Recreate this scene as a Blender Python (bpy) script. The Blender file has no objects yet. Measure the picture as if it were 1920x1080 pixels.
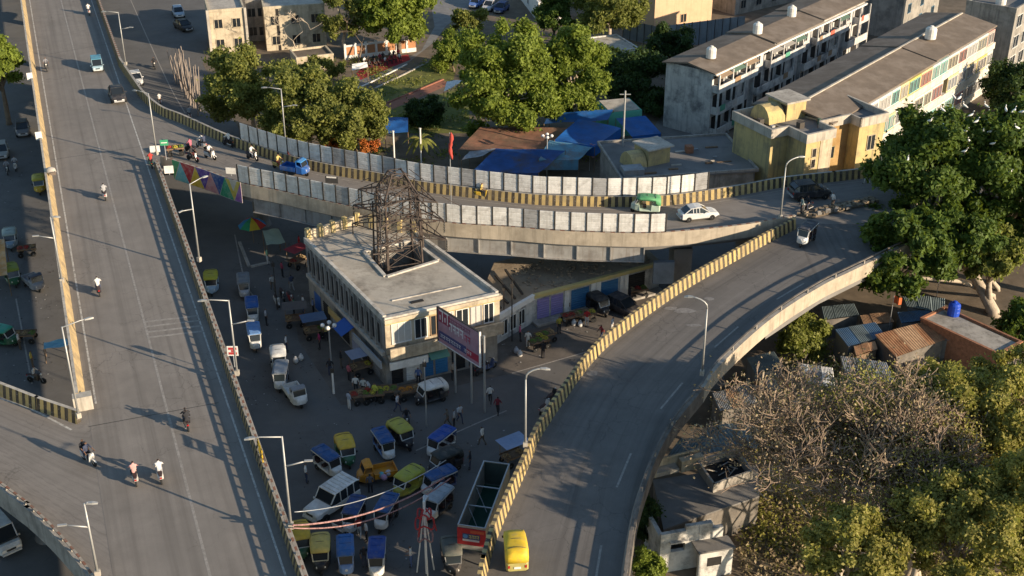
import bpy, bmesh, math, random
import numpy as np
from mathutils import Vector, Matrix
R = math.radians
random.seed(7); RNG = np.random.default_rng(7)
SC = bpy.context.scene
COL = SC.collection

# ------------------------------------------------------------------ camera, sky, sun, exposure
CAM_H, FPX, PITCH = 57.0, 2400.0, math.atan(1265 / 2400)
cam_d = bpy.data.cameras.new('camera'); cam = bpy.data.objects.new('camera', cam_d); COL.objects.link(cam)
cam.location = (0, 0, CAM_H); cam.rotation_euler = (math.pi / 2 - PITCH, 0, 0)
cam_d.sensor_width = 36; cam_d.lens = FPX / 1920 * 36; cam_d.clip_start = .5; cam_d.clip_end = 3000
SC.camera = cam
SUN_EL, SUN_AZ = R(15.6), R(-29)            # direction towards the sun (azimuth from +X)
wd = bpy.data.worlds.new('World'); SC.world = wd; wd.use_nodes = True
nt = wd.node_tree; bg = nt.nodes['Background']
sky = nt.nodes.new('ShaderNodeTexSky'); sky.sky_type = 'NISHITA'; sky.sun_disc = False
sky.sun_elevation = SUN_EL; sky.sun_rotation = math.pi / 2 - SUN_AZ
sky.air_density = 1.3; sky.dust_density = .4; sky.ozone_density = 2.5
nt.links.new(sky.outputs[0], bg.inputs[0]); bg.inputs[1].default_value = .102
sl = bpy.data.lights.new('sun', 'SUN'); so = bpy.data.objects.new('sun', sl); COL.objects.link(so)
sl.energy = 5.0; sl.angle = R(.55); sl.color = (1, .82, .6)
sd = Vector((math.cos(SUN_EL) * math.cos(SUN_AZ), math.cos(SUN_EL) * math.sin(SUN_AZ), math.sin(SUN_EL)))
so.rotation_euler = sd.to_track_quat('Z', 'Y').to_euler(); so.location = (60, -40, 80)
SC.view_settings.view_transform = 'Standard'; SC.view_settings.look = 'None'
SC.view_settings.exposure = 0.78; SC.view_settings.gamma = 1
SC.render.engine = 'CYCLES'; SC.cycles.max_bounces = 5; SC.cycles.use_denoising = True

# ------------------------------------------------------------------ helpers
def P(px, py, z=0.0):
    """pixel of the photograph -> point on the level plane z"""
    u = (px - 960) / FPX; v = (py - 540) / FPX
    t = (z - CAM_H) / -(math.sin(PITCH) + v * math.cos(PITCH))
    return Vector((u * t, (math.cos(PITCH) - v * math.sin(PITCH)) * t, z))
def PX(x, y, z):
    dz = z - CAM_H; zc = y * math.cos(PITCH) - dz * math.sin(PITCH)
    return 960 + FPX * x / zc, 540 - FPX * (y * math.sin(PITCH) + dz * math.cos(PITCH)) / zc
def heading(a, b, z=0.0):
    d = P(*b, z) - P(*a, z); return math.atan2(d.y, d.x)

def smooth_path(pts, step=1.0):
    """Catmull-Rom through 2-D/3-D points, resampled at an even step"""
    p = [Vector(q) if len(q) == 3 else Vector((q[0], q[1], 0)) for q in pts]
    p = [p[0] * 2 - p[1]] + p + [p[-1] * 2 - p[-2]]
    out = []
    for i in range(1, len(p) - 2):
        a, b, c, d = p[i - 1:i + 3]
        n = max(2, int((c - b).length / .4))
        for k in range(n):
            t = k / n
            out.append(.5 * (2 * b + (c - a) * t + (2 * a - 5 * b + 4 * c - d) * t * t + (3 * b - a - 3 * c + d) * t ** 3))
    out.append(p[-2])
    L = [0]
    for a, b in zip(out, out[1:]): L.append(L[-1] + (b - a).length)
    n = max(2, int(round(L[-1] / step))); res = []; j = 0
    for k in range(n + 1):
        s = L[-1] * k / n
        while j < len(L) - 2 and L[j + 1] < s: j += 1
        f = (s - L[j]) / max(1e-9, L[j + 1] - L[j]); res.append(out[j].lerp(out[j + 1], f))
    return res
def normals2d(path):
    res = []
    for i in range(len(path)):
        a = path[max(0, i - 1)]; b = path[min(len(path) - 1, i + 1)]
        d = (b - a); d.z = 0; d.normalize(); res.append(Vector((-d.y, d.x, 0)))   # left of travel
    return res

class MB:
    """collects geometry, then links it as ONE mesh object"""
    def __init__(s): s.v = []; s.f = []; s.m = []; s.uv = []; s.cur = 0; s.has_uv = False
    def mat(s, i): s.cur = i; return s
    def face(s, pts, uv=None):
        n = len(s.v); s.v += [tuple(p) for p in pts]; s.f.append(tuple(range(n, n + len(pts)))); s.m.append(s.cur)
        if uv: s.has_uv = True
        s.uv.append(uv or [(0, 0)] * len(pts)); return s
    def mesh(s, verts, faces):
        n = len(s.v); s.v += [tuple(p) for p in verts]
        for f in faces: s.f.append(tuple(i + n for i in f)); s.m.append(s.cur); s.uv.append([(0, 0)] * len(f))
        return s
    def box(s, c, d, rz=0.0, M=None):
        x, y, z = d[0] / 2, d[1] / 2, d[2] / 2; ca, sa = math.cos(rz), math.sin(rz); vs = []
        for k in (-1, 1):
            for a, b in ((-1, -1), (1, -1), (1, 1), (-1, 1)):
                px, py = a * x, b * y; q = Vector((c[0] + px * ca - py * sa, c[1] + px * sa + py * ca, c[2] + k * z))
                vs.append(M @ q if M else q)
        return s.mesh(vs, [(3, 2, 1, 0), (4, 5, 6, 7), (0, 1, 5, 4), (1, 2, 6, 5), (2, 3, 7, 6), (3, 0, 4, 7)])
    def prism(s, poly, z0, z1):
        poly = [(p[0], p[1]) for p in poly]; n = len(poly)
        ar = sum(poly[i][0] * poly[(i + 1) % n][1] - poly[(i + 1) % n][0] * poly[i][1] for i in range(n))
        if ar < 0: poly = poly[::-1]
        vs = [(p[0], p[1], z0) for p in poly] + [(p[0], p[1], z1) for p in poly]
        return s.mesh(vs, [tuple(range(n - 1, -1, -1)), tuple(range(n, 2 * n))] + [(i, (i + 1) % n, n + (i + 1) % n, n + i) for i in range(n)])
    def beam(s, a, b, w, h=None):
        """rectangular bar between two points"""
        a = Vector(a); b = Vector(b); d = (b - a); L = d.length
        if L < 1e-6: return s
        q = d.to_track_quat('X', 'Z').to_matrix().to_4x4(); q.translation = (a + b) / 2
        return s.box((0, 0, 0), (L, w, h or w), 0, q)
    def tube(s, pts, radii, n=8, caps=True):
        pts = [Vector(p) for p in pts]
        if not hasattr(radii, '__len__'): radii = [radii] * len(pts)
        base = len(s.v); up = None
        for i, p in enumerate(pts):
            d = pts[min(i + 1, len(pts) - 1)] - pts[max(i - 1, 0)]
            if d.length < 1e-9: d = Vector((0, 0, 1))
            d.normalize()
            if up is None: up = Vector((1, 0, 0)) if abs(d.z) > .9 else Vector((0, 0, 1))
            x = d.cross(up).normalized(); y = x.cross(d).normalized(); up = y
            for k in range(n):
                a = 2 * math.pi * k / n; s.v.append(tuple(p + (x * math.cos(a) + y * math.sin(a)) * radii[i]))
        for i in range(len(pts) - 1):
            for k in range(n):
                s.f.append((base + i * n + k, base + i * n + (k + 1) % n, base + (i + 1) * n + (k + 1) % n, base + (i + 1) * n + k)); s.m.append(s.cur); s.uv.append([(0, 0)] * 4)
        if caps:
            for o, rev in ((base, True), (base + (len(pts) - 1) * n, False)):
                f = list(range(o, o + n)); s.f.append(tuple(f[::-1] if rev else f)); s.m.append(s.cur); s.uv.append([(0, 0)] * n)
        return s
    def loft(s, rings, caps=True):
        """closed rings of equal point count"""
        base = len(s.v); n = len(rings[0])
        for r in rings: s.v += [tuple(p) for p in r]
        for i in range(len(rings) - 1):
            for k in range(n):
                s.f.append((base + i * n + k, base + i * n + (k + 1) % n, base + (i + 1) * n + (k + 1) % n, base + (i + 1) * n + k)); s.m.append(s.cur); s.uv.append([(0, 0)] * 4)
        if caps:
            s.f.append(tuple(range(base + n - 1, base - 1, -1))); s.m.append(s.cur); s.uv.append([(0, 0)] * n)
            o = base + (len(rings) - 1) * n; s.f.append(tuple(range(o, o + n))); s.m.append(s.cur); s.uv.append([(0, 0)] * n)
        return s
    def sweep(s, path, prof, mats=None, closed=True):
        """profile [(offset to the left, z)] swept along a path; UV = (arc length, running profile length)"""
        nr = normals2d(path); L = 0; base = len(s.v); n = len(prof); s.has_uv = True
        pl = [0]
        for a, b in zip(prof, prof[1:] + prof[:1]): pl.append(pl[-1] + math.hypot(a[0] - b[0], a[1] - b[1]))
        Ls = []
        for i, p in enumerate(path):
            if i: L += (path[i] - path[i - 1]).length
            Ls.append(L)
            for o, z in prof: s.v.append((p.x + nr[i].x * o, p.y + nr[i].y * o, p.z + z))
        for i in range(len(path) - 1):
            for k in range(n if closed else n - 1):
                k2 = (k + 1) % n
                s.f.append((base + i * n + k, base + (i + 1) * n + k, base + (i + 1) * n + k2, base + i * n + k2))
                s.m.append(mats[k] if mats else s.cur)
                s.uv.append([(Ls[i], pl[k]), (Ls[i + 1], pl[k]), (Ls[i + 1], pl[k + 1]), (Ls[i], pl[k + 1])])
        if closed:
            for o in (base, base + (len(path) - 1) * n):
                s.f.append(tuple(range(o, o + n))); s.m.append(s.cur); s.uv.append([(0, 0)] * n)
        return s
    def build(s, name, mats, parent=None, smooth=False, world=False, fix=False):
        me = bpy.data.meshes.new(name); v = s.v
        if world and parent is not None:
            o = parent.location; v = [(a - o.x, b - o.y, c - o.z) for a, b, c in v]
        me.from_pydata(v, [], s.f)
        for m in (mats if isinstance(mats, (list, tuple)) else [mats]): me.materials.append(m)
        me.polygons.foreach_set('material_index', s.m)
        if smooth: me.polygons.foreach_set('use_smooth', [True] * len(s.f))
        if s.has_uv:
            ul = me.uv_layers.new(name='UV'); ul.data.foreach_set('uv', [c for f in s.uv for p in f for c in p])
        me.validate()
        if fix:
            bm = bmesh.new(); bm.from_mesh(me); bmesh.ops.recalc_face_normals(bm, faces=bm.faces); bm.to_mesh(me); bm.free()
        return link(name, me, parent)
def link(name, me, parent=None, loc=None, rz=None):
    o = bpy.data.objects.new(name, me); COL.objects.link(o)
    if parent is not None: o.parent = parent
    if loc is not None: o.location = loc
    if rz is not None: o.rotation_euler = (0, 0, rz)
    return o
def tag(o, label, cat, group=None, kind=None):
    o['label'] = label
    if cat: o['category'] = cat
    if group: o['group'] = group
    if kind: o['kind'] = kind
    return o
def thing(name, label, cat, loc=(0, 0, 0), rz=0.0, group=None):
    o = bpy.data.objects.new(name, None); COL.objects.link(o); o.empty_display_size = .3
    o.location = loc; o.rotation_euler = (0, 0, rz); return tag(o, label, cat, group)
def copy_tree(o, parent=None):
    c = o.copy(); COL.objects.link(c); c.parent = parent
    for ch in list(o.children): copy_tree(ch, c)
    return c
def remove_tree(o):
    for ch in list(o.children): remove_tree(ch)
    bpy.data.objects.remove(o)
def recolor(o, table):
    """object-level material overrides: {material: material}"""
    for ch in [o] + list(o.children_recursive):
        for sl_ in ch.material_slots:
            if sl_.material in table:
                m = table[sl_.material]; sl_.link = 'OBJECT'; sl_.material = m

# ------------------------------------------------------------------ materials
def _n(t, kind, **kw):
    n = t.nodes.new(kind)
    for k, v in kw.items():
        if k in n.inputs.keys(): n.inputs[k].default_value = v
        else: setattr(n, k, v)
    return n
def rgb(c): return (c[0], c[1], c[2], 1)
def _ramp(t, fac, a, b, lo, hi):
    n = t.nodes.new('ShaderNodeMapRange'); n.inputs[1].default_value = lo; n.inputs[2].default_value = hi
    n.inputs[3].default_value = a; n.inputs[4].default_value = b; t.links.new(fac, n.inputs[0]); return n.outputs[0]
def _mix(t, f, a, b, mode='MIX'):
    n = t.nodes.new('ShaderNodeMix'); n.data_type = 'RGBA'; n.blend_type = mode; n.clamp_factor = True
    for s_, v in ((0, f), (6, a), (7, b)):
        if isinstance(v, (int, float)): n.inputs[s_].default_value = v
        elif isinstance(v, tuple): n.inputs[s_].default_value = rgb(v)
        else: t.links.new(v, n.inputs[s_])
    return n.outputs[2]
def mat(name, c, var=.22, s=1.2, r=.85, met=0.0, bump=.0, bs=None, stain=None, ss=.35, samt=.6, streak=None, coat=0.0, spec=.3):
    m = bpy.data.materials.new(name); m.use_nodes = True; t = m.node_tree; b = t.nodes['Principled BSDF']
    g = t.nodes.new('ShaderNodeNewGeometry'); pos = g.outputs['Position']
    n1 = _n(t, 'ShaderNodeTexNoise', Scale=s, Detail=6.0, Roughness=.65); t.links.new(pos, n1.inputs['Vector'])
    f = _ramp(t, n1.outputs[0], 0, 1, .3, .7)
    col = _mix(t, f, tuple(x * (1 - var) for x in c), tuple(min(1, x * (1 + var)) for x in c))
    if stain:
        n2 = _n(t, 'ShaderNodeTexNoise', Scale=ss, Detail=8.0, Roughness=.7); t.links.new(pos, n2.inputs['Vector'])
        col = _mix(t, _ramp(t, n2.outputs[0], 0, samt, .48, .66), col, stain)
    if streak:
        mp = _n(t, 'ShaderNodeMapping'); mp.inputs['Scale'].default_value = (2.2, 2.2, .16); t.links.new(pos, mp.inputs[0])
        n3 = _n(t, 'ShaderNodeTexNoise', Scale=1.0, Detail=5.0, Roughness=.7); t.links.new(mp.outputs[0], n3.inputs['Vector'])
        col = _mix(t, _ramp(t, n3.outputs[0], 0, .75, .5, .72), col, streak)
    t.links.new(col, b.inputs['Base Color']); b.inputs['Roughness'].default_value = r; b.inputs['Metallic'].default_value = met
    b.inputs['Coat Weight'].default_value = coat; b.inputs['Specular IOR Level'].default_value = spec
    if bump:
        nb = _n(t, 'ShaderNodeTexNoise', Scale=bs or s * 6, Detail=5.0); t.links.new(pos, nb.inputs['Vector'])
        bp = _n(t, 'ShaderNodeBump', Strength=bump, Distance=.05); t.links.new(nb.outputs[0], bp.inputs['Height']); t.links.new(bp.outputs[0], b.inputs['Normal'])
    return m
def asphalt(name, c, lane=True, patch=(.03, .03, .032), light=(.17, .16, .15)):
    """worn asphalt; UV.x = metres along, UV.y = metres across"""
    m = bpy.data.materials.new(name); m.use_nodes = True; t = m.node_tree; b = t.nodes['Principled BSDF']
    g = t.nodes.new('ShaderNodeNewGeometry'); pos = g.outputs['Position']; uv = t.nodes.new('ShaderNodeUVMap').outputs[0]
    n1 = _n(t, 'ShaderNodeTexNoise', Scale=.35, Detail=8.0, Roughness=.7); t.links.new(pos, n1.inputs['Vector'])
    col = _mix(t, _ramp(t, n1.outputs[0], 0, 1, .3, .7), tuple(x * .84 for x in c), tuple(x * 1.16 for x in c))
    n2 = _n(t, 'ShaderNodeTexNoise', Scale=14.0, Detail=4.0, Roughness=.7); t.links.new(pos, n2.inputs['Vector'])
    col = _mix(t, _ramp(t, n2.outputs[0], 0, .35, .45, .75), col, tuple(x * .6 for x in c))
    if lane:
        mp = _n(t, 'ShaderNodeMapping'); mp.inputs['Scale'].default_value = (.02, 1.3, 1); t.links.new(uv, mp.inputs[0])
        n3 = _n(t, 'ShaderNodeTexNoise', Scale=1.0, Detail=5.0, Roughness=.6); t.links.new(mp.outputs[0], n3.inputs['Vector'])
        col = _mix(t, _ramp(t, n3.outputs[0], 0, .6, .5, .68), col, tuple(x * .58 for x in c))
        col = _mix(t, _ramp(t, n3.outputs[0], .35, 0, .32, .46), col, light)
    n4 = _n(t, 'ShaderNodeTexNoise', Scale=.09, Detail=3.0, Roughness=.5); t.links.new(pos, n4.inputs['Vector'])
    col = _mix(t, _ramp(t, n4.outputs[0], 0, .4, .58, .63), col, patch)
    n5 = _n(t, 'ShaderNodeTexVoronoi', Scale=.55); n5.feature = 'DISTANCE_TO_EDGE'; 
    nd = _n(t, 'ShaderNodeTexNoise', Scale=1.5, Detail=4.0); t.links.new(pos, nd.inputs['Vector'])
    vm = t.nodes.new('ShaderNodeVectorMath'); vm.operation = 'MULTIPLY_ADD'; vm.inputs[1].default_value = (.8, .8, .8); t.links.new(nd.outputs[1], vm.inputs[0]); t.links.new(pos, vm.inputs[2]); t.links.new(vm.outputs[0], n5.inputs['Vector'])
    crack = _ramp(t, n5.outputs[0], .35, 0, 0, .02); n6 = _n(t, 'ShaderNodeTexNoise', Scale=.2, Detail=2.0); t.links.new(pos, n6.inputs['Vector'])
    mm = t.nodes.new('ShaderNodeMath'); mm.operation = 'MULTIPLY'; t.links.new(crack, mm.inputs[0]); t.links.new(_ramp(t, n6.outputs[0], 0, 1, .5, .62), mm.inputs[1])
    col = _mix(t, mm.outputs[0], col, (.02, .02, .02))
    t.links.new(col, b.inputs['Base Color']); b.inputs['Roughness'].default_value = .9; b.inputs['Specular IOR Level'].default_value = .25
    bp = _n(t, 'ShaderNodeBump', Strength=.25, Distance=.02); t.links.new(n2.outputs[0], bp.inputs['Height']); t.links.new(bp.outputs[0], b.inputs['Normal'])
    return m
def stripes(name, ca, cb, period=1.1, duty=.5, slant=0.0, dirt=(.10, .085, .07)):
    """painted bars along UV.x, chipped and dirty"""
    m = bpy.data.materials.new(name); m.use_nodes = True; t = m.node_tree; b = t.nodes['Principled BSDF']
    g = t.nodes.new('ShaderNodeNewGeometry'); pos = g.outputs['Position']; uv = t.nodes.new('ShaderNodeUVMap').outputs[0]
    sx = t.nodes.new('ShaderNodeSeparateXYZ'); t.links.new(uv, sx.inputs[0])
    a = t.nodes.new('ShaderNodeMath'); a.operation = 'MULTIPLY_ADD'; a.inputs[1].default_value = slant; t.links.new(sx.outputs[1], a.inputs[0]); t.links.new(sx.outputs[0], a.inputs[2])
    d = t.nodes.new('ShaderNodeMath'); d.operation = 'DIVIDE'; d.inputs[1].default_value = period; t.links.new(a.outputs[0], d.inputs[0])
    fr = t.nodes.new('ShaderNodeMath'); fr.operation = 'FRACT'; t.links.new(d.outputs[0], fr.inputs[0])
    n1 = _n(t, 'ShaderNodeTexNoise', Scale=2.0, Detail=7.0, Roughness=.7); t.links.new(pos, n1.inputs['Vector'])
    w = t.nodes.new('ShaderNodeMath'); w.operation = 'MULTIPLY_ADD'; w.inputs[1].default_value = .22; w.inputs[2].default_value = duty - .11; t.links.new(n1.outputs[0], w.inputs[0])
    gt = t.nodes.new('ShaderNodeMath'); gt.operation = 'GREATER_THAN'; t.links.new(fr.outputs[0], gt.inputs[0]); t.links.new(w.outputs[0], gt.inputs[1])
    col = _mix(t, gt.outputs[0], ca, cb)
    n2 = _n(t, 'ShaderNodeTexNoise', Scale=.7, Detail=8.0, Roughness=.75); t.links.new(pos, n2.inputs['Vector'])
    col = _mix(t, _ramp(t, n2.outputs[0], .08, .75, .42, .7), col, dirt)
    n3 = _n(t, 'ShaderNodeTexNoise', Scale=5, Detail=6.0, Roughness=.75); t.links.new(pos, n3.inputs['Vector'])
    col = _mix(t, _ramp(t, n3.outputs[0], 0, .7, .56, .66), col, (.3, .27, .23))
    t.links.new(col, b.inputs['Base Color']); b.inputs['Roughness'].default_value = .85; b.inputs['Specular IOR Level'].default_value = .25
    return m
def foliage(name, c, c2, trans=.35):
    m = bpy.data.materials.new(name); m.use_nodes = True; t = m.node_tree; b = t.nodes['Principled BSDF']
    g = t.nodes.new('ShaderNodeNewGeometry')
    n1 = _n(t, 'ShaderNodeTexNoise', Scale=.55, Detail=3.0); t.links.new(g.outputs['Position'], n1.inputs['Vector'])
    wn = t.nodes.new('ShaderNodeTexWhiteNoise'); wn.noise_dimensions = '1D'; t.links.new(g.outputs['Random Per Island'], wn.inputs['W'])
    ad = t.nodes.new('ShaderNodeMath'); ad.operation = 'MULTIPLY_ADD'; ad.inputs[1].default_value = .5; t.links.new(wn.outputs[0], ad.inputs[0])
    t.links.new(_ramp(t, n1.outputs[0], 0, .6, .35, .65), ad.inputs[2])
    col = _mix(t, ad.outputs[0], c, c2); t.links.new(col, b.inputs['Base Color']); b.inputs['Roughness'].default_value = .6; b.inputs['Specular IOR Level'].default_value = .25
    tr = t.nodes.new('ShaderNodeBsdfTranslucent'); t.links.new(_mix(t, .5, col, (.25, .32, .03)), tr.inputs[0])
    mx = t.nodes.new('ShaderNodeMixShader'); mx.inputs[0].default_value = trans; t.links.new(b.outputs[0], mx.inputs[1]); t.links.new(tr.outputs[0], mx.inputs[2])
    t.links.new(mx.outputs[0], t.nodes['Material Output'].inputs[0]); return m
def glass(name, c=(.02, .025, .03)):
    m = bpy.data.materials.new(name); m.use_nodes = True; b = m.node_tree.nodes['Principled BSDF']
    b.inputs['Base Color'].default_value = rgb(c); b.inputs['Roughness'].default_value = .12; b.inputs['Specular IOR Level'].default_value = .6; return m
PAL = {}
def paint(c, r=.5, key=None, **kw):
    k = (tuple(c), r)
    if k not in PAL: PAL[k] = mat('paint_%02d' % len(PAL), c, .08, 3, r, **kw)
    return PAL[k]
VPAL = {}
def vpaint(c, r=.5):
    k = (tuple(c), r)
    if k not in VPAL: VPAL[k] = mat('vehicle_paint_%02d' % len(VPAL), c, .16, 2.2, r, stain=tuple(.55 * x + .45 * d for x, d in zip(c, (.26, .22, .17))), ss=1.6, samt=.8, bump=.08, bs=5)
    return VPAL[k]
M_CONC = mat('concrete', (.36, .33, .29), .2, .8, .9, bump=.2, stain=(.14, .125, .11), ss=.5, streak=(.13, .12, .105))
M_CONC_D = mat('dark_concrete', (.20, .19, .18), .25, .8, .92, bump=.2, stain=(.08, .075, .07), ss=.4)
M_CONC_L = mat('pale_concrete', (.45, .41, .35), .15, .9, .9, bump=.15, stain=(.24, .21, .18), ss=.6, streak=(.2, .18, .15))
M_STEEL = mat('galvanised_steel', (.42, .43, .44), .12, 3, .5, .6)
M_DSTEEL = mat('dark_steel', (.06, .055, .05), .3, 3, .6, .4)
M_RUST = mat('rusty_steel', (.075, .058, .05), .4, 4, .85, .2, stain=(.16, .13, .11), ss=1.5)
M_BLACK = mat('black_rubber', (.02, .02, .02), .2, 4, .8)
M_GLASS = glass('window_glass'); M_WHITE = mat('white_paint', (.72, .7, .66), .1, 2, .6, stain=(.4, .37, .33), ss=1.2, samt=.4)
M_WOOD = mat('weathered_wood', (.2, .13, .08), .35, 3, .85)
M_TIN = mat('tin_sheet', (.33, .35, .37), .15, 1.5, .55, .5, stain=(.22, .15, .1), ss=.8, samt=.5)
M_BRICK = mat('brick', (.3, .14, .08), .3, 4, .9, bump=.3)
# ------------------------------------------------------------------ ground
M_GROUND = asphalt('ground_asphalt', (.128, .122, .116), False, (.16, .145, .125))
M_DIRT = mat('dirt', (.16, .125, .09), .3, .6, .95, bump=.3, stain=(.09, .075, .055), ss=.25)
M_DECK = asphalt('deck_asphalt', (.215, .193, .171), True, (.18, .163, .145), (.262, .236, .21))
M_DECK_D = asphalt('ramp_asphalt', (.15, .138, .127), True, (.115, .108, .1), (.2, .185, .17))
M_LINE = mat('road_paint', (.46, .44, .4), .3, 4, .8, stain=(.17, .155, .14), ss=2.5, samt=.9)
M_LINE_F = mat('faded_road_paint', (.285, .262, .235), .3, 4, .8, stain=(.2, .18, .16), ss=1.8, samt=.7)
b = MB(); b.face([(-900, -300, 0), (900, -300, 0), (900, 1600, 0), (-900, 1600, 0)], [(0, 0)] * 4)
g_ = b.build('ground', M_GROUND); g_['kind'] = 'structure'
def sheet(name, pix, z, m, zp=0.0):
    """level patch of ground given by pixel corners"""
    b = MB(); pts = [P(x, y, zp) for x, y in pix]
    if sum(pts[i].x * pts[(i + 1) % len(pts)].y - pts[(i + 1) % len(pts)].x * pts[i].y for i in range(len(pts))) < 0: pts = pts[::-1]
    b.face([(p.x, p.y, zp + z) for p in pts], [(p.y, p.x) for p in pts]); o = b.build(name, m); o['kind'] = 'structure'; return o
sheet('dirt_ground', [(420, -60), (1990, -60), (1990, 330), (1400, 330), (900, 345), (480, 300), (380, 120)], .004, M_DIRT)
sheet('dirt_ground', [(1190, 1120), (1180, 900), (1320, 700), (1600, 500), (2000, 400), (2050, 1130)], .004, M_DIRT)
sheet('dirt_verge', [(930, 640), (1240, 540), (1270, 560), (1180, 640), (960, 700), (760, 745), (640, 760), (560, 640), (540, 520), (560, 440), (720, 720)], .004,
      mat('dusty_verge', (.125, .108, .092), .3, .5, .95, stain=(.08, .072, .066), ss=.4))

# ------------------------------------------------------------------ flyover and ramps
DZ = 7.0
def line_px(pts, z): return [P(x, y, z).to_2d() for x, y in pts]
def ext(pts, a=0.0, b_=0.0):
    pts = [Vector((p[0], p[1])) for p in pts]
    if a: pts = [pts[0] + (pts[0] - pts[1]).normalized() * a] + pts
    if b_: pts = pts + [pts[-1] + (pts[-1] - pts[-2]).normalized() * b_]
    return pts
def lift(path, z): return [Vector((p.x, p.y, z)) for p in path]
MAIN_L = ext(line_px([(47, 0), (163, 760)], DZ), 150, 0)
_l0, _l1 = MAIN_L[0], MAIN_L[-1]
MAIN_R = ext(line_px([(184, 0), (566, 1075)], DZ + 1), 150, 40)
MAIN_L_ALL = ext(MAIN_L, 0, 60)
OUTER = ext(line_px([(222, 108), (245, 142), (267, 172), (300, 199), (333, 212), (367, 227), (411, 247), (442, 259), (489, 275), (544, 292), (620, 309), (702, 323), (782, 339), (851, 348), (918, 356), (995, 364), (1062, 367), (1158, 369), (1238, 367), (1282, 363), (1347, 354), (1407, 344), (1467, 333), (1567, 322), (1631, 315)], DZ + 1), 0, 45)
INNER = line_px([(303, 291), (322, 297), (388, 318), (453, 341), (522, 355), (620, 377), (720, 397), (827, 414), (900, 420), (955, 423), (1040, 430), (1140, 434), (1215, 435), (1278, 431), (1344, 425), (1407, 417), (1451, 409), (1490, 402)], DZ + 1)
RR_L = ext(line_px([(901, 1085), (908, 1053), (924, 994), (953, 925), (990, 845), (1010, 797), (1067, 712), (1107, 659), (1147, 620), (1227, 560), (1293, 517), (1377, 470), (1440, 436), (1492, 410)], DZ + 1), 25, 0)
RR_R = ext(line_px([(1167, 1085), (1173, 1037), (1187, 953), (1207, 887), (1227, 837), (1260, 780), (1313, 716), (1343, 674), (1440, 587), (1540, 523), (1640, 475)], DZ + 1), 25, 50)
LR_A = ext(line_px([(0, 720), (60, 743), (143, 771)], DZ + 1), 40, 0)
LR_B = ext(line_px([(0, 898), (50, 935), (100, 981), (150, 1037), (186, 1085)], DZ + 1), 40, 25)
def deck_strip(b, L, Rr, z, n=70):
    L = lift(L, z); Rr = lift(Rr, z)
    def res(path):
        ll = [0]
        for a, c in zip(path, path[1:]): ll.append(ll[-1] + (c - a).length)
        out = []; j = 0
        for k in range(n + 1):
            s = ll[-1] * k / n
            while j < len(ll) - 2 and ll[j + 1] < s: j += 1
            out.append(path[j].lerp(path[j + 1], (s - ll[j]) / max(1e-9, ll[j + 1] - ll[j])))
        return out, ll[-1]
    A, la = res(smooth_path(L, 1)); B, lb = res(smooth_path(Rr, 1)); s = (la + lb) / 2 / n
    for i in range(n):
        w0 = (A[i] - B[i]).length; w1 = (A[i + 1] - B[i + 1]).length
        f = [A[i], B[i], B[i + 1], A[i + 1]]; u = [(i * s, 0), (i * s, w0), ((i + 1) * s, w1), ((i + 1) * s, 0)]
        if (f[1] - f[0]).cross(f[2] - f[0]).z < 0: f.reverse(); u.reverse()
        b.face(f, u)
    return A, B
Y1, K1 = (.5, .37, .15), (.045, .038, .03)
M_STR = stripes('yellow_black_barrier', K1, Y1, .66, .48, 0, (.16, .13, .09))
M_STR_D = stripes('worn_brown_barrier', (.05, .04, .03), (.33, .23, .1), .7, .5, 0, (.12, .095, .07))
M_OCHRE = mat('ochre_parapet_paint', (.46, .335, .17), .25, 1.2, .88, stain=(.22, .175, .125), ss=1.1, samt=.85, streak=(.24, .19, .13))
M_REDW = stripes('red_white_top', (.38, .33, .27), (.24, .1, .06), .9, .55, 0, (.16, .13, .1))
M_FASC = mat('fascia_concrete', (.42, .36, .28), .15, .7, .9, bump=.15, stain=(.24, .2, .15), ss=.5, streak=(.2, .17, .13))

M_GRIME_SHADE = mat('grimy_shaded_concrete', (.17, .15, .13), .3, 1.2, .95, bump=.3, stain=(.07, .065, .06), ss=.7, samt=.8)
def frames_along(pts, z, w, start=0.0, end=1e9, gap=.0):
    path = lift(smooth_path(pts, .1), z); L = [0]
    for a, c in zip(path, path[1:]): L.append(L[-1] + (c - a).length)
    def at(s):
        j = int(np.searchsorted(L, s)) - 1; j = max(0, min(j, len(path) - 2)); return path[j].lerp(path[j + 1], (s - L[j]) / max(1e-9, L[j + 1] - L[j]))
    out = []; s = start
    while s + w <= min(end, L[-1]):
        a, c = at(s), at(s + w); d = c - a; out.append(((a + c) / 2, math.atan2(d.y, d.x), d.length, s)); s += w + gap
    return out
def arclen_at(pts, px, z):
    path = lift(smooth_path(pts, .1), z); L = 0; best = (1e9, 0)
    for a, c in zip(path, path[1:]):
        q = PX(a.x, a.y, z); 
        if abs(q[0] - px) < best[0]: best = (abs(q[0] - px), L)
        L += (c - a).length
    return best[1]
b = MB(); b.box((0, 0, .1), (.13, .12, .2)); _o = b.build('rail_post', M_CONC); RP = _o.data; bpy.data.objects.remove(_o)
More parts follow.
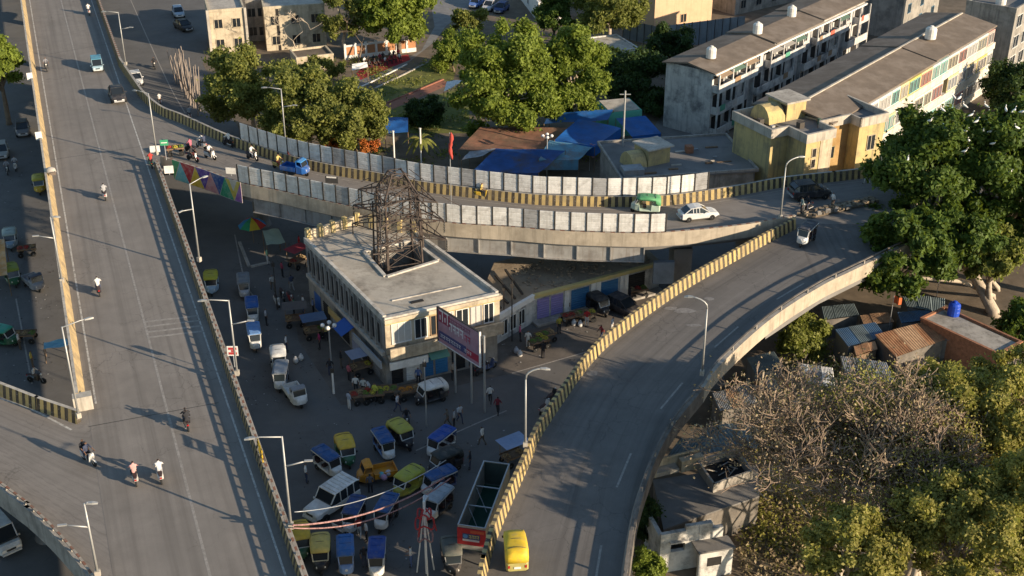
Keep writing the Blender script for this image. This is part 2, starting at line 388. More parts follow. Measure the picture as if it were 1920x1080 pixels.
def parapet(parent, pts, side, name='parapet', inner=None, top=None, outer=None, low=-1.0, h=1.0, step=1.0, z=DZ, th=.26, rail=None, rs=1.3, gap=.2, bat=.16):
    """crash barrier: path = inner top edge; side +1 when the outside lies left of travel"""
    s = side; path = lift(smooth_path(pts, step), z)
    prof = [(-bat * s, 0.0), (-bat * .75 * s, .28), (0, h), (th * s, h), (th * s, low), (-bat * s, low)]
    ms = [0, 0, 1, 2, 2, 2]; b = MB(); b.sweep(path, prof, ms)
    o = b.build(name, [inner or M_STR, top or M_CONC, outer or M_FASC], parent, fix=True, world=True)
    if rail:
        pm = [p + n * s * th * .45 for p, n in zip(path, normals2d(path))]
        b = MB(); b.sweep(pm, [(-.07, h + gap), (.07, h + gap), (.07, h + gap + .08), (-.07, h + gap + .08)]); b.build('rail', rail, parent, fix=True, world=True)
        for c, a, w, s_ in frames_along([p.to_2d() for p in pm], z + h, rs):
            q = PX(c.x, c.y, c.z)
            if -60 < q[0] < 1980 and -60 < q[1] < 1140: o = link('rail_post', RP, parent, Vector(c) - parent.location, a); o.scale = (1, 1, gap / .2)
    return path
def girder_box(parent, L, Rr, z, name, ins=1.2, depth=1.6, m=None):
    b = MB(); n = 40
    bb = MB(); A, B = deck_strip(bb, L, Rr, 0, n)
    prev = None
    for i in range(n + 1):
        a, c = A[i], B[i]; d = (c - a).normalized(); q = [a - d * .2, c + d * .2]; e = [a + d * ins, c - d * ins]; 
        ring = [(q[0].x, q[0].y, z - .02), (q[1].x, q[1].y, z - .02), (q[1].x, q[1].y, z - .45), (e[1].x, e[1].y, z - .6), (e[1].x, e[1].y, z - depth), (e[0].x, e[0].y, z - depth), (e[0].x, e[0].y, z - .6), (q[0].x, q[0].y, z - .45)]
        if prev is not None:
            for k in range(8): b.face([prev[k], prev[(k + 1) % 8], ring[(k + 1) % 8], ring[k]])
        prev = ring
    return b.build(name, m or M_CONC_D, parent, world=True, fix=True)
def pier(parent, x, y, z, rz, w=5.0):
    b = MB(); ring = lambda r, zz: [(x + r * math.cos(k * math.pi / 8), y + r * math.sin(k * math.pi / 8), zz) for k in range(16)]
    b.loft([ring(1.0, 0), ring(.8, .6), ring(.8, z - 1.4)]); b.build('pier', M_CONC_D, parent, smooth=False, world=True)
    b = MB(); c, s = math.cos(rz), math.sin(rz)
    for sg in (-1, 1): pass
    prof = [(-w / 2, z), (w / 2, z), (w / 2, z - .6), (1, z - 1.5), (-1, z - 1.5), (-w / 2, z - .6)]
    vs = [(x + u * c - t * s, y + u * s + t * c, zz) for t in (-.8, .8) for u, zz in prof]
    b.mesh(vs, [tuple(range(6)), tuple(range(11, 5, -1))] + [(i, i + 6, (i + 1) % 6 + 6, (i + 1) % 6) for i in range(6)]); b.build('pier_cap', M_CONC_D, parent, world=True, fix=True)

FLY = thing('main_flyover', 'straight wide grey flyover with ochre left parapet carrying scooters and cars', 'flyover', (MAIN_L[1].x, MAIN_L[1].y, 0))
b = MB(); deck_strip(b, MAIN_L_ALL, MAIN_R, DZ, 90); b.build('road_surface', M_DECK, FLY, world=True)
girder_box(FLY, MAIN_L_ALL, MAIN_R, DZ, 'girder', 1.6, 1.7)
_ws = Vector((-(MAIN_L[1] - MAIN_L[0]).y, (MAIN_L[1] - MAIN_L[0]).x)).normalized() * -.42
parapet(FLY, [p + _ws for p in MAIN_L], -1, inner=M_OCHRE, top=M_CONC_L, outer=M_CONC_L, h=1.15, th=.2, bat=.44)
_nose = P(300, 297, 8).to_2d()
_mr = (MAIN_R[1] - MAIN_R[0]).normalized(); _tn = (_nose - MAIN_R[0]).dot(_mr); NOSE = MAIN_R[0] + _mr * _tn
parapet(FLY, [NOSE, MAIN_R[-1]], 1, inner=M_STR_D, top=M_CONC, outer=M_CONC, h=.7, th=.36, rail=M_REDW, gap=.22)
_tt = (P(222, 108, 8).to_2d() - MAIN_R[0]).dot(_mr)
parapet(FLY, [MAIN_R[0], MAIN_R[0] + _mr * _tt], 1, inner=M_STR_D, top=M_REDW, outer=M_CONC)
_md = math.atan2(_mr.y, _mr.x)
for k in range(5):
    c = (MAIN_L_ALL[0] + MAIN_R[0]) / 2 + _mr * (118 + 22 * k); pier(FLY, c.x, c.y, DZ - 1.75, _md + math.pi / 2, 8)
# curved ramp
RAMP = thing('curved_ramp', 'curved elevated ramp with white screen panels and steel girder panels', 'flyover', (*INNER[8], 0))
OUT_D = [NOSE + (OUTER[0] - NOSE) * .98] + OUTER[1:]
def split_at(pts, px): return [p for p in pts if PX(p[0], p[1], DZ + 1)[0] <= px]
IN_D = [NOSE, *[Vector(p) for p in INNER[1:]]]
b = MB(); deck_strip(b, [OUTER[0]] + OUTER[1:], IN_D + [RR_L[-1] + Vector((6, 1.0))], DZ - .006, 90); b.build('road_surface', M_DECK_D if False else M_DECK, RAMP, world=True)
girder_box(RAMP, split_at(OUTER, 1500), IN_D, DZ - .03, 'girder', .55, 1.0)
parapet(RAMP, OUTER, 1, inner=M_STR, top=M_CONC, outer=M_CONC)
parapet(RAMP, INNER, -1, inner=M_STR, top=M_REDW, outer=M_FASC, low=-.35)
# right ramp
RRMP = thing('right_ramp', 'dark elevated ramp bending down between yellow and black striped barriers', 'flyover', (*RR_L[5], 0))
b = MB(); deck_strip(b, RR_L, RR_R[:-2], DZ - .010, 80); b.build('road_surface', M_DECK_D, RRMP, world=True)
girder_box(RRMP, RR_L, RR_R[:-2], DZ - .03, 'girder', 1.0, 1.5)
parapet(RRMP, RR_L, 1, inner=M_STR, top=M_STR, outer=M_CONC_D, low=-.6)
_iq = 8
parapet(RRMP, RR_R[_iq - 1:], -1, inner=M_CONC_D, top=M_CONC, outer=M_FASC, low=-.7, h=.62, th=.34, rail=M_GRIME_SHADE, rs=4.0, gap=.32)
parapet(RRMP, RR_R[:_iq], -1, inner=M_CONC_D, top=M_GRIME_SHADE, outer=M_GRIME_SHADE, low=-.7, h=.62, th=.34, rail=M_GRIME_SHADE, rs=4.0, gap=.32)  # lower stretch: grime plus the trees' shade put into a darker concrete
_o = [p for p in OUTER if PX(p[0], p[1], 8)[0] > 1440]; _r = [Vector(p) for p in RR_R if PX(p[0], p[1], 8)[0] > 1420]
_jp = [RR_L[-1] - Vector((2, 1))] + _r + [Vector(p) for p in _o[::-1]]
if sum(_jp[i][0] * _jp[(i + 1) % len(_jp)][1] - _jp[(i + 1) % len(_jp)][0] * _jp[i][1] for i in range(len(_jp))) < 0: _jp = _jp[::-1]
b = MB(); b.face([(p[0], p[1], DZ - .014) for p in _jp], [(p[1], p[0]) for p in _jp]); b.build('road_surface', M_DECK_D, RRMP, world=True)
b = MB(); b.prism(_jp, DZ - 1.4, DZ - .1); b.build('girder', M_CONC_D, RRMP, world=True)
# left ramp
LRMP = thing('left_ramp', 'slip ramp joining the straight flyover past a short striped barrier', 'flyover', (*LR_A[1], 0))
b = MB(); _j = MAIN_L_ALL[0] + (MAIN_L_ALL[-1] - MAIN_L_ALL[0]).normalized()
_md2 = (MAIN_L[-1] - MAIN_L[0]).normalized()
deck_strip(b, LR_A + [MAIN_L[-1] + _md2 * 1.0], LR_B, DZ - .006, 40); b.build('road_surface', M_DECK, LRMP, world=True)
b = MB()
_q = [MAIN_L[-1] - _md2 * 2, MAIN_L[-1] + _md2 * 60, LR_B[-1], LR_B[-2], LR_B[-3], LR_B[-4], LR_A[-1]]
_q = [(p[0], p[1], DZ - .010) for p in _q]
if sum(_q[i][0] * _q[(i + 1) % 7][1] - _q[(i + 1) % 7][0] * _q[i][1] for i in range(7)) < 0: _q = _q[::-1]
b.face(_q, [(p[1], p[0]) for p in _q]); b.build('road_surface', M_DECK, LRMP, world=True)
girder_box(LRMP, LR_A + [MAIN_L[-1] + _md2 * 4], LR_B, DZ - .03, 'girder', 1.2, 1.5)
parapet(LRMP, LR_A, 1, inner=M_STR, top=M_CONC_L, outer=M_CONC)
parapet(LRMP, LR_B, -1, inner=M_STR_D, top=M_CONC, outer=M_CONC, h=.7, th=.36, rail=M_REDW, gap=.22)
_e = MAIN_L[-1]; b = MB(); b.box((_e.x - .1, _e.y - .35, DZ + .55), (.75, 1.3, 1.12), _md); b.build('end_block', M_CONC_L, LRMP, world=True)
for (px, py) in ((60, 850),):
    c = P(px, py, DZ); pier(LRMP, c.x, c.y, DZ - 1.55, 0.3, 6)
for (px, py) in ((480, 305), (780, 375), (1100, 400), (1400, 385)):
    c = P(px, py, DZ); pier(RAMP, c.x, c.y, DZ - 1.05, 1.4, 4.5)
for (px, py) in ((1010, 1000), (1130, 800), (1350, 580)):
    c = P(px, py, DZ); pier(RRMP, c.x, c.y, DZ - 1.55, .5, 3.4)

# expansion joints and painted lines on the decks
def ribbon(b, pts, w, z, dash=None, step=1.0):
    path = lift(smooth_path(pts, step), z); nr = normals2d(path); L = 0
    for i in range(len(path) - 1):
        L += (path[i + 1] - path[i]).length
        if dash and (L % sum(dash)) > dash[0]: continue
        b.face([path[i] - nr[i] * w / 2, path[i + 1] - nr[i + 1] * w / 2, path[i + 1] + nr[i + 1] * w / 2, path[i] + nr[i] * w / 2])
_off = lambda d: [Vector((p[0] - _mr.y * d, p[1] + _mr.x * d)) for p in (MAIN_R[0], MAIN_R[-1])]
_W = abs((MAIN_L[0] - MAIN_R[0]).cross(_mr)) if hasattr(Vector((0, 0)), 'cross') else 10
_sg = 1 if (MAIN_L[0] - MAIN_R[0]).dot(Vector((-_mr.y, _mr.x))) > 0 else -1
b = MB(); ribbon(b, _off(_sg * .75), .13, DZ + .004); b.build('edge_line', M_LINE, FLY, world=True)
b = MB(); ribbon(b, _off(_sg * 4.9), .17, DZ + .004); b.build('centre_line', M_LINE_F, FLY, world=True)
b = MB(); _p0 = MAIN_L[0] + Vector((-_mr.y, _mr.x)) * -_sg * .62; _p1 = MAIN_L[-1] + Vector((-_mr.y, _mr.x)) * -_sg * .62
ribbon(b, [_p0, _p1], .14, DZ + .004); b.build('edge_line', M_LINE, FLY, world=True)
for (x0, y0, x1, y1) in ((270, 604, 372, 592), (272, 613, 375, 601), (275, 623, 378, 611), (277, 633, 381, 621)):
    b = MB(); ribbon(b, [P(x0, y0, 7).to_2d(), P(x1, y1, 7).to_2d()], .26, DZ + .008); b.build('rumble_strip', M_LINE_F, FLY, world=True)
for (x0, y0, x1, y1) in ((72, 105, 215, 80), (166, 800, 410, 755), (95, 300, 262, 275)):
    b = MB(); ribbon(b, [P(x0, y0, 7).to_2d(), P(x1, y1, 7).to_2d()], .07, DZ + .0045); b.build('expansion_joint', M_DSTEEL, FLY, world=True)
b = MB(); ribbon(b, line_px([(0, 747), (60, 768), (134, 806)], DZ), .16, DZ + .004); b.build('edge_line', M_LINE, LRMP, world=True)
_ii = [Vector((p[0], p[1])) for p in OUTER[4:-1]]; _nn = normals2d(lift(_ii, 0))
b = MB(); ribbon(b, [p - Vector((n.x, n.y)) * .75 for p, n in zip(_ii, _nn)], .12, DZ + .004); b.build('edge_line', M_LINE_F, RAMP, world=True)
_ii = [Vector((p[0], p[1])) for p in RR_R[1:-1]]; _nn = normals2d(lift(_ii, 0))
for c, a, w, s_ in frames_along([p + Vector((n.x, n.y)) * 1.6 for p, n in zip(_ii, _nn)], DZ - .006, 4.0, 0, 200, 6.0):
    b = MB(); b.box((c.x, c.y, c.z), (w, .14, .008), a); b.build('lane_dash', M_LINE_F, RRMP, world=True)
# pale repair patches on the right ramp
M_PATCH = mat('cement_patch', (.2, .19, .18), .3, 3, .9)
for (px, py, w, h) in ((1283, 583, 1.2, .6), (1330, 560, .5, .4), (1258, 578, .7, .35), (1110, 700, .5, .5), (1300, 610, .8, .3)):
    c = P(px, py, 7); a0 = random.random() * 6; b = MB()
    b.face([(c.x + w * math.cos(a0 + k) * random.uniform(.6, 1), c.y + h * math.sin(a0 + k) * random.uniform(.6, 1), DZ + .004) for k in np.linspace(0, 5.7, 9)]); b.build('repair_patch', M_PATCH, RRMP, world=True)
# steel plate girder panels hung under the curved ramp's near edge
M_GIRD = mat('grey_girder_paint', (.36, .35, .33), .15, 1.0, .6, .2, stain=(.18, .16, .14), ss=.6, streak=(.2, .16, .13))
def panel_mesh(w, h, m, ribs=4):
    b = MB(); zs = []; 
    for k in range(ribs):
        z0 = h * k / ribs; zs += [(z0, .0), (z0 + .04, .025), (z0 + h / ribs - .05, .025), (z0 + h / ribs - .01, 0)]
    zs.append((h, 0)); x = w / 2
    for (z0, y0), (z1, y1) in zip(zs, zs[1:]): b.face([(-x, -y0 - .01, z0), (x, -y0 - .01, z0), (x, -y1 - .01, z1), (-x, -y1 - .01, z1)])
    b.face([(x, .02, 0), (-x, .02, 0), (-x, .02, h), (x, .02, h)])
    b.face([(-x, .02, h), (-x, -.01, h), (x, -.01, h), (x, .02, h)]); b.face([(-x, -.01, 0), (-x, .02, 0), (x, .02, 0), (x, -.01, 0)])
    b.face([(-x, .02, 0), (-x, -.01, 0), (-x, -.01, h), (-x, .02, h)]); b.face([(x, -.01, 0), (x, .02, 0), (x, .02, h), (x, -.01, h)])
    o = b.build('panel', m); me = o.data; bpy.data.objects.remove(o); return me
b = MB(); b.box((0, .06, .825), (3.0, .06, 1.65)); b.box((1.5, -.02, .825), (.1, .22, 1.65)); b.box((0, -.06, .03), (3.1, .3, .06)); b.box((0, -.06, 1.62), (3.1, .3, .06))
_o = b.build('girder_panel', M_GIRD); me_gird = _o.data; bpy.data.objects.remove(_o)
_nrm = normals2d(lift(INNER, 0)); INN2 = [Vector((p[0], p[1])) + Vector((n.x, n.y)) * .1 for p, n in zip(INNER, _nrm)]
for c, a, w, s in frames_along(INN2, 5.0, 3.02, arclen_at(INNER, 470, 8), arclen_at(INNER, 1245, 8)):
    o = link('girder_panel', me_gird, RAMP, Vector(c) - RAMP.location, a); o.scale.z = 1
# abutment block under the right end of the girder
c = P(1275, 470, 5.2); b = MB(); b.box((c.x + .3, c.y + 1.6, 2.6), (1.7, 2.6, 5.2), .05); b.build('abutment', M_CONC_D, RAMP, world=True)
b = MB(); c = P(1245, 490, 4.6); b.box((c.x, c.y, 3.5), (1.9, .5, 2.2), .05); b.build('abutment', mat('bluish_concrete', (.2, .22, .24), .2, 1, .9), RAMP, world=True)

# white screen panels on both edges of the curved ramp
M_SCRN = mat('white_screen_sheet', (.64, .63, .605), .16, .9, .6, .0, stain=(.33, .315, .295), ss=1.5, samt=.65, streak=(.38, .36, .33))
M_SCRN2 = mat('grey_screen_sheet', (.33, .33, .33), .2, .9, .7, stain=(.18, .17, .16), ss=1.1, samt=.8)
me_p = panel_mesh(1.29, 1.75, M_SCRN); me_p2 = panel_mesh(1.29, 1.75, M_SCRN2)
b = MB(); b.box((0, -.01, .9), (.12, .13, 1.9)); _o = b.build('post', M_DSTEEL); me_post = _o.data; bpy.data.objects.remove(_o)
def screen(label, pts, side, s0, s1, off, pitch=1.42, skip=()):
    nr = normals2d(lift(pts, 0)); pp = [Vector((p[0], p[1])) + Vector((n.x, n.y)) * off * side for p, n in zip(pts, nr)]
    fr = frames_along(pp, DZ + 1.0, pitch, arclen_at(pp, s0, 8), arclen_at(pp, s1, 8)); root = thing('screen_fence', label, 'fence', fr[len(fr) // 2][0], 0, 'white screen fences on the curved ramp')
    for i, (c, a, w, s) in enumerate(fr):
        d = Vector((math.cos(a), math.sin(a), 0)) * w / 2
        link('post', me_post, root, Vector(c) - d - root.location, a)
        if i not in skip:
            o = link('panel', me_p2 if random.random() < .12 else me_p, root, Vector(c) - root.location + Vector((0, 0, .06 + random.uniform(-.015, .015))), a + random.uniform(-.03, .03))
    link('post', me_post, root, Vector(c) + d - root.location, a)
screen('long white panel fence along the far edge of the curved ramp', OUTER, 1, 452, 1350, .2, skip=(62,))
screen('long white panel fence along the near edge of the curved ramp', INNER, -1, 447, 1272, .14)
# painted triangles on the ramp fascia beside the flyover
MUR = thing('triangle_mural_board', 'row of bright painted triangles on the ramp edge', 'mural', (*INNER[2], 6))
cols = [(.05, .26, .12), (.1, .35, .42), (.3, .03, .04), (.5, .36, .04), (.09, .05, .24), (.42, .2, .2), (.02, .06, .2), (.04, .25, .13), (.45, .35, .06), (.25, .1, .3), (.3, .14, .22)]
_nr = normals2d(lift(INNER, 0)); MP = [Vector((p[0], p[1])) - Vector((n.x, n.y)) * .3 for p, n in zip(INNER, _nr)]
_s0, _s1 = arclen_at(MP, 324, 8), arclen_at(MP, 452, 8); nT = 9; _w = (_s1 - _s0) / nT
MPATH = lift(smooth_path(MP, .1), 0)
def mp_at(s_, z, o=0.0):
    i_ = max(0, min(len(MPATH) - 2, int(s_ / .1))); d = (MPATH[i_ + 1] - MPATH[i_]).normalized(); p = MPATH[i_] + Vector((d.y, -d.x, 0)) * o; return Vector((p.x, p.y, z))
for k in range(nT):
    b = MB(); b.beam(mp_at(_s0 + k * _w, 6.98), mp_at(_s0 + (k + 1) * _w, 6.98), .04, 2.2); b.build('board', mat('mural_ground', (.4, .38, .33), .15, 2, .8) if k == 0 else bpy.data.materials['mural_ground'], MUR, world=True)
for k in range(nT + 1):
    x0 = _s0 + _w * k; dn = k % 2 == 0; za, zb = (8.06, 5.92) if dn else (5.92, 8.06); xa, xb = max(_s0, x0 - _w * .96), min(_s1, x0 + _w * .96)
    pts = [mp_at(xa, za, .035), mp_at(xb, za, .035), mp_at(x0, zb, .035)]; nn = mp_at(x0, 0, .02) - mp_at(x0, 0, 0)
    b = MB(); b.face(pts); bk = [p - nn * .9 for p in pts]; b.face(bk[::-1])
    for i in range(3): b.face([pts[i], bk[i], bk[(i + 1) % 3], pts[(i + 1) % 3]])
    b.build('triangle', mat('mural_colour', cols[k % len(cols)], .25, 2, .75, stain=(.3, .28, .24), ss=2, samt=.5), MUR, world=True, fix=True)
# ------------------------------------------------------------------ lamp posts
M_LPOLE = mat('pale_lamp_post', (.4, .4, .39), .1, 2, .5, .4)
def lamp_post(label, px, py, z, az, h=6.7, arm2=True, curve=False, arm=1.7, tilt=0):
    c = P(px, py, z); t = thing('street_lamp', label, 'street lamp', c, az, 'lamp posts of the flyovers')
    b = MB(); b.box((0, 0, .2), (.3, .3, .4)); b.build('base', M_CONC_L, t)
    b = MB(); b.tube([(0, 0, .4), (0, 0, h)], [.085, .05], 8); b.build('pole', M_LPOLE, t, True)
    b = MB()
    if curve:
        pts = [(0, 0, h - .1)] + [(arm * (1 - math.cos(k * math.pi / 10)), 0, h + .7 * math.sin(k * math.pi / 10)) for k in range(1, 6)]
        b.tube(pts, [.06] * len(pts), 8)
    else: b.tube([(0, 0, h - .05), (arm * .75, 0, h + .02), (arm, 0, h - .02)], [.045, .04, .035], 8)
    b.build('arm', M_LPOLE, t, True)
    zz = h + (.7 if curve else -.02); b = MB(); k_ = .62
    b.loft([[(arm - .15, -.08, zz - .03), (arm - .15, .08, zz - .03), (arm - .15, .08, zz + .05), (arm - .15, -.08, zz + .05)], [(arm + .2, -.11, zz - .07), (arm + .2, .11, zz - .07), (arm + .2, .1, zz + .05), (arm + .2, -.1, zz + .05)], [(arm + .48, -.08, zz - .09), (arm + .48, .08, zz - .09), (arm + .48, .06, zz - .02), (arm + .48, -.06, zz - .02)]])
    b.build('lamp_head', M_LPOLE, t)
    if arm2:
        b = MB(); b.tube([(0, 0, h * .68), (-1.2, 0, h * .68 + .3)], [.05, .045], 8); b.build('arm', M_LPOLE, t, True)
        b = MB(); b.box((-1.4, 0, h * .68 + .33), (.5, .14, .08)); b.build('lamp_head', M_LPOLE, t)
    return t
a_main = _md + math.pi / 2
def towards(dx): return math.pi if dx < 0 else 0.0
lamp_post('double arm lamp post by the red and white garland at the straight flyover', 546, 990, 7.9, R(185))
lamp_post('double arm lamp post with a small red sign beside the straight flyover', 445, 703, 7.9, R(180), 6.2)
lamp_post('double arm lamp post above the mural end of the straight flyover', 374, 490, 7.9, R(60), 7.2)
lamp_post('lamp post on the ochre parapet above the pale blue tarpaulin cart', 148, 783, 7.9, R(40), 7.2, arm2=False)
lamp_post('lamp post on the ochre parapet above the olive rickshaw', 117, 530, 7.9, R(10), 6.0, arm=.3)
lamp_post('lamp post on the slip ramp parapet above the white van', 184, 1080, 7.9, R(10), 5.2, arm=.25)
lamp_post('curved arm lamp post over the rickshaw square', 985, 838, 7.9, R(0), 5.4, False, True, 1.1)
lamp_post('curved arm lamp post on the outer edge of the dark right ramp', 1316, 703, 7.9, R(165), 5.6, False, True, 1.2)
lamp_post('curved arm lamp post at the tip between both ramps', 1463, 410, 7.9, R(20), 5.2, False, True, 1.4)
lamp_post('plain lamp post beside the white board at the flyover fork', 294, 290, 7.9, R(150), 6.6, False)
lamp_post('double arm lamp post near the parked white hatchback', 236, 122, 7.9, R(170), 6.6)
lamp_post('lamp post rising between leaves behind the far screen fence', 536, 272, 7.5, R(165), 6.2)
# ------------------------------------------------------------------ buildings
class Fr:
    """facade frame: u along the wall, v outwards (right of travel), z up"""
    def __init__(s, a, ang): s.a = Vector((a[0], a[1])); s.ang = ang; s.d = Vector((math.cos(ang), math.sin(ang))); s.n = Vector((s.d.y, -s.d.x))
    def w(s, u, v, z): p = s.a + s.d * u + s.n * v; return (p.x, p.y, z)
    def box(s, b, u0, u1, v0, v1, z0, z1):
        c = s.w((u0 + u1) / 2, (v0 + v1) / 2, (z0 + z1) / 2); return b.box(c, (u1 - u0, abs(v1 - v0), z1 - z0), s.ang)
    def side(s, L): return Fr(s.a + s.d * L, s.ang + math.pi / 2)
def fr_px(a, b_, z): A, B = P(*a, z), P(*b_, z); return Fr(A.to_2d(), math.atan2(B.y - A.y, B.x - A.x)), (B - A).length
def one(name, m, root, fn):
    b = MB(); fn(b); return b.build(name, m, root, world=True)
def window(root, f, u0, u1, z0, z1, fm, gm=None, v=0.0, bars=1, t=.07, name='window'):
    b = MB(); f.box(b, u0 - t, u1 + t, v, v + .07, z1, z1 + t); f.box(b, u0 - t, u1 + t, v, v + .12, z0 - t, z0)
    f.box(b, u0 - t, u0, v, v + .07, z0, z1); f.box(b, u1, u1 + t, v, v + .07, z0, z1)
    for k in range(bars): uu = u0 + (u1 - u0) * (k + 1) / (bars + 1); f.box(b, uu - .03, uu + .03, v, v + .05, z0, z1)
    w = b.build(name, fm, root, world=True)
    b = MB(); b.face([f.w(u0, v + .015, z0), f.w(u1, v + .015, z0), f.w(u1, v + .015, z1), f.w(u0, v + .015, z1)])
    p = b.build('pane', gm or M_GLASS, None); p.parent = w; p.location = -Vector(root.location) ; return w
def shutter(root, f, u0, u1, z0, z1, m, v=0.0, name='shutter'):
    b = MB(); n = max(3, int((z1 - z0) / .22))
    for k in range(n):
        za = z0 + (z1 - z0) * k / n; zb = z0 + (z1 - z0) * (k + 1) / n; zm = (za + zb) / 2
        b.face([f.w(u0, v + .02, za), f.w(u1, v + .02, za), f.w(u1, v + .06, zm), f.w(u0, v + .06, zm)]); b.face([f.w(u0, v + .06, zm), f.w(u1, v + .06, zm), f.w(u1, v + .02, zb), f.w(u0, v + .02, zb)])
    return b.build(name, m, root, world=True)
M_DARK = mat('dark_interior', (.025, .023, .022), .3, 2, .9)
M_ROOFB = mat('brown_felt_roof', (.17, .135, .105), .2, .6, .9, stain=(.24, .2, .165), ss=.3, bump=.2)
M_PLAST_W = mat('whitewashed_plaster', (.55, .53, .5), .18, .7, .9, stain=(.13, .13, .14), ss=.5, samt=.85, streak=(.2, .2, .2))
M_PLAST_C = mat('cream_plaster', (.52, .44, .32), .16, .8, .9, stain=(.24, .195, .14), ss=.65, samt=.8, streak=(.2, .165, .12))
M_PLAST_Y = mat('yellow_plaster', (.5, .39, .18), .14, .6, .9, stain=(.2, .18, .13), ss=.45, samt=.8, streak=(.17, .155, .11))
M_PLAST_G = mat('grey_plaster', (.3, .28, .25), .2, .8, .9, stain=(.12, .115, .105), ss=.5, samt=.8, streak=(.1, .095, .09))  # also stands in for shade on the far right blocks
M_ORANGE = mat('orange_plaster', (.38, .25, .11), .2, .7, .9, stain=(.28, .15, .05), ss=.6)
def water_tank(label, p, r=.6, h=1.3, m=None, group=None):
    t = thing('water_tank', label, 'water tank', p, 0, group); n = 14
    ring = lambda rr, z: [(rr * math.cos(2 * math.pi * k / n), rr * math.sin(2 * math.pi * k / n), z) for k in range(n)]
    b = MB(); b.loft([ring(r, 0), ring(r, h * .3), ring(r * 1.03, h * .33), ring(r, h * .36), ring(r, h * .62), ring(r * 1.03, h * .65), ring(r, h * .68), ring(r, h * .82), ring(r * .75, h * .95), ring(r * .4, h)]); b.build('body', m or M_WHITE, t)
    b = MB(); b.loft([ring(r * .36, h), ring(r * .36, h + .1), ring(r * .2, h + .16)]); b.build('lid', m or M_WHITE, t); return t

# --- central corner building with a courtyard
ZR = 6.6
cA, cB, cC, cD, cE = [P(x, y, ZR) for x, y in ((572, 450), (720, 597), (932, 551), (779, 438), (667, 420))]
hole = [P(x, y, ZR) for x, y in ((686, 474), (725, 518), (818, 489), (772, 453))]
MKT = thing('corner_building', 'two storey corner building with open courtyard in its flat pale roof', 'building', (cB.x, cB.y, 0))
outer = [cA, cB, cC, cD, cE]
b = MB()
for i in range(5):
    a, c = outer[i], outer[(i + 1) % 5]; b.face([(a.x, a.y, 0), (c.x, c.y, 0), (c.x, c.y, ZR - .02), (a.x, a.y, ZR - .02)])
for i in range(4):
    a, c = hole[i], hole[(i + 1) % 4]; b.face([(c.x, c.y, 0), (a.x, a.y, 0), (a.x, a.y, ZR - .02), (c.x, c.y, ZR - .02)])
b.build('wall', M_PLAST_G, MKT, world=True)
M_ROOFP = mat('pale_roof_screed', (.4, .36, .3), .2, .5, .92, stain=(.17, .15, .125), ss=.38, samt=.9, bump=.2)
b = MB()
cdir = ((cB - cA).normalized(), (cC - cB).normalized())
o6 = [cA, cB, cC, cD, cE]
def q3(*p): b.face([(v.x, v.y, ZR) for v in p])
q3(cA, cB, hole[1], hole[0]); q3(cB, cC, hole[2], hole[1]); q3(cC, cD, hole[3], hole[2]); q3(cD, cE, hole[0], hole[3]); q3(cE, cA, hole[0])
roof = b.build('roof', M_ROOFP, MKT, world=True)
def kerb(a, c, h, w, m, name, ov=0.0, z=ZR):
    f = Fr(a.to_2d(), math.atan2(c.y - a.y, c.x - a.x)); L = (c - a).length
    return one(name, m, MKT, lambda b: f.box(b, -.05, L + .05, ov - w, ov, z, z + h))
M_CURB = mat('white_roof_kerb', (.5, .465, .41), .2, 1.5, .85, stain=(.2, .175, .15), ss=1.1, samt=.85)
kerb(cA, cB, .28, .3, M_CURB, 'roof_kerb', .12); kerb(cC, cD, .3, .28, M_CURB, 'roof_kerb', .1); kerb(cB, cC, .16, .4, M_CURB, 'roof_kerb', .3)
for i in range(4): kerb(hole[i], hole[(i + 1) % 4], .14, .3, M_CURB, 'courtyard_kerb', .3)
fE = Fr(cE.to_2d(), math.atan2(cA.y - cE.y, cA.x - cE.x)); LE = (cA - cE).length
for k in range(5): one('parapet_pier', M_PLAST_Y, MKT, lambda b: fE.box(b, k * LE / 4.2 - .2, k * LE / 4.2 + .2, -.35, .05, ZR, ZR + 1.15))
one('parapet', M_PLAST_C, MKT, lambda b: fE.box(b, 0, LE, -.2, 0, ZR, ZR + .9))
fD = Fr(cD.to_2d(), math.atan2(cE.y - cD.y, cE.x - cD.x)); LD = (cE - cD).length
one('parapet', M_PLAST_C, MKT, lambda b: fD.box(b, 0, LD, -.2, 0, ZR, ZR + 1.0))
for k in range(5): one('parapet_pier', M_PLAST_Y, MKT, lambda b: fD.box(b, k * LD / 4.2 - .15, k * LD / 4.2 + .25, -.3, .05, ZR, ZR + 1.2))
# ridge and stains on the roof
fB = Fr(cB.to_2d(), math.atan2(cC.y - cB.y, cC.x - cB.x)); LB = (cC - cB).length
fA = Fr(cA.to_2d(), math.atan2(cB.y - cA.y, cB.x - cA.x)); LA = (cB - cA).length
one('roof_rib', M_CURB, MKT, lambda b: fB.box(b, 1.6, LB - 2.2, -2.6, -2.45, ZR, ZR + .07))
one('roof_debris', M_DARK, MKT, lambda b: fB.box(b, 2.9, 4.0, -1.7, -1.35, ZR, ZR + .06))
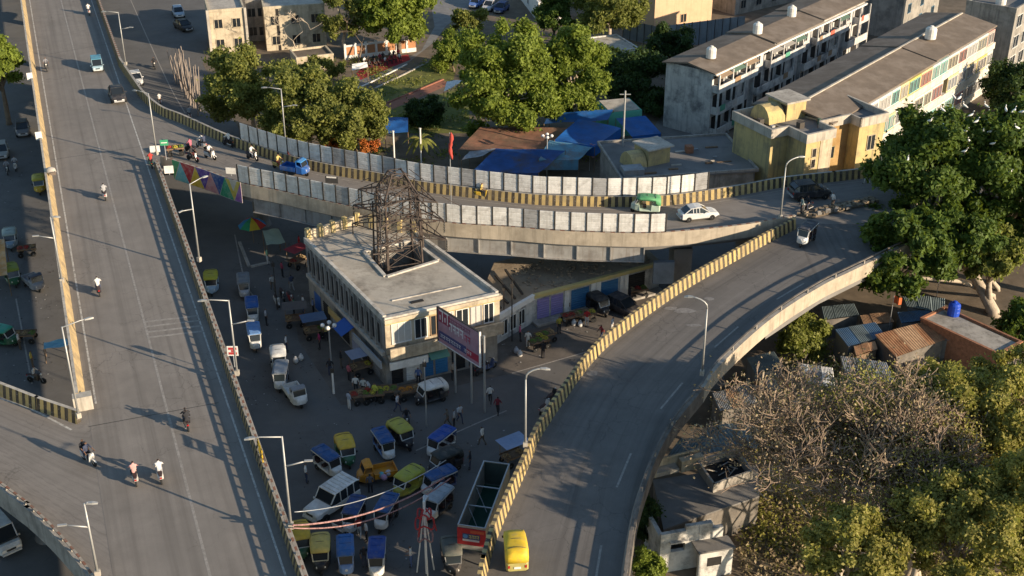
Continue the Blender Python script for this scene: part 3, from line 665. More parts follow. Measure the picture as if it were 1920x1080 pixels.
# front (lit) face
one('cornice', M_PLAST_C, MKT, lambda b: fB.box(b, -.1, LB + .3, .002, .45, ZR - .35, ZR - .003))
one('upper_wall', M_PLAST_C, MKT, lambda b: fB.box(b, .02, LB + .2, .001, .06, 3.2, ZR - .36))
one('balcony_parapet', M_PLAST_C, MKT, lambda b: (fB.box(b, .1, LB * .5, .75, .9, 3.0, 4.05), fB.box(b, .1, LB * .5, .06, .749, 2.98, 3.12)))
one('balcony_parapet', M_PLAST_C, MKT, lambda b: (fB.box(b, LB * .72, LB + .2, .75, .92, 3.2, 4.3), fB.box(b, LB * .72, LB + .2, .06, .749, 3.18, 3.32)))
wcol = [M_WHITE, M_WHITE, mat('bare_wood_frame', (.3, .2, .12)), M_WHITE, M_WHITE, mat('grey_frame', (.3, .3, .3)), M_WHITE]
for i, (u, w) in enumerate(((.6, 1.6), (2.6, 1.0), (4.0, .9), (5.2, .7), (6.3, 1.0), (7.6, .9), (8.8, .8))):
    if u + w < LB + .1: window(MKT, fB, u, u + w, 4.15, 5.9, wcol[i], paint((.5, .48, .44), .5) if i in (0, 3, 5) else M_GLASS, .062, 2 if i == 0 else 1)
one('string_course', M_PLAST_Y, MKT, lambda b: fB.box(b, 0, LB + .2, .061, .2, 6.0, 6.1))
one('sign_board', M_WHITE, MKT, lambda b: fB.box(b, .05, 3.4, .65, .78, 2.05, 2.75))
one('shop_awning', paint((.1, .22, .17), .8), MKT, lambda b: b.mesh([fB.w(3.5, .1, 2.9), fB.w(5.2, .1, 2.9), fB.w(5.2, 1.2, 2.45), fB.w(3.5, 1.2, 2.45), fB.w(3.5, .1, 2.84), fB.w(5.2, .1, 2.84), fB.w(5.2, 1.2, 2.39), fB.w(3.5, 1.2, 2.39)], [(0, 3, 2, 1), (4, 5, 6, 7), (0, 1, 5, 4), (1, 2, 6, 5), (2, 3, 7, 6), (3, 0, 4, 7)]))
for u, w, m in ((.4, 1.0, M_DARK), (1.7, 1.2, M_WHITE), (3.3, .8, M_BLUE if False else paint((.02, .13, .3), .6)), (4.3, 1.1, paint((.03, .16, .34), .6)), (5.8, 1.2, M_DARK), (7.4, 1.3, paint((.16, .1, .08), .8))): shutter(MKT, fB, u, u + w, .2, 2.0, m, .0)
# long shaded face with narrow openings
one('sill_band', M_CONC_L, MKT, lambda b: fA.box(b, .3, LA - .1, .002, .3, 3.05, 3.4))
one('eave_band', M_CONC_L, MKT, lambda b: fA.box(b, 0, LA, .002, .14, ZR - .3, ZR - .003))
n_ = 15
for k in range(n_):
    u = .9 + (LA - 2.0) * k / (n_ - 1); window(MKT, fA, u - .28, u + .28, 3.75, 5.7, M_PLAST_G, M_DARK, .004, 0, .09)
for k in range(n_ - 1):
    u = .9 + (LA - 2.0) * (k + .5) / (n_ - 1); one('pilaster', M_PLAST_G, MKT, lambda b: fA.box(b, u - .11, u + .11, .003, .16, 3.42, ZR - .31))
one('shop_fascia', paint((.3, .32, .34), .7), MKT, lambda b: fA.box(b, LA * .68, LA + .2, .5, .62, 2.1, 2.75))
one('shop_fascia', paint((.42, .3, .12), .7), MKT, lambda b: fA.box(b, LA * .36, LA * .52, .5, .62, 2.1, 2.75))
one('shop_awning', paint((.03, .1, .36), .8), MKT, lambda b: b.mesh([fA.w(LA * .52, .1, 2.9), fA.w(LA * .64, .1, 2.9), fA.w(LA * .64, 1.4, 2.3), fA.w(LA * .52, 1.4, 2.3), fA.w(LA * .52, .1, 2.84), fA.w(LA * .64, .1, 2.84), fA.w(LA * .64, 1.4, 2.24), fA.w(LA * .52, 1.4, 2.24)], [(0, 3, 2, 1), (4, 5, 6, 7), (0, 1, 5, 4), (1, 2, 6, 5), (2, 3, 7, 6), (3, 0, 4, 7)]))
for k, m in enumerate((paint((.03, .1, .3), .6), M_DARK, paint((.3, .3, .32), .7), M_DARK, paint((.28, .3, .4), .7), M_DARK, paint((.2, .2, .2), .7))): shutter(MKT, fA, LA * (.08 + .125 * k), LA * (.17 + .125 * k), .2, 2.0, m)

# --- lattice tower standing in the courtyard
hc = sum(hole, Vector((0, 0, 0))) / 4
TWR = thing('lattice_tower', 'rusty steel lattice power tower rising from the courtyard', 'tower', (hc.x, hc.y, 0))
ta = R(20)
def tw(z, h=None): return (1.7 - .25 * min(z, 13) / 13) if z <= 13 else max(.3, 1.45 - (z - 13) * .5)
def tc(k, z, r=None):
    r = tw(z) if r is None else r; a = ta + math.pi / 4 + k * math.pi / 2; return Vector((r * 1.414 * math.cos(a), r * 1.414 * math.sin(a), z))
lv = [0, 2.4, 4.6, 6.6, 8.4, 10.0, 11.4, 12.6, 13.8, 14.8]
bar = lambda a, c, w, nm='brace': MB().beam(a, c, w).build(nm, M_RUST, TWR)
for k in range(4): MB().tube([tc(k, 0), tc(k, 13), tc(k, 14.8)], [.13, .11, .08], 6).build('leg', M_RUST, TWR)
for z0, z1 in zip(lv, lv[1:]):
    for k in range(4):
        bar(tc(k, z0), tc(k + 1, z1), .055); bar(tc(k + 1, z0), tc(k, z1), .055); bar(tc(k, z1), tc(k + 1, z1), .065)
xd = Vector((math.cos(R(-22)), math.sin(R(-22)), 0)); yd = Vector((-xd.y, xd.x, 0))
for z, L in ((9.4, 4.6), (11.2, 4.4), (12.8, 3.8)):
    for sg in (-1, 1):
        for dr, LL in ((xd, L), (yd, L * .75)):
            tip = dr * sg * LL + Vector((0, 0, z - .25)); pr = Vector((-dr.y, dr.x, 0)) * tw(z) * .8
            for s2 in (-1, 1):
                bar(dr * sg * tw(z) * .8 + pr * s2 + Vector((0, 0, z)), tip, .085, 'cross_arm'); bar(dr * sg * tw(z) * .7 + pr * s2 + Vector((0, 0, z + 1.0)), tip, .07, 'cross_arm')
                for t_ in (.35, .6): 
                    a0 = (dr * sg * tw(z) * .8 + pr * s2 + Vector((0, 0, z))).lerp(tip, t_); bar(a0, (dr * sg * tw(z) * .7 + pr * s2 + Vector((0, 0, z + 1.0))).lerp(tip, t_), .07)
            bI = MB(); bI.tube([tip + Vector((0, 0, -.12 * j)) for j in range(10)], [.1 if j % 2 else .045 for j in range(10)], 6); bI.build('insulator', M_DSTEEL, TWR)
for (dx, dy, h, lean) in ((-2.6, 1.2, 11.5, .3), (2.2, 1.8, 10.5, -.4), (-1.0, -2.0, 9.5, .2)):
    MB().tube([(dx, dy, 0), (dx + lean, dy, h)], [.12, .08], 6).build('mast', M_RUST, TWR)
    for z in (h - .5, h - 1.4): bar((dx + lean - 1.3, dy - .4, z), (dx + lean + 1.3, dy + .4, z), .1, 'cross_arm')


rt = random.Random(12)
for k in range(46):
    a_ = rt.random() * 6.28; z_ = rt.uniform(9.0, 14.2); r_ = rt.uniform(1.2, 4.4 - .25 * (z_ - 9)); p_ = Vector((r_ * math.cos(a_) * 1.1, r_ * math.sin(a_) * .8, z_)); q_ = p_ + Vector((rt.uniform(-1.6, 1.6), rt.uniform(-1.2, 1.2), rt.uniform(-1.0, .6)))
    bar(p_, q_, .05, 'wire_stay')

# --- low shop row under the ramp
ZS = 2.9; SHOP = thing('shop_row', 'low row of shuttered shops with rubble strewn roof under the ramp', 'building', P(1000, 553, ZS) - Vector((0, 0, ZS)))
f1, L1 = fr_px((930, 592), (998, 553), ZS); f2, L2 = fr_px((998, 553), (1238, 490), ZS)
p0, p1, p2 = Vector((*f1.a, 0)), Vector((*f2.a, 0)), Vector(f2.w(L2, 0, 0))
back = [p2 + Vector((-2.5, 7, 0)), p1 + Vector((-3.5, 6.5, 0)), p0 + Vector((-1.5, 3.2, 0))]
one('wall', M_PLAST_W, SHOP, lambda b: b.prism([p0, p1, p2, *back], 0, ZS - .1))
M_RUBBLE = mat('rubble_roof', (.3, .24, .17), .35, 1.2, .95, bump=.6, bs=5, stain=(.13, .09, .06), ss=.6)
one('roof', M_RUBBLE, SHOP, lambda b: b.prism([p0, p1, p2, *back], ZS - .1, ZS))
one('fascia', mat('yellow_fascia', (.52, .42, .17), .15, 2, .8, stain=(.35, .3, .2), ss=1), SHOP, lambda b: f2.box(b, 0, L2, .01, .4, ZS - .22, ZS + .1))
one('fascia', M_WHITE, SHOP, lambda b: f1.box(b, 0, L1, .01, .35, ZS - .35, ZS + .12))
PURP, BLU = paint((.24, .2, .42), .75), paint((.03, .13, .27), .6)
for u0, u1, m in ((.5, 1.75, PURP), (1.95, 3.2, PURP), (4.1, 6.0, BLU), (7.3, 9.2, BLU), (10.3, 12.2, M_DARK)): shutter(SHOP, f2, u0, u1, .25, 2.3, m, .01)
for u in (3.35, 6.2, 6.75, 9.4, 9.8): one('painted_pillar', M_WHITE, SHOP, lambda b: f2.box(b, u, u + .5, .01, .12, 0, 2.5))
for u in (.7, 1.9, 3.1): window(SHOP, f1, u, u + .75, .6, 2.0, M_WHITE, M_DARK, .01, 1)
one('plinth', M_CONC, SHOP, lambda b: f2.box(b, 0, L2, .02, 1.0, 0, .22))
RB = MB()
for k in range(260):
    u, v = random.uniform(.5, L2 - .3), -random.uniform(.3, 5.5); c = f2.w(u, v, ZS + .06); s_ = random.uniform(.06, .22)
    RB.box(c, (s_ * 1.5, s_, s_ * .7), random.random() * 3)
o = RB.build('rubble', M_RUBBLE, SHOP, world=True); o['kind'] = 'stuff'
for k in range(4):
    one('beam', M_DSTEEL, SHOP, lambda b: b.beam(f1.w(1 + k, -.3, ZS + .25 + .05 * k), f1.w(2.4 + k * 1.4, -4.5, ZS + .3 + .05 * k), .18))

# --- two long flat blocks
def tank(label, px, py, z, r=.62, h=1.35): return water_tank(label, P(px, py, z), r, h, M_TANK, 'white roof tanks')
M_TANK = mat('white_plastic_tank', (.68, .66, .62), .06, 2, .5, stain=(.5, .46, .4), ss=1)
def flats_left():
    Z = 8.5; K = P(1337, 134, Z); f = Fr(K.to_2d(), R(50.8)); L, W = 41.0, 6.6
    t = thing('apartment_block', 'white apartment block with stained end wall and cluttered balconies', 'building', (K.x, K.y, 0))
    one('wall', M_PLAST_W, t, lambda b: f.box(b, 0, L, -W, 0, 0, Z - .15))
    b = MB(); rz = Z + .55
    for u0, u1, z_ in ((-.4, 14.6, 0), (14.6, 27.6, .22), (27.6, L + .4, .4)):
        pr = [(.55, Z - .1 + z_), (-W * .5, rz + z_), (-W - .4, Z - .1 + z_), (-W - .4, Z - .25 + z_), (-W * .5, rz - .2 + z_), (.55, Z - .25 + z_)]
        b.mesh([f.w(u, v, z) for u in (u0, u1) for v, z in pr], [tuple(range(5, -1, -1)), tuple(range(6, 12))] + [(i, i + 6, (i + 1) % 6 + 6, (i + 1) % 6) for i in range(6)])
        b.build('roof', M_ROOFB, t, world=True, fix=True); b = MB()
    bay = 3.15; n = int(L / bay)
    for s_ in range(3):
        z0 = .3 + s_ * 2.75
        for k in range(n):
            u = k * bay + .1; kind = (k + (s_ == 1)) % 4
            if kind in (0, 2, 1):
                one('balcony', M_PLAST_W, t, lambda b: (f.box(b, u, u + bay - .15, .003, 1.0, z0 + .05, z0 + .2), f.box(b, u, u + bay - .15, .9, 1.02, z0 + .2, z0 + 1.05), f.box(b, u, u + .1, .003, .9, z0 + .2, z0 + 1.0)))
                one('opening', M_DARK, t, lambda b: b.face([f.w(u + .3, .006, z0 + .25), f.w(u + bay - .6, .006, z0 + .25), f.w(u + bay - .6, .006, z0 + 2.3), f.w(u + .3, .006, z0 + 2.3)]))
                if random.random() < .5: one('laundry', paint(random.choice([(.5, .12, .08), (.1, .3, .2), (.5, .45, .4), (.3, .2, .12), (.2, .3, .4)]), .9), t, lambda b: f.box(b, u + .5, u + .5 + random.uniform(.6, 1.4), 1.03, 1.07, z0 + .45, z0 + 1.2))
                if s_ == 2 and random.random() < .6: one('awning', paint(random.choice([(.28, .2, .13), (.1, .16, .12), (.3, .28, .25)]), .9), t, lambda b: b.mesh([f.w(u, .01, z0 + 2.4), f.w(u + bay - .2, .01, z0 + 2.4), f.w(u + bay - .2, 1.1, z0 + 2.0), f.w(u, 1.1, z0 + 2.0), f.w(u, .01, z0 + 2.35), f.w(u + bay - .2, .01, z0 + 2.35), f.w(u + bay - .2, 1.1, z0 + 1.95), f.w(u, 1.1, z0 + 1.95)], [(0, 3, 2, 1), (4, 5, 6, 7), (0, 1, 5, 4), (1, 2, 6, 5), (2, 3, 7, 6), (3, 0, 4, 7)]))
            else:
                window(t, f, u + 1.0, u + 1.9, z0 + .9, z0 + 2.1, M_PLAST_W, M_GLASS, .003, 1)
    for k in range(n + 1): one('pillar', M_PLAST_W, t, lambda b: f.box(b, k * bay - .05, k * bay + .14, .85, 1.04, 0, Z - .3) if k % 4 != 3 else f.box(b, k * bay - .05, k * bay + .14, .003, .5, 0, Z - .3))
    for s_ in (1, 2): one('eave_beam', M_WHITE, t, lambda b: f.box(b, 0, L, .004, .5, Z - .5, Z - .28)) if s_ == 2 else None
flats_left()
def flats_right():
    Z = 9.0; K = P(1621, 190, Z); f = Fr(K.to_2d(), R(51)); L, W = 38.5, 9.0
    t = thing('apartment_block', 'long apartment block with rows of differently coloured window bays', 'building', (K.x, K.y, 0))
    M_PALE = mat('pale_plaster', (.56, .52, .45), .12, .7, .9, stain=(.3, .27, .22), ss=.5, streak=(.3, .27, .22))
    one('wall', M_PALE, t, lambda b: f.box(b, 0, L, -W, 0, 0, Z - .15))
    pr = [(.45, Z - .08), (-W * .48, Z + .75), (-W - .5, Z - .08), (-W - .5, Z - .24), (-W * .48, Z + .55), (.45, Z - .24)]
    for u0, u1, dz in ((-8.5, 18.9, 0), (19.0, 23.0, .12), (23.1, L + .4, 0)):
        b = MB(); b.mesh([f.w(u, v, z + dz) for u in (u0, u1) for v, z in pr], [tuple(range(5, -1, -1)), tuple(range(6, 12))] + [(i, i + 6, (i + 1) % 6 + 6, (i + 1) % 6) for i in range(6)]); b.build('roof', M_ROOFB, t, world=True, fix=True)
    one('roof_ridge', M_CONC_L, t, lambda b: f.box(b, -8, L, -W * .48 - .12, -W * .48 + .12, Z + .76, Z + .9))
    one('wall', M_PLAST_C, t, lambda b: f.box(b, -8, -.01, -W, -.3, 0, Z - .15))
    bc = [(.55, .55, .5), (.42, .55, .5), (.6, .57, .5), (.62, .6, .55), (.6, .5, .3), (.62, .6, .56), (.5, .4, .12), (.55, .45, .25), (.6, .58, .52), (.5, .3, .25)]
    for s_ in range(3):
        z0 = .2 + s_ * 2.95
        one('floor_band', M_PALE, t, lambda b: f.box(b, 0, L, .003, .75, z0 - .15, z0 + .7))
        k = 0; u = .15
        while u < L - 2:
            w = random.choice((2.9, 3.4, 2.4)); w = min(w, L - u - .1)
            if random.random() < .14 and s_ > 0:
                one('stair_opening', M_DARK, t, lambda b: f.box(b, u + .1, u + 1.3, .004, .05, z0 + .7, z0 + 2.6)); u += 1.4; continue
            c = random.choice(bc) if s_ else random.choice(bc[:6]); fm = paint(c, .75)
            one('bay_wall', fm, t, lambda b: f.box(b, u, u + w - .06, .002, .66, z0 + .7, z0 + 2.65))
            nw = 3 if w > 3 else 2; fc = paint(random.choice([(.55, .53, .5), (.55, .53, .5), (.2, .4, .36), (.42, .2, .17), (.45, .4, .3), (.5, .46, .42)]), .7); pn = paint(random.choice([(.1, .1, .1), (.3, .29, .27), (.2, .17, .15), (.14, .16, .18)]), .4)
            for j in range(nw):
                uu = u + .25 + (w - .4) * j / nw; window(t, f, uu, uu + (w - .4) / nw - .3, z0 + 1.0, z0 + 2.3, fc, pn, .662, 1, .09)
            u += w
    one('side_window', M_DARK, t, lambda b: f.box(b, L + .002, L + .03, -3, -2, 4, 5.5))
    return t
flats_right()
tank('white roof tank on the stained end of the apartment block', 1333, 108, 9.0); tank('white roof tank midway along the cluttered apartment block', 1420, 62, 9.2); tank('white roof tank near the far end of the cluttered apartment block', 1484, 30, 9.2)
tank('white roof tank alone on the coloured window block', 1744, 72, 9.75, .7, 1.5)
tank('white roof tank on the far shaded block', 1876, 8, 9.6, .7, 1.5)

# --- yellow corner house
def yellow():
    Z = 8.6; K = P(1513, 264, Z); t = thing('yellow_house', 'two storey yellow house with orange recess and roof stairhead', 'building', (K.x, K.y, 0))
    f = Fr(K.to_2d(), R(29)); g = Fr(f.w(0, 0, 0), R(129)); gL = Fr(Vector(g.w(9.2, 0, 0)[:2]), R(129 + 180)); W = 3.5; D = 9.2; W2 = 3.6
    # front wing, recess, second wing (u along 29 degrees)
    def bx(nm, m, u0, u1, v0, v1, z0, z1): return one(nm, m, t, lambda b: f.box(b, u0, u1, v0, v1, z0, z1))
    bx('wall', M_PLAST_Y, 0, W, -8.5, 0, 0, Z); bx('wall', M_ORANGE, W, 8.2, -9, -2.6, 0, Z - .02); bx('wall', M_PLAST_Y, 8.2, 11.8, -9, -1.0, 0, Z)
    bx('wall', M_PLAST_Y, -2.2, -.01, -9.2, -3.0, 0, Z - .3)
    bx('roof', M_CONC_D, W - .05, 8.25, -9, -2.6, Z, Z + .05)
    for u0, u1, v0, v1 in ((-.25, W + .25, -.05, .25), (W, W + .25, -2.3, -.05), (8.0, 8.2, -2.6, -.7), (8.0, 12, -.95, -.7), (W + .25, 8.0, -2.55, -2.3), (-.25, 0, -3, -.05), (-2.5, -2.2, -9.2, -3.0), (-2.5, -.25, -3.0, -2.7), (11.8, 12.05, -9, -.95), (-2.5, 12, -9.4, -9.2)):
        bx('roof_parapet', M_CONC_L, u0, u1, v0, v1, Z - .25, Z + .75)
    bx('roof', M_CONC_D, 0, W, -8.5, -.05, Z, Z + .06); bx('roof', M_CONC_D, 8.2, 11.8, -9, -1, Z, Z + .06); bx('roof', M_CONC, -2.2, -.01, -9.2, -3, Z - .3, Z - .2)
    bx('white_corner', M_PLAST_C, W - 1.6, W + .02, .004, .06, 0, Z - .3)
    for z in (1.2, 3.4, 5.4, 6.6): window(t, f, .9, 1.4, z, z + .9, M_PLAST_C, M_DARK, .004, 0)
    for z in (1.6, 4.6): window(t, f, 5.0, 6.4, z, z + 1.3, M_PLAST_Y, M_GLASS, -2.59, 1)
    window(t, f, 9.6, 10.6, 5.4, 7.0, M_PLAST_C, M_GLASS, -.99, 1); window(t, f, 9.6, 10.6, 2.0, 3.6, M_PLAST_C, M_GLASS, -.99, 1)
    h = Fr(Vector(f.w(0, -8.5, 0)[:2]), R(29) - math.pi / 2)   # left side wall
    for u in (1.2, 5.4): window(t, h, u, u + .6, 2.2, 3.4, M_PLAST_Y, M_DARK, .004, 0)
    # vaulted stairhead
    Zs = Z + .05; hs = 2.0; n = 8
    bx('stairhead_wall', M_PLAST_Y, 1.7, 4.3, -8.6, -5.4, Zs, Zs + hs); bx('stairhead_roof', M_CONC_L, 1.4, 4.6, -8.8, -5.1, Zs + hs, Zs + hs + .2); bx('stair_door', M_DARK, 1.61, 1.69, -6.4, -5.5, Zs, Zs + 1.7)
    b = MB(); pr = [(-2.4 + 0 * k, 0) for k in range(1)]; arc = [(-7.0 + 1.6 * math.cos(math.pi * k / n), Zs + 1.8 * math.sin(math.pi * k / n)) for k in range(n + 1)]
    vs = [f.w(u, v, z) for u in (-.6, 1.6) for v, z in arc]; m_ = n + 1
    b.mesh(vs, [tuple(range(m_)), tuple(range(2 * m_ - 1, m_ - 1, -1))] + [(i, i + m_, (i + 1) % m_ + m_, (i + 1) % m_) for i in range(m_)]); b.build('stair_vault', M_PLAST_Y, t, world=True, fix=True)
    for k in range(16): 
        one('roof_clutter', paint(random.choice([(.08, .07, .06), (.3, .25, .2), (.15, .1, .08), (.4, .38, .35), (.1, .14, .1)]), .9), t, lambda b: f.box(b, *(lambda u, v, s: (u, u + s, v, v + s))(random.uniform(-2, 7.5), random.uniform(-8.6, -7.0) if k % 2 else random.uniform(-6, -3), random.uniform(.3, .7)), Z + .06, Z + random.uniform(.3, 1.0)))
yellow()
# --- low house with yellow stairhead behind the far screen
def lowhouse():
    Z = 4.4; A = P(1168, 338, Z); f = Fr(A.to_2d(), R(10)); t = thing('low_house', 'low grey roofed house with small yellow vaulted stairhead', 'building', (A.x, A.y, 0))
    one('wall', M_PLAST_G, t, lambda b: f.box(b, 0, 14.5, -10, 0, 0, Z)); one('roof', M_CONC_D, t, lambda b: f.box(b, -.3, 14.8, -10.3, .3, Z + .002, Z + .16))
    for u0, u1, v0, v1 in ((-.3, 14.8, .1, .3), (14.6, 14.8, -10.3, .1), (-.3, -.1, -10.3, .1), (-.3, 14.8, -10.5, -10.3)): one('roof_kerb', M_CONC, t, lambda b: f.box(b, u0, u1, v0, v1, Z + .16, Z + .4))
    g = Fr(f.w(2.6, -2.4, 0)[:2], R(29)); 
    one('stairhead_wall', M_PLAST_Y, t, lambda b: g.box(b, .9, 3.7, -2.7, 0, Z + .16, Z + 2.0)); one('stairhead_roof', M_CONC_L, t, lambda b: g.box(b, .7, 4.0, -2.9, .3, Z + 2.0, Z + 2.16))
    n = 8; arc = [(-1.35 + 1.3 * math.cos(math.pi * k / n), Z + .16 + 1.6 * math.sin(math.pi * k / n)) for k in range(n + 1)]; m_ = n + 1
    b = MB(); vs = [g.w(u, v, z) for u in (-1.0, .8) for v, z in arc]
    b.mesh(vs, [tuple(range(m_)), tuple(range(2 * m_ - 1, m_ - 1, -1))] + [(i, i + m_, (i + 1) % m_ + m_, (i + 1) % m_) for i in range(m_)]); b.build('stair_vault', M_PLAST_Y, t, world=True, fix=True)
    one('roof_stack', M_BRICK, t, lambda b: f.box(b, 8.6, 9.4, -6.4, -5.6, Z + .16, Z + .95))
    for k in range(14): one('roof_clutter', random.choice((M_TIN, M_CONC_L, M_WOOD)), t, lambda b: (lambda u, v: f.box(b, u, u + random.uniform(.4, 2.0), v, v + random.uniform(.1, .4), Z + .17, Z + random.uniform(.22, .35)))(random.uniform(.5, 12), random.uniform(-9, -.8)))
    one('gable_shed', M_TIN, t, lambda b: b.prism([f.w(.2, -2, 0)[:2], f.w(2.4, -2, 0)[:2], f.w(2.4, -.3, 0)[:2], f.w(.2, -.3, 0)[:2]], Z + .17, Z + .9))
lowhouse()
# --- simple further buildings: (label, roof edge pixels a->b, roof z, depth, wall, roof material, windows)
def simple(name, label, a, b_, Z, D, wm, rm, rows=2, nw=4, par=.5, wf=None, side=0):
    f, L = fr_px(a, b_, Z); o = f.w(0, 0, 0); t = thing(name, label, 'building', (o[0], o[1], 0))
    one('wall', wm, t, lambda b: f.box(b, 0, L, -D, 0, 0, Z - .02)); one('roof', rm, t, lambda b: f.box(b, .2, L - .2, -D + .2, -.2, Z, Z + .08))
    if par:
        for u0, u1, v0, v1 in ((-.05, L + .05, -.2, .05), (-.05, .2, -D, -.2), (L - .2, L + .05, -D, -.2), (-.05, L + .05, -D - .2, -D)): one('roof_parapet', wm, t, lambda b: f.box(b, u0, u1, v0, v1, Z, Z + par))
    for r_ in range(rows):
        for k in range(nw):
            u = L * (k + .5) / nw; z0 = .9 + r_ * (Z - .3) / max(1, rows); window(t, f, u - .55, u + .55, z0, z0 + 1.25, wf or wm, M_GLASS, .003, 1)
    g = f.side(L)
    for r_ in range(rows):
        for k in range(side): u = D * (k + .5) / side; z0 = .9 + r_ * (Z - .3) / rows; window(t, g, u - .5, u + .5, z0, z0 + 1.2, wf or wm, M_GLASS, .003, 1)
    return t, f, L
ft = lambda t, f, nm, m, *a: one(nm, m, t, lambda b: f.box(b, *a))
t, f, L = simple('cream_house', 'cream two storey house left of the bare trees', (390, 24), (458, 19), 6.2, 9, M_PLAST_C, M_CONC_L, 2, 2, .4)
ft(t, f, 'corner_pier', M_CONC_L, L - .1, L + .25, .01, .3, 0, 6.6); ft(t, f, 'corner_pier', M_CONC_L, -.3, .1, .01, .3, 0, 6.6)
t, f, L = simple('cream_house', 'cream house with a wide dark window pair behind bare branches', (494, 18), (608, 11), 6.2, 9, M_PLAST_C, M_CONC_L, 2, 3, .4)
ft(t, f, 'downpipe_recess', M_DARK, 1.7, 2.1, .01, .04, 0, 6.2)
t, f, L = simple('connecting_house', 'shaded set back house between the cream houses', (460, 4), (498, 2), 6.0, 6, M_PLAST_G, M_CONC, 2, 2, .3)
simple('tall_cream_house', 'tall pale orange building with vertical bands behind the sheet fence', (1232, -60), (1342, -78), 10, 12, mat('pale_orange_plaster', (.55, .38, .24), .1, .7, .9, streak=(.4, .27, .17)), M_CONC, 1, 1, .4)
simple('far_block', 'far pale block beyond the sheet fence', (1385, -65), (1530, -95), 8, 8, M_PLAST_G, M_CONC, 2, 5, .3)
simple('far_shaded_block', 'far shaded block with blue shutters behind the flats', (1700, -30), (1772, -70), 8.5, 9, M_PLAST_G, M_CONC_D, 3, 3, .3, paint((.06, .16, .25), .7))  # facade shade painted in with darker plaster
t, f, L = simple('far_corner_block', 'far shaded apartment end wall beside the coloured block', (1812, 8), (1905, 24), 9.5, 12, M_PLAST_G, M_CONC_D, 0, 0, .6)  # darker plaster carries the shade on this block
g = f.side(L)
for s_ in range(3):
    for k in range(3): window(t, g, 1 + k * 3.4, 3 + k * 3.4, 1.4 + s_ * 2.9, 3.0 + s_ * 2.9, M_WHITE, M_GLASS, .003, 1)
t, f, L = simple('teal_shed', 'teal walled shed with pale concrete roof beside blue tarpaulins', (1142, 212), (1204, 206), 3.2, 4.6, paint((.1, .4, .3), .7), M_CONC_L, 0, 0, 0)
t, f, L = simple('grey_hut', 'small flat roofed grey hut beyond the round green tree', (1095, 105), (1198, 92), 3.2, 7, M_PLAST_W, M_CONC_L, 1, 2, .2)
simple('white_wall_house', 'white house edge at the top beyond the parked blue vehicles', (972, -40), (1010, 8), 3, 4, M_WHITE, M_CONC_L, 1, 1, .3)
t, f, L = simple('low_garden_house', 'low flat house with plants on its roof beside the garden', (556, 112), (625, 104), 1.9, 4, M_PLAST_C, M_DIRT, 0, 0, .3)
# sheet metal fence at the top right
M_SHEETF = mat('blue_grey_sheet', (.26, .31, .35), .15, 1, .6, .3, stain=(.16, .17, .18), ss=.5, streak=(.16, .16, .16))
def sheet_fence(label, a, b_, h, pitch=1.3, m=M_SHEETF, group='sheet metal fences'):
    A, B = P(*a, 0), P(*b_, 0); ang = math.atan2(B.y - A.y, B.x - A.x); f = Fr(A.to_2d(), ang); L = (B - A).length; t = thing('sheet_fence', label, 'fence', A, 0, group)
    for k in range(int(L / pitch)):
        b = MB(); n = 6
        for j in range(n):
            u0 = k * pitch + (pitch - .04) * j / n; u1 = k * pitch + (pitch - .04) * (j + 1) / n; um = (u0 + u1) / 2
            b.face([f.w(u0, 0, .05), f.w(um, .05, .05), f.w(um, .05, h), f.w(u0, 0, h)]); b.face([f.w(um, .05, .05), f.w(u1, 0, .05), f.w(u1, 0, h), f.w(um, .05, h)])
        b.build('sheet', m, t, world=True)
        one('post', M_DSTEEL, t, lambda b: f.box(b, k * pitch - .05, k * pitch + .02, -.06, .07, 0, h + .05))
    return t
sheet_fence('blue grey sheet metal fence running behind the stained apartment block', (1252, 92), (1405, 72), 3.6)
sheet_fence('blue grey sheet metal fence beside the grey hut', (1168, 72), (1252, 92), 3.0)
# ------------------------------------------------------------------ trees
F_BRIGHT = foliage('bright_green_leaves', (.09, .13, .02), (.26, .32, .05), .42)
F_DEEP = foliage('deep_green_leaves', (.03, .062, .013), (.12, .18, .03), .34)
F_OLIVE = foliage('olive_leaves', (.095, .11, .028), (.28, .29, .07), .42)
F_YEL = foliage('yellow_olive_leaves', (.17, .155, .04), (.42, .38, .1), .42)
F_DRY = foliage('dry_brown_leaves', (.22, .16, .1), (.42, .33, .2), .25)
F_DARK = foliage('dark_shaded_leaves', (.018, .036, .012), (.05, .09, .022), .25)
F_RED = foliage('orange_flowers', (.4, .07, .02), (.55, .2, .05), .3)
M_BARK = mat('bark', (.16, .12, .085), .3, 3, .95, bump=.4)
M_TWIG = mat('brown_twigs', (.25, .185, .135), .3, 2, .95)
M_BARK_L = mat('pale_bark', (.42, .35, .27), .25, 3, .95, bump=.4)
def leaf_mesh(name, centers, normals, size, m, aspect=.55):
    n = len(centers); size = np.asarray(size) * np.ones(n)
    t = RNG.normal(size=(n, 3)); nn = normals + RNG.normal(size=(n, 3)) * .75; nn /= np.linalg.norm(nn, axis=1)[:, None] + 1e-9
    u = np.cross(nn, t); u /= np.linalg.norm(u, axis=1)[:, None] + 1e-9; w = np.cross(nn, u)
    s = (size * RNG.uniform(.65, 1.3, n))[:, None]
    droop = nn * s * .12
    q = np.stack([centers - u * s, centers - w * s * aspect - droop, centers + u * s, centers + w * s * aspect - droop], 1).reshape(-1, 3)
    me = bpy.data.meshes.new(name); me.vertices.add(4 * n); me.vertices.foreach_set('co', q.astype(np.float32).ravel())
    me.loops.add(4 * n); me.loops.foreach_set('vertex_index', np.arange(4 * n, dtype=np.int32)); me.polygons.add(n)
    me.polygons.foreach_set('loop_start', np.arange(0, 4 * n, 4, dtype=np.int32)); me.polygons.foreach_set('loop_total', np.full(n, 4, dtype=np.int32))
    me.update(); me.materials.append(m); return me
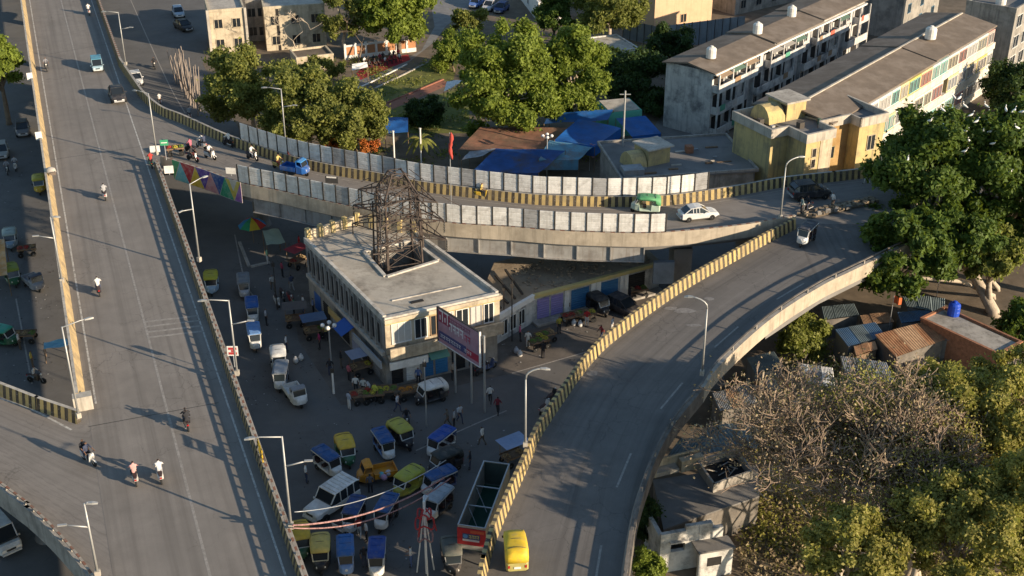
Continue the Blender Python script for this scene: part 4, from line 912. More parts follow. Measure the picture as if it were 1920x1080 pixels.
def rand_dir(n):
    v = RNG.normal(size=(n, 3)); return v / np.linalg.norm(v, axis=1)[:, None]
CROWNS = {}
def tree(name, label, c, rad, z, n_leaf, leaf=.3, m=None, clumps=26, csize=(.2, .34), bark=None, tr=.28, trunk_split=.4, group=None, base=None, dens=1.0, fill=.25, bare=0, cat='tree', limbs=9):
    """crown centre = pixel c at height z; the trunk stands straight below (or at base)"""
    clumps = int(clumps * 1.8); n_leaf = int(n_leaf * 1.55); leaf = leaf * .78; ctr = P(*c, z); rx, ry, rz = rad; bx_, by_ = (ctr.x, ctr.y) if base is None else base
    t = thing(name, label, cat, (bx_, by_, 0), 0, group); CROWNS[label] = (ctr, rad)
    d = rand_dir(clumps); clumps = clumps; d[:, 2] = np.where(d[:, 2] < -.8, -d[:, 2] * .6, d[:, 2]); d /= np.linalg.norm(d, axis=1)[:, None]
    rr = RNG.uniform(.42, .95, clumps)[:, None]; cc = d * rr * np.array(rad)          # clump centres
    cs = RNG.uniform(csize[0] * .85, csize[1] * .9, clumps) * (rx + ry + rz) / 3
    k = RNG.choice(clumps, n_leaf, p=cs ** 2 / (cs ** 2).sum()); dd = rand_dir(n_leaf)
    q = np.where(RNG.random(n_leaf) < fill, RNG.random(n_leaf) ** .5, RNG.uniform(.78, 1.06, n_leaf))[:, None]
    sub = rand_dir(clumps * 5).reshape(clumps, 5, 3) * .55                             # sub-clumps break up the round outline
    ch = RNG.integers(0, 5, n_leaf); soft = RNG.random(n_leaf)[:, None] < .35; p = cc[k] + np.where(soft, sub[k, ch] * .8 + RNG.normal(size=(n_leaf, 3)) * .42, sub[k, ch] + dd * q * .62) * cs[k][:, None] * np.array([1, 1, .85])
    off = np.array([ctr.x - bx_, ctr.y - by_, z]); pts = p + off; nrm = dd * .8 + d[k] * .5 + np.array([0, 0, .35]); keep = pts[:, 2] > .15
    o = link('crown', leaf_mesh('crown', pts[keep], nrm[keep], leaf, m), t); o['kind'] = 'stuff'
    # trunk and limbs
    h0 = max(.5, (z - rz) + rz * trunk_split); top = Vector((off[0], off[1], max(h0, z * .55)))
    b = MB(); mid = Vector((top.x * .35 + RNG.normal() * .15, top.y * .35 + RNG.normal() * .15, top.z * .55))
    b.tube([(0, 0, -.1), (0, 0, .3), mid, top], [tr * 1.5, tr * 1.1, tr * .9, tr * .7], 9); b.build('trunk', bark or M_BARK, t, True)
    order = np.argsort(-cs)[:limbs]
    for i in order:
        e = Vector(cc[i] + off); m0 = Vector((top.x, top.y, top.z * RNG.uniform(.75, 1.0))); m1 = m0.lerp(e, .5) + Vector((RNG.normal() * .3, RNG.normal() * .3, .5))
        b = MB(); b.tube([m0, m1, e], [tr * .5, tr * .3, tr * .1], 6); b.build('branch', bark or M_BARK, t, True)
    return t
def bare_tree(name, label, base, h, spread, m_leaf=None, n_leaf=0, bark=None, depth=5, tr=.2, leaf=.2, seed=1, group=None, fork=3, z0=.3):
    rg = random.Random(seed); t = thing(name, label, 'tree', (base[0], base[1], 0), 0, group); tips = []; segs = []
    def grow(p, d, L, r, dep):
        pts = [p]; rs = [r]
        for i in range(3):
            d = (d + Vector((rg.gauss(0, .16), rg.gauss(0, .16), rg.gauss(.02, .1)))).normalized(); p = p + d * L / 3; pts.append(p); rs.append(r * (1 - .18 * (i + 1)))
        segs.append((dep, pts, rs))
        if dep == 0: tips.append(p); return
        for i in range(fork if dep > 1 else fork + 1):
            a = rg.random() * 6.28; q = Vector((math.cos(a), math.sin(a), rg.uniform(-.15, .7))); nd = (d * rg.uniform(.35, .8) + q * spread).normalized()
            grow(p if i < 2 else pts[2], nd, L * rg.uniform(.62, .84), rs[-1] * rg.uniform(.55, .75), dep - 1)
    grow(Vector((0, 0, -.1)), Vector((rg.gauss(0, .1), rg.gauss(0, .1), 1)), h * .34, tr, depth)
    tw = MB(); first = True
    for dep, pts, rs in segs:
        if dep == depth: MB().tube(pts, rs, 8).build('trunk', bark or M_BARK_L, t, True)
        elif dep >= depth - 2: MB().tube(pts, rs, 6).build('branch', bark or M_BARK_L, t, True)
        else: tw.tube(pts, [max(.026, r) for r in rs], 3 if dep == 0 else 4, False)
    o = tw.build('twigs', M_TWIG if n_leaf else (bark or M_BARK_L), t); o['kind'] = 'stuff'
    if n_leaf:
        T = np.array([tuple(p) for p in tips]); k = RNG.integers(0, len(T), n_leaf); p = T[k] + RNG.normal(size=(n_leaf, 3)) * .38
        o = link('crown', leaf_mesh('crown', p, rand_dir(n_leaf) + np.array([0, 0, .4]), leaf, m_leaf), t); o['kind'] = 'stuff'
    return t
def pb(px, py, z): q = P(px, py, z); return (q.x, q.y)
G1 = 'trees behind the far screen fence'
tree('roadside_tree', 'olive green spreading tree with pale limbs beside the timber poles', (468, 162), (5.9, 5.2, 6.0), 6.9, 23000, .27, F_OLIVE, 34, (.16, .28), M_BARK_L, .3, limbs=16, group=G1)
tree('roadside_tree', 'loose green tree behind the far screen fence above the blue cargo rickshaw', (580, 205), (5.6, 5.0, 5.4), 6.0, 23000, .27, F_OLIVE, 30, (.18, .3), M_BARK_L, .28, limbs=14, group=G1)
tree('roadside_tree', 'drooping dense green tree next to the red flowering bushes', (665, 225), (3.7, 3.6, 4.8), 5.6, 19000, .25, F_OLIVE, 28, (.2, .32), M_BARK, .25, group=G1)
tree('shade_tree', 'big bright green shade tree over the blue tarpaulins', (945, 155), (6.5, 5.8, 7.6), 7.6, 46000, .3, F_BRIGHT, 52, (.16, .27), M_BARK_L, .42, limbs=14, base=pb(978, 262, 0), group='bright green trees by the tarpaulins')
tree('shade_tree', 'bright green tree beside the teal shed', (1080, 145), (4.3, 4.0, 6.2), 7.2, 24000, .3, F_BRIGHT, 34, (.18, .3), M_BARK_L, .32, group='bright green trees by the tarpaulins')
tree('garden_tree', 'bright round tree above the red carpeted enclosure', (745, 18), (5.8, 5.2, 5.2), 6.5, 24000, .32, F_BRIGHT, 34, (.2, .32), M_BARK, .35)
tree('garden_tree', 'brownish green tree beside the cream house and bare tree', (645, 25), (3.6, 3.6, 4.4), 6.0, 8000, .28, F_OLIVE, 20, (.2, .3), M_BARK_L, .3)
bare_tree('bare_tree', 'leafless tree standing in front of the cream house windows', pb(560, 105, 0), 8.5, .7, None, 0, M_BARK_L, 5, .17, seed=5, fork=2)
bare_tree('bare_tree', 'leafless dark tree standing by the white railing wall', pb(672, 118, 0), 8.5, .7, None, 0, M_BARK, 5, .2, seed=8, fork=2)
tree('garden_tree', 'drooping tree at the top beside the pale orange building', (1145, 0), (6.0, 5, 5.6), 7.5, 24000, .3, F_OLIVE, 34, (.18, .3), M_BARK_L, .35)
tree('garden_tree', 'mid green tree between the round tree and the drooping tree', (1040, 30), (3.4, 3.2, 3.4), 4.5, 9000, .28, F_DEEP, 22, (.2, .32), M_BARK, .25)
tree('garden_bush', 'light green bush left of the big shade tree', (850, 98), (3.4, 3.0, 3.0), 2.8, 11000, .24, F_BRIGHT, 20, (.22, .34), M_BARK, .15, cat='bush')
tree('garden_bush', 'small round tree near the parked blue vehicles', (880, 42), (2.6, 2.4, 2.4), 2.4, 7000, .24, F_OLIVE, 16, (.25, .38), M_BARK, .14, cat='bush')
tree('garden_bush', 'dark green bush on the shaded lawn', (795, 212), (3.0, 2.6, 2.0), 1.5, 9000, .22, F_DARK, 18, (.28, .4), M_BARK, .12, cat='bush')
for c, r, z, lab in (((1195, 150), (4.6, 4.2, 4.2), 3.2, 'dark shaded thicket between teal shed and stained end wall'), ((1258, 90), (3.8, 3, 3.4), 2.6, 'dark shaded thicket in front of the sheet fence'), ((1150, 130), (3.6, 3.2, 3.2), 2.5, 'dark shaded bush beside the grey hut'), ((1228, 195), (2.8, 2.2, 2.2), 1.5, 'low dark shaded bush at the foot of the stained end wall')):
    tree('dark_bush', lab, c, r, z, 11000, .26, F_DARK, 22, (.22, .36), M_BARK, .15, group='dark thickets by the flats', cat='bush')  # green shrubs; their shade is put into the dark leaf colour
T6 = [('great tree of deep green leaves beside the ramp junction', (1748, 340), (6.6, 5.6, 7.6), 10.0, pb(1862, 590, 0), 46000), ('great deep green tree right of the egrets', (1895, 335), (5.6, 5.4, 7.6), 10.5, pb(1990, 560, 0), 36000), ('low overhanging green tree over the ramp edge', (1692, 470), (4.6, 3.8, 4.2), 7.5, pb(1862, 560, 0), 16000), ('shaded inner part of the great tree above the brick shed', (1800, 450), (4.2, 3.6, 4.0), 7.0, pb(1870, 545, 0), 14000)]
for lab, c, r, z, bs, n in T6: tree('great_tree', lab, c, r, z, n, .3, F_DEEP, 50 if r[0] > 5 else 26, (.16, .28), M_BARK_L, .5 if r[0] > 5 else .2, base=bs, limbs=12, group='great trees by the ramp junction')
tree('leaning_tree', 'light green tree behind the brick shed with a pale trunk', (1862, 478), (3.0, 2.6, 2.8), 6, 10000, .27, F_OLIVE, 20, (.22, .34), M_BARK_L, .3, base=pb(1856, 585, 0))
tree('garden_tree', 'dark tree beyond the egret tree near the flats', (1900, 165), (4.6, 3.8, 3.8), 3.6, 12000, .28, F_DARK, 24, (.2, .34), M_BARK, .2)
tree('garden_bush', 'green bush right of the brick shed', (1912, 610), (2.4, 2.2, 2.2), 2, 8000, .22, F_DEEP, 16, (.28, .4), M_BARK, .12, cat='bush')
tree('garden_bush', 'bright bush hugging the outer side of the right ramp', (1508, 632), (2.5, 2.2, 1.9), 2.0, 10000, .2, F_OLIVE, 18, (.26, .38), M_BARK, .12, cat='bush')
tree('edge_tree', 'bright green tree peeking in beside the straight flyover', (-5, 118), (3.0, 3, 4.0), 8, 12000, .28, F_BRIGHT, 22, (.22, .34), M_BARK, .3)
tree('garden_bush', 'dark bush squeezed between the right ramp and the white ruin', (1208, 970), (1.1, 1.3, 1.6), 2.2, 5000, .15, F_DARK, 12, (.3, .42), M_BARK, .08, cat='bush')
tree('garden_bush', 'bright green bush at the foot of the white ruin', (1215, 1062), (1.35, 1.2, 1.3), 2.0, 6000, .15, F_BRIGHT, 14, (.28, .4), M_BARK, .08, cat='bush')
GB = 'tall dry trees in the corner'
for lab, c, r, z, n, m in (('yellow olive tree with full crown above the flat brown roof', (1855, 800), (4.6, 4.4, 4.0), 10.5, 34000, F_YEL), ('yellow olive tree crown bordering the brick shed', (1925, 705), (3.8, 3.2, 3.2), 8, 13000, F_YEL),
                        ('olive tree filling the low corner beside the dry branches', (1800, 1000), (4.2, 4.0, 3.6), 10, 28000, F_YEL), ('loose olive tree growing through the dry branches', (1600, 1040), (3.2, 3.0, 2.8), 9.5, 13000, F_YEL), ('olive tree at the far corner of the thicket', (1965, 930), (3.8, 4, 4.2), 12, 20000, F_YEL),
                        ('pale yellow tree between dry twigs and full crown', (1745, 900), (3.0, 3.0, 3.0), 9.5, 12000, F_YEL), ('yellowing tree above the torn tin roof edge', (1745, 740), (3.0, 2.6, 2.4), 9.5, 8000, F_YEL)):
    tree('olive_tree', lab, c, r, z, n, .17, m, 40, (.14, .25), M_BARK_L, .22, limbs=16, group=GB)
for i_, (x_, y_, h_, s_, lab, m_) in enumerate(((1610, 1085, 15.0, 11, 'brown leafless tree spreading twigs beside the patched shanty roofs', F_DRY), (1690, 1085, 15.5, 23, 'dry twiggy tree with scattered yellow leaves in the thicket', F_YEL), (1575, 1160, 14, 31, 'dry twiggy tree standing right of the white ruin', F_DRY), (1650, 985, 13.5, 37, 'dry tree with pale forked limbs above the torn tin roof', F_DRY), (1575, 955, 11.5, 41, 'dry brush tree behind the grey hovel', F_YEL), (1725, 1110, 14, 47, 'dry forked tree under the olive crowns', F_YEL))):
    bare_tree('dry_tree', lab, pb(x_, y_, 0), h_, .66, m_, 5200 if m_ is F_DRY else 9000, M_BARK_L, 7 if i_ < 4 else 6, .3, .1, seed=s_, group=GB)
# flowering bushes and a palm behind the far fence
for c, lab in (((618, 268), 'red flowering bush against the far screen fence'), ((692, 276), 'orange flowering bush against the far screen fence'), ((575, 180), 'red flowering bush at the garden edge')):
    tree('flowering_bush', lab, c, (1.2, 1.0, 1.0), 2.6 if c[1] > 200 else 3, 1500, .16, F_RED, 10, (.3, .5), M_BARK, .06, group='flowering bushes', cat='bush')
def palm(label, px, py, h):
    c = P(px, py, 0); t = thing('palm', label, 'palm', c); b = MB(); b.tube([(0, 0, 0), (.1, 0, h * .5), (0, 0, h)], [.2, .15, .13], 8); b.build('trunk', M_BARK, t, True)
    for k in range(15):
        a = k * 2.4; L = random.uniform(1.8, 2.5); b = MB(); n = 7; el = random.uniform(.2, 1.0)
        pts = [Vector((math.cos(a) * L * s, math.sin(a) * L * s, h + L * (el * s - 1.1 * s * s))) for s in np.linspace(0, 1, n)]
        w = Vector((-math.sin(a), math.cos(a), -.35))
        for i in range(n - 1):
            w0 = .28 * math.sin(math.pi * (i / n + .08)); w1 = .28 * math.sin(math.pi * ((i + 1) / n + .08)); wz = Vector((math.sin(a), -math.cos(a), -.35))
            b.face([pts[i], pts[i + 1], pts[i + 1] + w * w1, pts[i] + w * w0]); b.face([pts[i + 1], pts[i], pts[i] + wz * w0, pts[i + 1] + wz * w1])
        b.build('frond', F_YEL if k % 4 == 0 else F_OLIVE, t)
palm('small ragged palm with yellow fronds behind the far screen fence', 790, 300, 2.6)
# ------------------------------------------------------------------ white egrets on the great trees
M_EGRET = mat('white_feathers', (.78, .77, .74), .05, 4, .8); M_BEAK = paint((.5, .35, .05), .5)
def egret_mesh():
    t = thing('egret', 'white egret perched in the great deep green tree', 'bird', (0, 0, 0), 0, 'egrets perched in the great trees')
    b = MB(); ring = lambda x, z, r, q=1.0: [(x, r * math.cos(k * math.pi / 4), z + r * q * math.sin(k * math.pi / 4)) for k in range(8)]
    b.loft([ring(-.4, .3, .015), ring(-.25, .36, .09), ring(-.05, .42, .14), ring(.12, .5, .12), ring(.2, .62, .06), ring(.17, .76, .04), ring(.2, .86, .045), ring(.27, .88, .05), ring(.33, .87, .015)]); b.build('body', M_EGRET, t, True)
    b = MB(); b.tube([(.32, 0, .875), (.46, 0, .855)], [.016, .003], 5); b.build('beak', M_BEAK, t)
    for s in (-1, 1): b = MB(); b.tube([(-.02, .04 * s, .32), (0, .05 * s, 0)], [.014, .01], 4); b.build('leg', M_DSTEEL, t)
    return t
EG = egret_mesh()
for i, (px, py) in enumerate(((1743, 233), (1770, 247), (1782, 265), (1808, 205), (1820, 222), (1830, 234), (1848, 205), (1852, 218), (1853, 238), (1855, 254), (1861, 276), (1810, 252), (1815, 270), (1808, 290), (1842, 253), (1798, 190), (1787, 188), (1885, 212), (1900, 214), (1916, 216), (1905, 246), (1701, 305), (1892, 330), (1766, 212))):
    A = P(px, py, 30); B = P(px, py, 0); d = (B - A).normalized(); best = None
    for lab, *_ in T6[:2]:
        c, r = CROWNS[lab]; k = Vector(((A.x - c.x) / r[0], (A.y - c.y) / r[1], (A.z - c.z) / r[2])); e = Vector((d.x / r[0], d.y / r[1], d.z / r[2]))
        a_, b_, c_ = e.dot(e), 2 * k.dot(e), k.dot(k) - .84; D = b_ * b_ - 4 * a_ * c_
        s_ = (-b_ - math.sqrt(D)) / (2 * a_) if D > 0 else -b_ / (2 * a_); q = A + d * s_
        if best is None or (D > 0 and s_ < best[0]): best = (s_, q)
    o = EG if i == 0 else copy_tree(EG); o.location = best[1]; o.scale = (.85, .85, .8); o.rotation_euler = (0, 0, random.random() * 6.28)

tree('garden_bush', 'leafy bush before the low garden house', (600, 128), (3.2, 2.0, 1.8), 2.0, 6000, .24, F_OLIVE, 16, (.25, .36), M_BARK, .12, cat='bush')
# weeds, litter leaves and dry scrub on the ground of the thicket
def scatter(name, label, pix, n, m, size, zmax, cat):
    pts = [P(x, y, 0) for x, y in pix]; q = []
    x0, x1, y0, y1 = min(p.x for p in pts), max(p.x for p in pts), min(p.y for p in pts), max(p.y for p in pts); pc = rand_dir(60)[:, :2]
    hub = RNG.uniform((x0, y0), (x1, y1), (90, 2))
    while len(q) < n:
        h = hub[RNG.integers(90)]; x, y = h + RNG.normal(size=2) * 1.1; ins = False; k = len(pts) - 1
        for i in range(len(pts)):
            if (pts[i].y > y) != (pts[k].y > y) and x < (pts[k].x - pts[i].x) * (y - pts[i].y) / (pts[k].y - pts[i].y) + pts[i].x: ins = not ins
            k = i
        if ins: q.append((x, y, RNG.random() ** 2 * zmax + .03))
    o = link(name, leaf_mesh(name, np.array(q), rand_dir(n) + np.array([0, 0, .5]), size, m)); o['kind'] = 'stuff'; o['label'] = label
scatter('dry_scrub', 'dry brown scrub covering the ground of the thicket', [(1330, 760), (1480, 700), (1980, 760), (1980, 1130), (1400, 1130)], 16000, F_DRY, .14, .9, 'scrub')
scatter('weeds', 'low olive weeds among the shanties and thicket', [(1340, 720), (1560, 640), (1980, 720), (1980, 1130), (1390, 1130)], 14000, F_YEL, .13, .7, 'weeds')
scatter('garden_weeds', 'patchy weeds on the dirt behind the far screen fence', [(420, 120), (900, 100), (1250, 240), (1150, 340), (520, 300)], 9000, F_OLIVE, .16, .35, 'weeds')

# ------------------------------------------------------------------ vehicles
M_TYRE = M_BLACK; M_RIM = mat('wheel_rim', (.4, .4, .4), .1, 4, .4, .7); M_LAMP = mat('lamp_lens', (.75, .73, .68), .05, 4, .2); M_RED = mat('tail_lamp', (.35, .02, .02), .1, 4, .3)
M_SEAT = mat('dark_seat_vinyl', (.05, .03, .03), .2, 3, .6)
# placeholder paints that copies override
V_ROOF = mat('canopy_paint', (.5, .4, .03), .1, 2, .55, stain=(.35, .28, .1), ss=1.2, samt=.4); V_BODY = mat('body_paint', (.05, .16, .07), .1, 2, .45, coat=.3); V_TRIM = mat('trim_paint', (.6, .6, .58), .1, 2, .5)
def wheel(root, x, y, r, w, rz=0):
    n = 14; wt = MB(); ring = lambda rr, yy: [(rr * math.cos(2 * math.pi * k / n), yy, rr * math.sin(2 * math.pi * k / n)) for k in range(n)]
    wt.loft([ring(r * .6, -w / 2), ring(r * .94, -w / 2), ring(r, -w * .3), ring(r, w * .3), ring(r * .94, w / 2), ring(r * .6, w / 2)]); o = wt.build('wheel', M_TYRE, root); o.location = (x, y, r); o.rotation_euler = (0, 0, rz)
    b = MB(); b.loft([ring(r * .62, -w * .42), ring(r * .62, w * .42)]); b.loft([ring(r * .2, -w * .5), ring(r * .2, w * .5)]); b.build('rim', M_RIM, o); return o
def sec(x, hw, z0, z1, ch=.08):
    c = min(ch, hw * .45, (z1 - z0) * .4); return [(x, -hw + c, z0), (x, hw - c, z0), (x, hw, z0 + c), (x, hw, z1 - c), (x, hw - c, z1), (x, -hw + c, z1), (x, -hw, z1 - c), (x, -hw, z0 + c)]
def make_auto():
    t = thing('auto_rickshaw', 'auto rickshaw', 'auto rickshaw')
    b = MB(); b.loft([sec(-1.35, .56, .38, .95), sec(-1.25, .66, .33, 1.0), sec(-.55, .66, .3, 1.0), sec(-.5, .66, .3, .5), sec(.55, .62, .3, .5), sec(.6, .56, .3, 1.0), sec(1.0, .46, .34, 1.02), sec(1.3, .28, .42, .92), sec(1.38, .16, .5, .8)]); b.build('body', V_BODY, t, False, fix=True)
    b = MB(); A = lambda x, hw, zb, zt: [(x, -hw, zb), (x, hw, zb), (x, hw, zb + (zt - zb) * .55), (x, hw * .82, zt - .05), (x, hw * .4, zt), (x, -hw * .4, zt), (x, -hw * .82, zt - .05), (x, -hw, zb + (zt - zb) * .55)]
    b.loft([A(-1.42, .55, 1.0, 1.42), A(-1.3, .67, 1.0, 1.66), A(-.95, .69, 1.0, 1.74), A(-.93, .69, 1.42, 1.74), A(-.2, .69, 1.45, 1.79), A(.5, .66, 1.48, 1.77), A(.85, .6, 1.56, 1.68)]); b.build('hood', V_ROOF, t, True, fix=True)
    for x in (-.9, -.1): b = MB(); b.tube([(x, .7 * math.sin(a), 1.5 + .3 * math.cos(a)) for a in np.linspace(-1.45, 1.45, 9)], .02, 4); b.build('hood_hoop', M_DSTEEL, t)
    b = MB(); b.box((-1.37, 0, .62), (.03, .4, .14)); b.build('number_plate', M_LAMP, t)
    for y in (-.66, .66): b = MB(); b.box((.86, y, 1.2), (.03, .12, .16)); b.build('mirror', M_BLACK, t)
    for y in (-.6, .6):
        for x0, x1 in ((.62, .62), (-.5, -.55)): b = MB(); b.tube([(x0, y, .95), (x1, y * .98, 1.52)], .025, 5); b.build('pillar', M_DSTEEL, t)
    b = MB(); b.face([(.98, -.46, 1.02), (.98, .46, 1.02), (.72, .52, 1.58), (.72, -.52, 1.58)]); b.build('windscreen', M_GLASS, t)
    b = MB(); b.beam((.99, -.5, 1.0), (.73, -.56, 1.6), .06); b.beam((.99, .5, 1.0), (.73, .56, 1.6), .06); b.beam((.99, -.5, 1.02), (.99, .5, 1.02), .06); b.build('windscreen_frame', V_TRIM, t)
    b = MB(); b.box((-.85, 0, .72), (.5, 1.15, .14)); b.box((-1.12, 0, .95), (.14, 1.15, .5)); b.build('passenger_seat', M_SEAT, t)
    b = MB(); b.box((.12, 0, .68), (.35, .6, .16)); b.build('driver_seat', M_SEAT, t)
    b = MB(); b.tube([(.72, -.3, 1.05), (.8, 0, 1.0), (.72, .3, 1.05)], .02, 5); b.build('handlebar', M_DSTEEL, t)
    for y in (-.3, .3): b = MB(); b.tube([(1.2, y * .8, .72), (1.32, y * .8, .72)], [.08, .09], 8); b.build('headlight', M_LAMP, t)
    for y in (-.5, .5): b = MB(); b.box((-1.36, y, .7), (.04, .12, .18)); b.build('tail_lamp', M_RED, t)
    b = MB(); b.box((1.22, 0, .42), (.36, .2, .05)); b.build('mudguard', V_BODY, t)
    wheel(t, 1.2, 0, .22, .12); wheel(t, -.85, -.58, .23, .13); wheel(t, -.85, .58, .23, .13); return t
def make_erick():
    t = thing('electric_rickshaw', 'electric rickshaw', 'rickshaw')
    b = MB(); b.loft([sec(-1.3, .5, .32, .5, .05), sec(.9, .5, .32, .5, .05)]); b.build('floor_pan', V_BODY, t)
    b = MB(); b.loft([sec(.82, .5, .32, 1.02), sec(1.1, .44, .34, 1.0), sec(1.32, .3, .42, .9), sec(1.4, .16, .5, .75)]); b.build('front_cowl', V_TRIM, t, False, fix=True)
    b = MB(); b.loft([sec(-1.32, .5, .5, .98, .05), sec(-1.18, .52, .5, 1.05, .05)]); b.build('rear_panel', V_BODY, t)
    b = MB(); A = lambda x, hw, zb, zt: [(x, -hw, zb), (x, hw, zb), (x, hw, zt - .08), (x, hw * .7, zt), (x, -hw * .7, zt), (x, -hw, zt - .08)]
    b.loft([A(-1.42, .54, 1.5, 1.66), A(-1.3, .58, 1.5, 1.74), A(.4, .58, 1.56, 1.78), A(.9, .52, 1.6, 1.72)]); b.build('canopy', V_ROOF, t, fix=True)
    for x in (-1.0, -.3, .4): b = MB(); b.box((x, 0, 1.775), (.05, .84, .03)); b.build('canopy_rib', V_ROOF, t)
    for y in (-.585, .585): b = MB(); b.box((-.25, y, 1.56), (2.2, .02, .1)); b.build('canopy_fringe', V_TRIM, t)
    b = MB(); b.face([(-1.36, -.52, 1.0), (-1.36, .52, 1.0), (-1.4, .54, 1.55), (-1.4, -.54, 1.55)]); b.build('rear_curtain', V_ROOF, t)
    for y in (-.5, .5):
        for x in (-1.25, -.2, .78): b = MB(); b.tube([(x, y, .5), (x, y, 1.6)], .022, 5); b.build('pillar', M_RIM, t)
    b = MB(); b.face([(1.0, -.42, 1.0), (1.0, .42, 1.0), (.8, .48, 1.58), (.8, -.48, 1.58)]); b.build('windscreen', M_GLASS, t)
    b = MB(); b.beam((1.01, -.45, .98), (.81, -.51, 1.6), .06); b.beam((1.01, .45, .98), (.81, .51, 1.6), .06); b.beam((.82, -.5, 1.6), (.82, .5, 1.6), .08); b.build('windscreen_frame', V_TRIM, t)
    for x in (-.95, -.15): b = MB(); b.box((x, 0, .68), (.36, .9, .12)); b.box((x - .18 if x < -.5 else x + .2, 0, .88), (.08, .9, .34)); b.build('seat', M_SEAT, t)
    b = MB(); b.tube([(.72, -.3, 1.06), (.82, 0, 1.0), (.72, .3, 1.06)], .02, 5); b.build('handlebar', M_DSTEEL, t)
    b = MB(); b.tube([(1.3, 0, .8), (1.4, 0, .8)], [.09, .1], 8); b.build('headlight', M_LAMP, t)
    for y in (-.4, .4): b = MB(); b.box((-1.34, y, .68), (.04, .1, .16)); b.build('tail_lamp', M_RED, t)
    wheel(t, 1.2, 0, .23, .1); wheel(t, -.85, -.5, .24, .1); wheel(t, -.85, .5, .24, .1); return t
def make_cargo():
    t = thing('cargo_three_wheeler', 'cargo three wheeler', 'three wheeler')
    b = MB(); b.loft([sec(.35, .64, .35, 1.2), sec(.4, .66, .32, 1.25), sec(1.0, .62, .34, 1.1), sec(1.35, .4, .42, .95), sec(1.45, .2, .5, .8)]); b.build('cab', V_BODY, t, fix=True)
    b = MB(); b.loft([sec(.32, .62, 1.55, 1.68, .05), sec(.6, .62, 1.58, 1.74, .05), sec(.95, .56, 1.56, 1.66, .05)]); b.build('cab_roof', V_ROOF, t, fix=True)
    b = MB(); b.face([(1.05, -.5, 1.08), (1.05, .5, 1.08), (.88, .52, 1.58), (.88, -.52, 1.58)]); b.build('windscreen', M_GLASS, t)
    for y in (-.6, .6):
        b = MB(); b.beam((1.06, y * .9, 1.06), (.88, y * .92, 1.6), .06); b.beam((.38, y, 1.2), (.38, y, 1.6), .08); b.build('pillar', V_BODY, t)
    b = MB(); b.box((.36, 0, 1.4), (.05, 1.1, .36)); b.build('rear_window', M_GLASS, t)
    b = MB(); b.box((-.62, 0, .55), (1.75, 1.3, .1)); b.build('bed', V_BODY, t)
    for y in (-.64, .64): b = MB(); b.box((-.62, y, .78), (1.75, .05, .36)); b.build('bed_side', V_BODY, t)
    for x in (-1.48, .24): b = MB(); b.box((x, 0, .78), (.05, 1.22, .36)); b.build('bed_end', V_BODY, t)
    for y in (-.28, .28): b = MB(); b.tube([(1.25, y, .75), (1.4, y, .74)], [.08, .09], 8); b.build('headlight', M_LAMP, t)
    b = MB(); b.box((.55, 0, .8), (.3, .9, .2)); b.build('seat', M_SEAT, t)
    wheel(t, 1.2, 0, .24, .13); wheel(t, -.95, -.56, .25, .14); wheel(t, -.95, .56, .25, .14); return t
